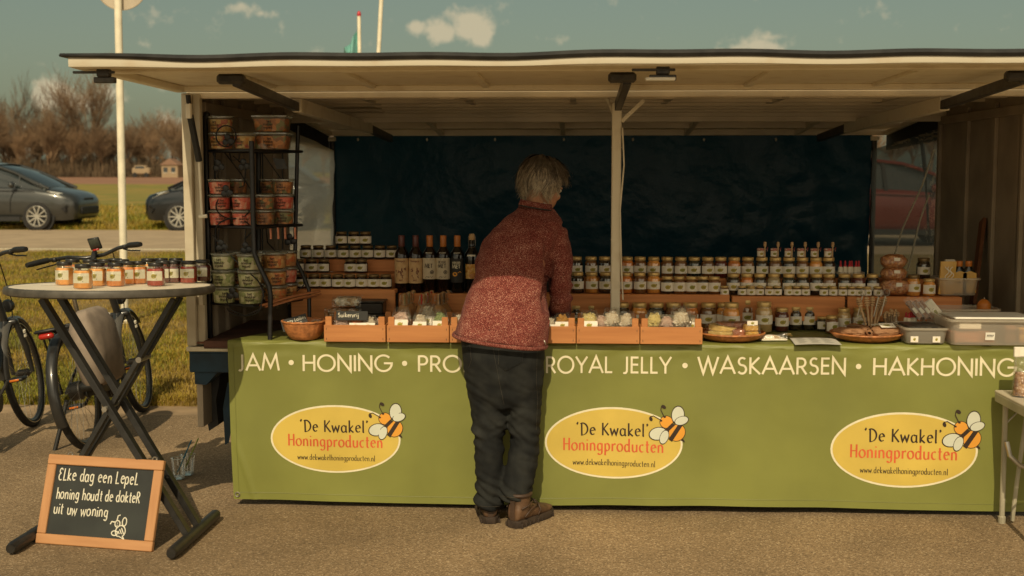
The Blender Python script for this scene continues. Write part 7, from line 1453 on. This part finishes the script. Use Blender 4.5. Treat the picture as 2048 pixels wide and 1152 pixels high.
# ---------------------------------------------------------------- cars
M['paintgrey']=pm('paintgrey',(.055,.058,.056),rough=.28,var=.05,metal=.5,coat=.7); M['paintdark']=pm('paintdark',(.012,.016,.020),rough=.25,var=.05,metal=.4,coat=.7); M['paintred']=pm('paintred',(.16,.02,.014),rough=.3,var=.05,metal=.2,coat=.6)
M['carglass']=pm('carglass',(.020,.026,.026),rough=.06,var=.1,spec=.8); M['alloy']=pm('alloy',(.50,.48,.42),rough=.35,var=.05,metal=.7); M['headl']=pm('headl',(.42,.42,.38),rough=.12,var=.3,scale=14,spec=.8); M['trim']=pm('trim',(.012,.012,.012),rough=.6,var=.2); M['plate']=pm('plate',(.55,.40,.05),rough=.5,var=.03)
def car(label,paint,loc,rz,cat='car'):
    "x forward, front axle at the origin"
    T=thing('parked_car',label,cat,loc,rz,'cars parked beyond the road')
    def c_(mb,name,mat,par=T,sm=40): return mb.build(name,mat,par,smooth=sm)
    # stations: x, half width, bottom, sill, belt height, bonnet/roof-line base
    st=[(.86,.52,.36,.50,.62,.66),(.83,.66,.28,.48,.68,.72),(.74,.78,.24,.46,.74,.80),(.55,.84,.22,.45,.80,.87),(.25,.865,.22,.45,.86,.95),(-.05,.87,.22,.45,.90,1.01),(-.40,.875,.22,.45,.93,1.04),(-.9,.88,.22,.45,.95,1.05),(-1.6,.88,.22,.45,.97,1.06),(-2.3,.875,.22,.45,1.0,1.08),(-2.75,.85,.24,.48,1.02,1.09),(-3.05,.78,.30,.52,1.0,1.06),(-3.2,.66,.40,.60,.95,1.0)]
    mb=MB(); rings=[]
    for x,w_,zb_,zs_,zbe,zt_ in st:
        half=[(0,zb_),(w_*.86,zb_),(w_*.97,zs_-.08),(w_,zs_+.04),(w_*1.0,(zs_+zbe)/2),(w_*.985,zbe-.06),(w_*.95,zbe),(w_*.82,(zbe+zt_)/2+.02),(w_*.45,zt_),(0,zt_+.012)]
        rings.append([V((x,-y,z)) for y,z in half]+[V((x,y,z)) for y,z in half[-2:0:-1]])
    mb.loft(rings); body=c_(mb,'body',paint,T,50)
    # greenhouse of dark glass with roof and pillars
    gs=[(.18,.74,.94,.97),(-.15,.76,.98,1.14),(-.55,.75,1.0,1.33),(-1.0,.72,1.02,1.475),(-1.5,.70,1.03,1.53),(-2.1,.68,1.04,1.50),(-2.6,.64,1.05,1.40),(-2.95,.58,1.04,1.12)]
    mb=MB(); rings=[]
    for x,w_,z0,z1 in gs:
        half=[(0,z0-.05),(w_*1.08,z0-.05),(w_*1.06,z0+.02),(w_*(.98),z0+(z1-z0)*.6),(w_*.86,z1-.03),(w_*.6,z1),(0,z1+.01)]
        rings.append([V((x,-y,z)) for y,z in half]+[V((x,y,z)) for y,z in half[-2:0:-1]])
    mb.loft(rings); c_(mb,'windows','carglass',T,50)
    mb=MB(); rings=[]
    for x,w_,z0,z1 in gs[3:]+[(-3.05,.57,1.0,1.1)]:
        half=[(w_*.90,z1-.035),(w_*.80,z1+.0),(w_*.5,z1+.02),(0,z1+.03)]; rings.append([V((x,-y,z)) for y,z in half]+[V((x,y,z)) for y,z in half[-2::-1]])
    mb.loft(rings,ringclosed=False,cap=False); c_(mb,'roof',paint,T,50)
    for s in(-1,1):
        mb=MB(); mb.tube([V((.26,s*.775,.945)),V((-.15,s*.755,1.12)),V((-.55,s*.70,1.305)),V((-1.0,s*.645,1.455)),V((-1.5,s*.625,1.515)),V((-2.1,s*.605,1.485))],.035,7,flat=.7); c_(mb,'pillar',paint)
        mb=MB(); mb.beam((-1.32,s*.80,.98),(-1.36,s*.655,1.47),.07,.03); c_(mb,'pillar','trim')
        mb=MB(); mb.beam((.12,s*.825,.955),(-.42,s*.765,1.22),.03,.02); mb.beam((-.42,s*.79,.99),(-.42,s*.745,1.24),.03,.02); c_(mb,'quarter_pillar',paint)
        mb=MB(); mb.ell((-.52,s*.97,1.03),(.07,.10,.075),12,8); mir=c_(mb,'mirror',paint); mb=MB(); mb.beam((-.52,s*.86,.99),(-.52,s*.93,1.0),.04,.03); c_(mb,'mirror_arm','trim',mir)
        mb=MB(); mb.add([V((.76,s*.66,.70)),V((.60,s*.79,.715)),V((.28,s*.848,.86)),V((.22,s*.835,.885)),V((.50,s*.72,.835)),V((.74,s*.58,.765))],[(0,1,2,3,4,5)]); mb.v=[v+V((.02,s*.022,.012)) for v in mb.v]
        mb2=MB(); mb2.loft([mb.v,[v+V((-.04,-s*.05,-.03)) for v in mb.v]]); hl_=c_(mb2,'headlight','headl',T,20)
        mb=MB(); mb.loft([[V((.74,s*.60,.40)),V((.60,s*.81,.40)),V((.52,s*.845,.50)),V((.62,s*.825,.56)),V((.78,s*.64,.52))],[V((.70,s*.52,.40)),V((.56,s*.72,.40)),V((.48,s*.75,.50)),V((.58,s*.73,.56)),V((.74,s*.55,.52))]]); mb.v=[v+V((.035,s*.03,0)) for v in mb.v]; c_(mb,'front_grille','trim')
        mb=MB(); mb.tube([V((-.05,s*.878,.885)),V((-1.0,s*.892,.90)),V((-2.2,s*.885,.95))],.008,5); c_(mb,'door_line','trim'); mb=MB(); mb.tube([V((-.62,s*.885,.40)),V((-.60,s*.893,.70)),V((-.50,s*.87,.95))],.006,5); c_(mb,'door_seam','trim')
        mb=MB(); mb.beam((-.40,s*.875,.26),(-2.2,s*.875,.26),.03,.10); c_(mb,'sill','trim')
        for x in (0,-2.59):
            mb=MB(); mb.lathe([(.005,-.11),(.36,-.11),(.375,0),(.375,.02)],32,(x,s*.79,.315),rot=Matrix.Rotation(-s*PI/2,3,'X')); c_(mb,'wheel_arch','trim')
            wm=Matrix.Rotation(-s*PI/2,3,'X'); mb=MB(); mb.lathe([(.20,-.1),(.30,-.1),(.318,-.07),(.318,.07),(.30,.095),(.235,.10),(.22,.06),(.005,.05)],36,(x,s*.80,.318),rot=wm); wh=c_(mb,'wheel','tyre')
            mb=MB(); mb.loft([[V((x,s*.80,.318))+wm@V((rr_*cos(a),rr_*sin(a),zz)) for rr_,zz in((.215,.06),(.238,.104),(.232,.108),(.205,.07))] for a in [2*PI*i/36 for i in range(36)]],closed=True)
            for i in range(10):
                a=2*PI*(i//2)/5+(.17 if i%2 else -.17)+.3; a2=2*PI*(i//2)/5+(.30 if i%2 else -.30)+.3; b0=V((x,s*.80,.318))
                mb.beam(b0+wm@V((.03*cos(a),.03*sin(a),.088)),b0+wm@V((.222*cos(a2),.222*sin(a2),.094)),.030,.016,up=(0,1,0))
            mb.lathe([(.05,.06),(.05,.094),(.001,.098)],16,(x,s*.80,.318),rot=wm); c_(mb,'rim','alloy',wh)
    mb=MB(); mb.box((.87,0,.44),(.05,1.0,.18),.03); c_(mb,'lower_grille','trim'); mb=MB(); mb.box((.855,0,.70),(.03,.5,.05),.012); c_(mb,'bonnet_grille','trim')
    return T
p1=P(76,459,Z=.315); c1=car('dark grey hatchback cut by the left edge, parked beyond the road','paintgrey',(p1.x,p1.y+.85,gz(p1.y)-.005),0)
p2=P(359,460,Z=.315); car('dark car half hidden behind the trailer corner post','paintdark',(p2.x,p2.y+.85,gz(p2.y)-.005),PI)
q=P(1790,440,Y=16); car('red car glimpsed through the clear plastic sheet at the right','paintred',(q.x+1.2,17,gz(17)),0)
# ---------------------------------------------------------------- poles, sign, flag
q=P(249,622,Y=6.0); zq=gz(6.0); 
t=thing('sign_pole','white round post with a disc sign standing on the grass behind the table','sign post',(q.x,6.0,zq)); top=P(238,20,Y=6.0)
mb=MB(); mb.tube([V((0,0,-.1)),V((top.x-q.x,0,top.z-zq+1.0))],.036,16); mb.build('pole','polew',t,60); mb=MB(); mb.lathe([(.045,0),(.045,.03),(.037,.04)],16); mb.build('pole_base','polew',t)
cz_=P(243,-32,Y=6.05); dr=V((.02,-.75,-.2)); M['signback']=pm('signback',(.42,.36,.27),rough=.5,var=.1,metal=.2)
rot=V((.10,-1,.0)).normalized().to_track_quat('Z','Y').to_matrix(); mb=MB(); mb.lathe([(.24,-.006),(.25,-.004),(.252,.010),(.245,.012),(.240,.002),(.001,.002)],40,(0,.045,0),rot=rot); o=mb.build('sign_disc','signback',t); o.location=V((cz_.x,6.0,cz_.z))-V(t.location)
mb=MB(); mb.box((0,0,0),(.10,.05,.04),.004); o=mb.build('sign_clamp','steel',t); o.location=V((cz_.x,6.02,cz_.z-.05))-V(t.location)
a=P(757,108,Y=9); b=P(763,-10,Y=9); d=(b-a)/(b.z-a.z); base=a-d*(a.z-gz(9)); t=thing('lamp_post','slim cream post rising behind the trailer roof','lamp post',base); mb=MB(); mb.tube([V((0,0,0)),d*(b.z-base.z+2)],.026,12); mb.build('pole','polew',t,60); mb=MB(); mb.ell(d*(b.z-base.z+2.1),(.12,.12,.16),12,8); mb.build('lamp_head','white',t)
M['flag']=pm('flag',(.16,.38,.34),rough=.7,var=.15)
a=P(719,108,Y=14); b=P(718,32,Y=14); t=thing('flag_pole','white flag pole with red tip and turquoise flag behind the trailer roof','flag pole',(a.x,14,gz(14))); mb=MB(); mb.tube([V((0,0,0)),V((b.x-a.x,0,b.z-gz(14)))],.03,10); mb.build('pole','polew',t,60); mb=MB(); mb.ell(V((b.x-a.x,0,b.z-gz(14)+.02)),(.034,.034,.06),10,8); mb.build('pole_tip','redcap',t)
q0=P(715,56,Y=14); q1=P(684,112,Y=14.2); q2=P(714,125,Y=14); q3=P(690,150,Y=14.2); mb=MB(); mb.grid(lambda u,v: q0.lerp(q1,u).lerp(q2.lerp(q3,u),v)+V((0,.10*sin(u*7+v*3)+.05*sin(u*15),.03*sin(u*9))),14,10); o=mb.build('flag','flag',t,60); o.location=-V(t.location)
# ---------------------------------------------------------------- bare trees on the horizon
M['bark']=pm('bark',(.19,.12,.065),rough=.9,var=.3,scale=3); M['twigs']=pm('twigs',(.160,.102,.055),rough=.9,var=.3,scale=1); M['twigs2']=pm('twigs2',(.185,.115,.06),rough=.9,var=.3,scale=1)
def treeproto(seed,H,spread,up):
    rr=random.Random(seed); tk=MB(); tw_=MB()
    def br(p,d,L,r,lv):
        n=3; pts=[p]; 
        for i in range(n): d=(d+V((rr.gauss(0,.13),rr.gauss(0,.13),rr.gauss(.03*up,.06)))).normalized(); pts.append(pts[-1]+d*L/n)
        (tk if lv<2 else tw_).tube(pts,[r*(1-.45*i/n) for i in range(n+1)],6 if lv<2 else 3,cap=False)
        if lv>=6 or L<.25: return
        k=3 if lv==0 else (3 if lv<4 else 2)
        for i in range(k+(1 if lv==0 else 0)):
            t=rr.uniform(.45,1.0) if lv else rr.uniform(.5,1); q=pts[min(n,int(t*n))]; a=rr.uniform(0,2*PI); sp=spread*rr.uniform(.6,1.3)
            x=d.orthogonal().normalized(); y=d.cross(x); nd_=(d+(x*cos(a)+y*sin(a))*sp).normalized(); br(q,nd_,L*rr.uniform(.58,.82),max(.014,r*.52),lv+1)
        if lv: br(pts[-1],d,L*.75,max(.014,r*.58),lv+1)
    br(V((0,0,0)),V((0,0,1)),H*.36,H*.018,0); return tk,tw_
PR=[]
rt=random.Random(9)
TL=['tall bare tree with upright fanned limbs against the clouds','second tall bare tree with narrow crown right of the first','low brown bare tree in the row beyond the field','reddish brown bushy bare tree in the row beyond the field','pale slender bare tree in the row beyond the field']
for k,(sd_,H,sp,up) in enumerate(((1,16.5,.38,1.6),(2,16,.32,1.9),(3,9.5,.46,1.1),(4,8.8,.52,.9),(5,8.5,.40,1.4))):
    a,b=treeproto(sd_,H,sp,up); PR.append((a.mesh('trunk','bark',60),b.mesh('crown','twigs' if k!=3 else 'twigs2',0,recalc=False)))
def tree(px,Y,k,s,label):
    x=P(px,355,Y=Y).x; t=thing('bare_tree',label,'tree',(x,Y,gz(Y)-.1),rt.uniform(0,6.28),'bare trees beyond the field'); t.scale=(s*rt.uniform(.9,1.15),s*rt.uniform(.9,1.15),s); mk('trunk',PR[k][0],t); mk('crown',PR[k][1],t)
LBL={0:'tall bare tree with fanned limbs, the highest of the row',1:'tall narrow bare tree right of the highest one'}
tree(112,150,0,1.0,LBL[0]); tree(178,152,1,.98,LBL[1]); tree(10,150,0,.86,'tall bare tree behind the grey car at the left edge'); tree(62,158,1,.85,'tall thin bare tree left of the highest one')
n=0
gl='one of the low brown bare trees forming the row beyond the field'
for px in range(-60,400,13):
    k=(2,3,4,3,2)[n%5]; Y=(146,150,156,162)[n%4]; tree(px+rt.uniform(-6,6),Y,k,rt.uniform(.70,1.0)*(1.0 if px<330 else 1.05),gl); n+=1
for px in range(405,1700,34): tree(px+rt.uniform(-9,9),(147,152,158)[n%3],(2,3,4)[n%3],rt.uniform(.75,1.05),gl); n+=1
for px in range(1700,2150,40): tree(px,150,(2,3,4)[n%3],rt.uniform(.8,1.1),'bare tree seen through the clear sheet at the right of the stall'); n+=1
# undergrowth at the foot of the trees
vs=[];fs=[];rr=random.Random(31)
for i in range(9000):
    px=rr.uniform(-80,420); Y=rr.uniform(143,168); x=P(px,355,Y=Y).x; z=gz(Y)-.05; h=rr.uniform(.6,3.2)*(.6+.8*abs(NZ((x,Y,0),.12))); a=rr.uniform(0,6.28); l=rr.uniform(.1,.7); w_=rr.uniform(.03,.07); o=len(vs); vs+=[(x-w_,Y,z),(x+w_,Y,z),(x+l*cos(a)+w_*.4,Y+l*sin(a),z+h),(x+l*cos(a)-w_*.4,Y+l*sin(a),z+h)]; fs.append((o,o+1,o+2,o+3))
me=bpy.data.meshes.new('undergrowth'); me.from_pydata(vs,[],fs); M['brush']=pm('brush',(.075,.05,.026),rough=.95,var=.4,scale=.6); me.materials.append(M['brush']); tag(mk('undergrowth',me),'dense dark brown undergrowth at the foot of the bare trees','undergrowth',kind='stuff')
# small house and shed at the edge of the trees
M['housew']=pm('housew',(.30,.22,.13),rough=.8,var=.1); M['houser']=pm('houser',(.22,.13,.08),rough=.8,var=.15)
Y=142; q=P(345,356,Y=Y); t=thing('small_house','small pale gabled house under the right end of the bare trees','house',(q.x,Y,gz(Y))); mb=MB(); mb.box((0,0,.8),(2.0,2.0,1.6),0); mb.build('wall','housew',t); mb=MB(); mb.add([(-1.2,-1.15,1.5),(1.2,-1.15,1.5),(1.2,1.15,1.5),(-1.2,1.15,1.5),(0,-1.15,2.3),(0,1.15,2.3)],[(0,1,4),(2,3,5),(1,2,5,4),(3,0,4,5),(0,3,2,1)]); mb.build('roof','houser',t,0); 
for x in (-.5,.45): mb=MB(); mb.box((x,-1.01,.9),(.5,.04,.6),0); f_=mb.build('window','carglass',t); mb=MB(); mb.box((x,-1.03,.58),(.6,.06,.05),0); mb.build('sill','white',f_)
q=P(284,350,Y=141); t=thing('parked_van','small pale van far off at the foot of the trees','van',(q.x,141,gz(141))); mb=MB(); mb.box((0,0,.75),(2.2,1,.8),.15); mb.box((-.1,0,1.2),(1.5,.9,.5),.15); mb.build('body','housew',t); mb=MB(); mb.box((-.1,-.45,1.22),(1.1,.06,.28),.02); mb.build('window','carglass',t); 
for x in (-.7,.7): mb=MB(); mb.lathe([(.05,-.1),(.3,-.1),(.3,.1),(.05,.1)],14,(x,-.45,.3),rot=Matrix.Rotation(PI/2,3,'X')); mb.build('wheel','tyre',t)
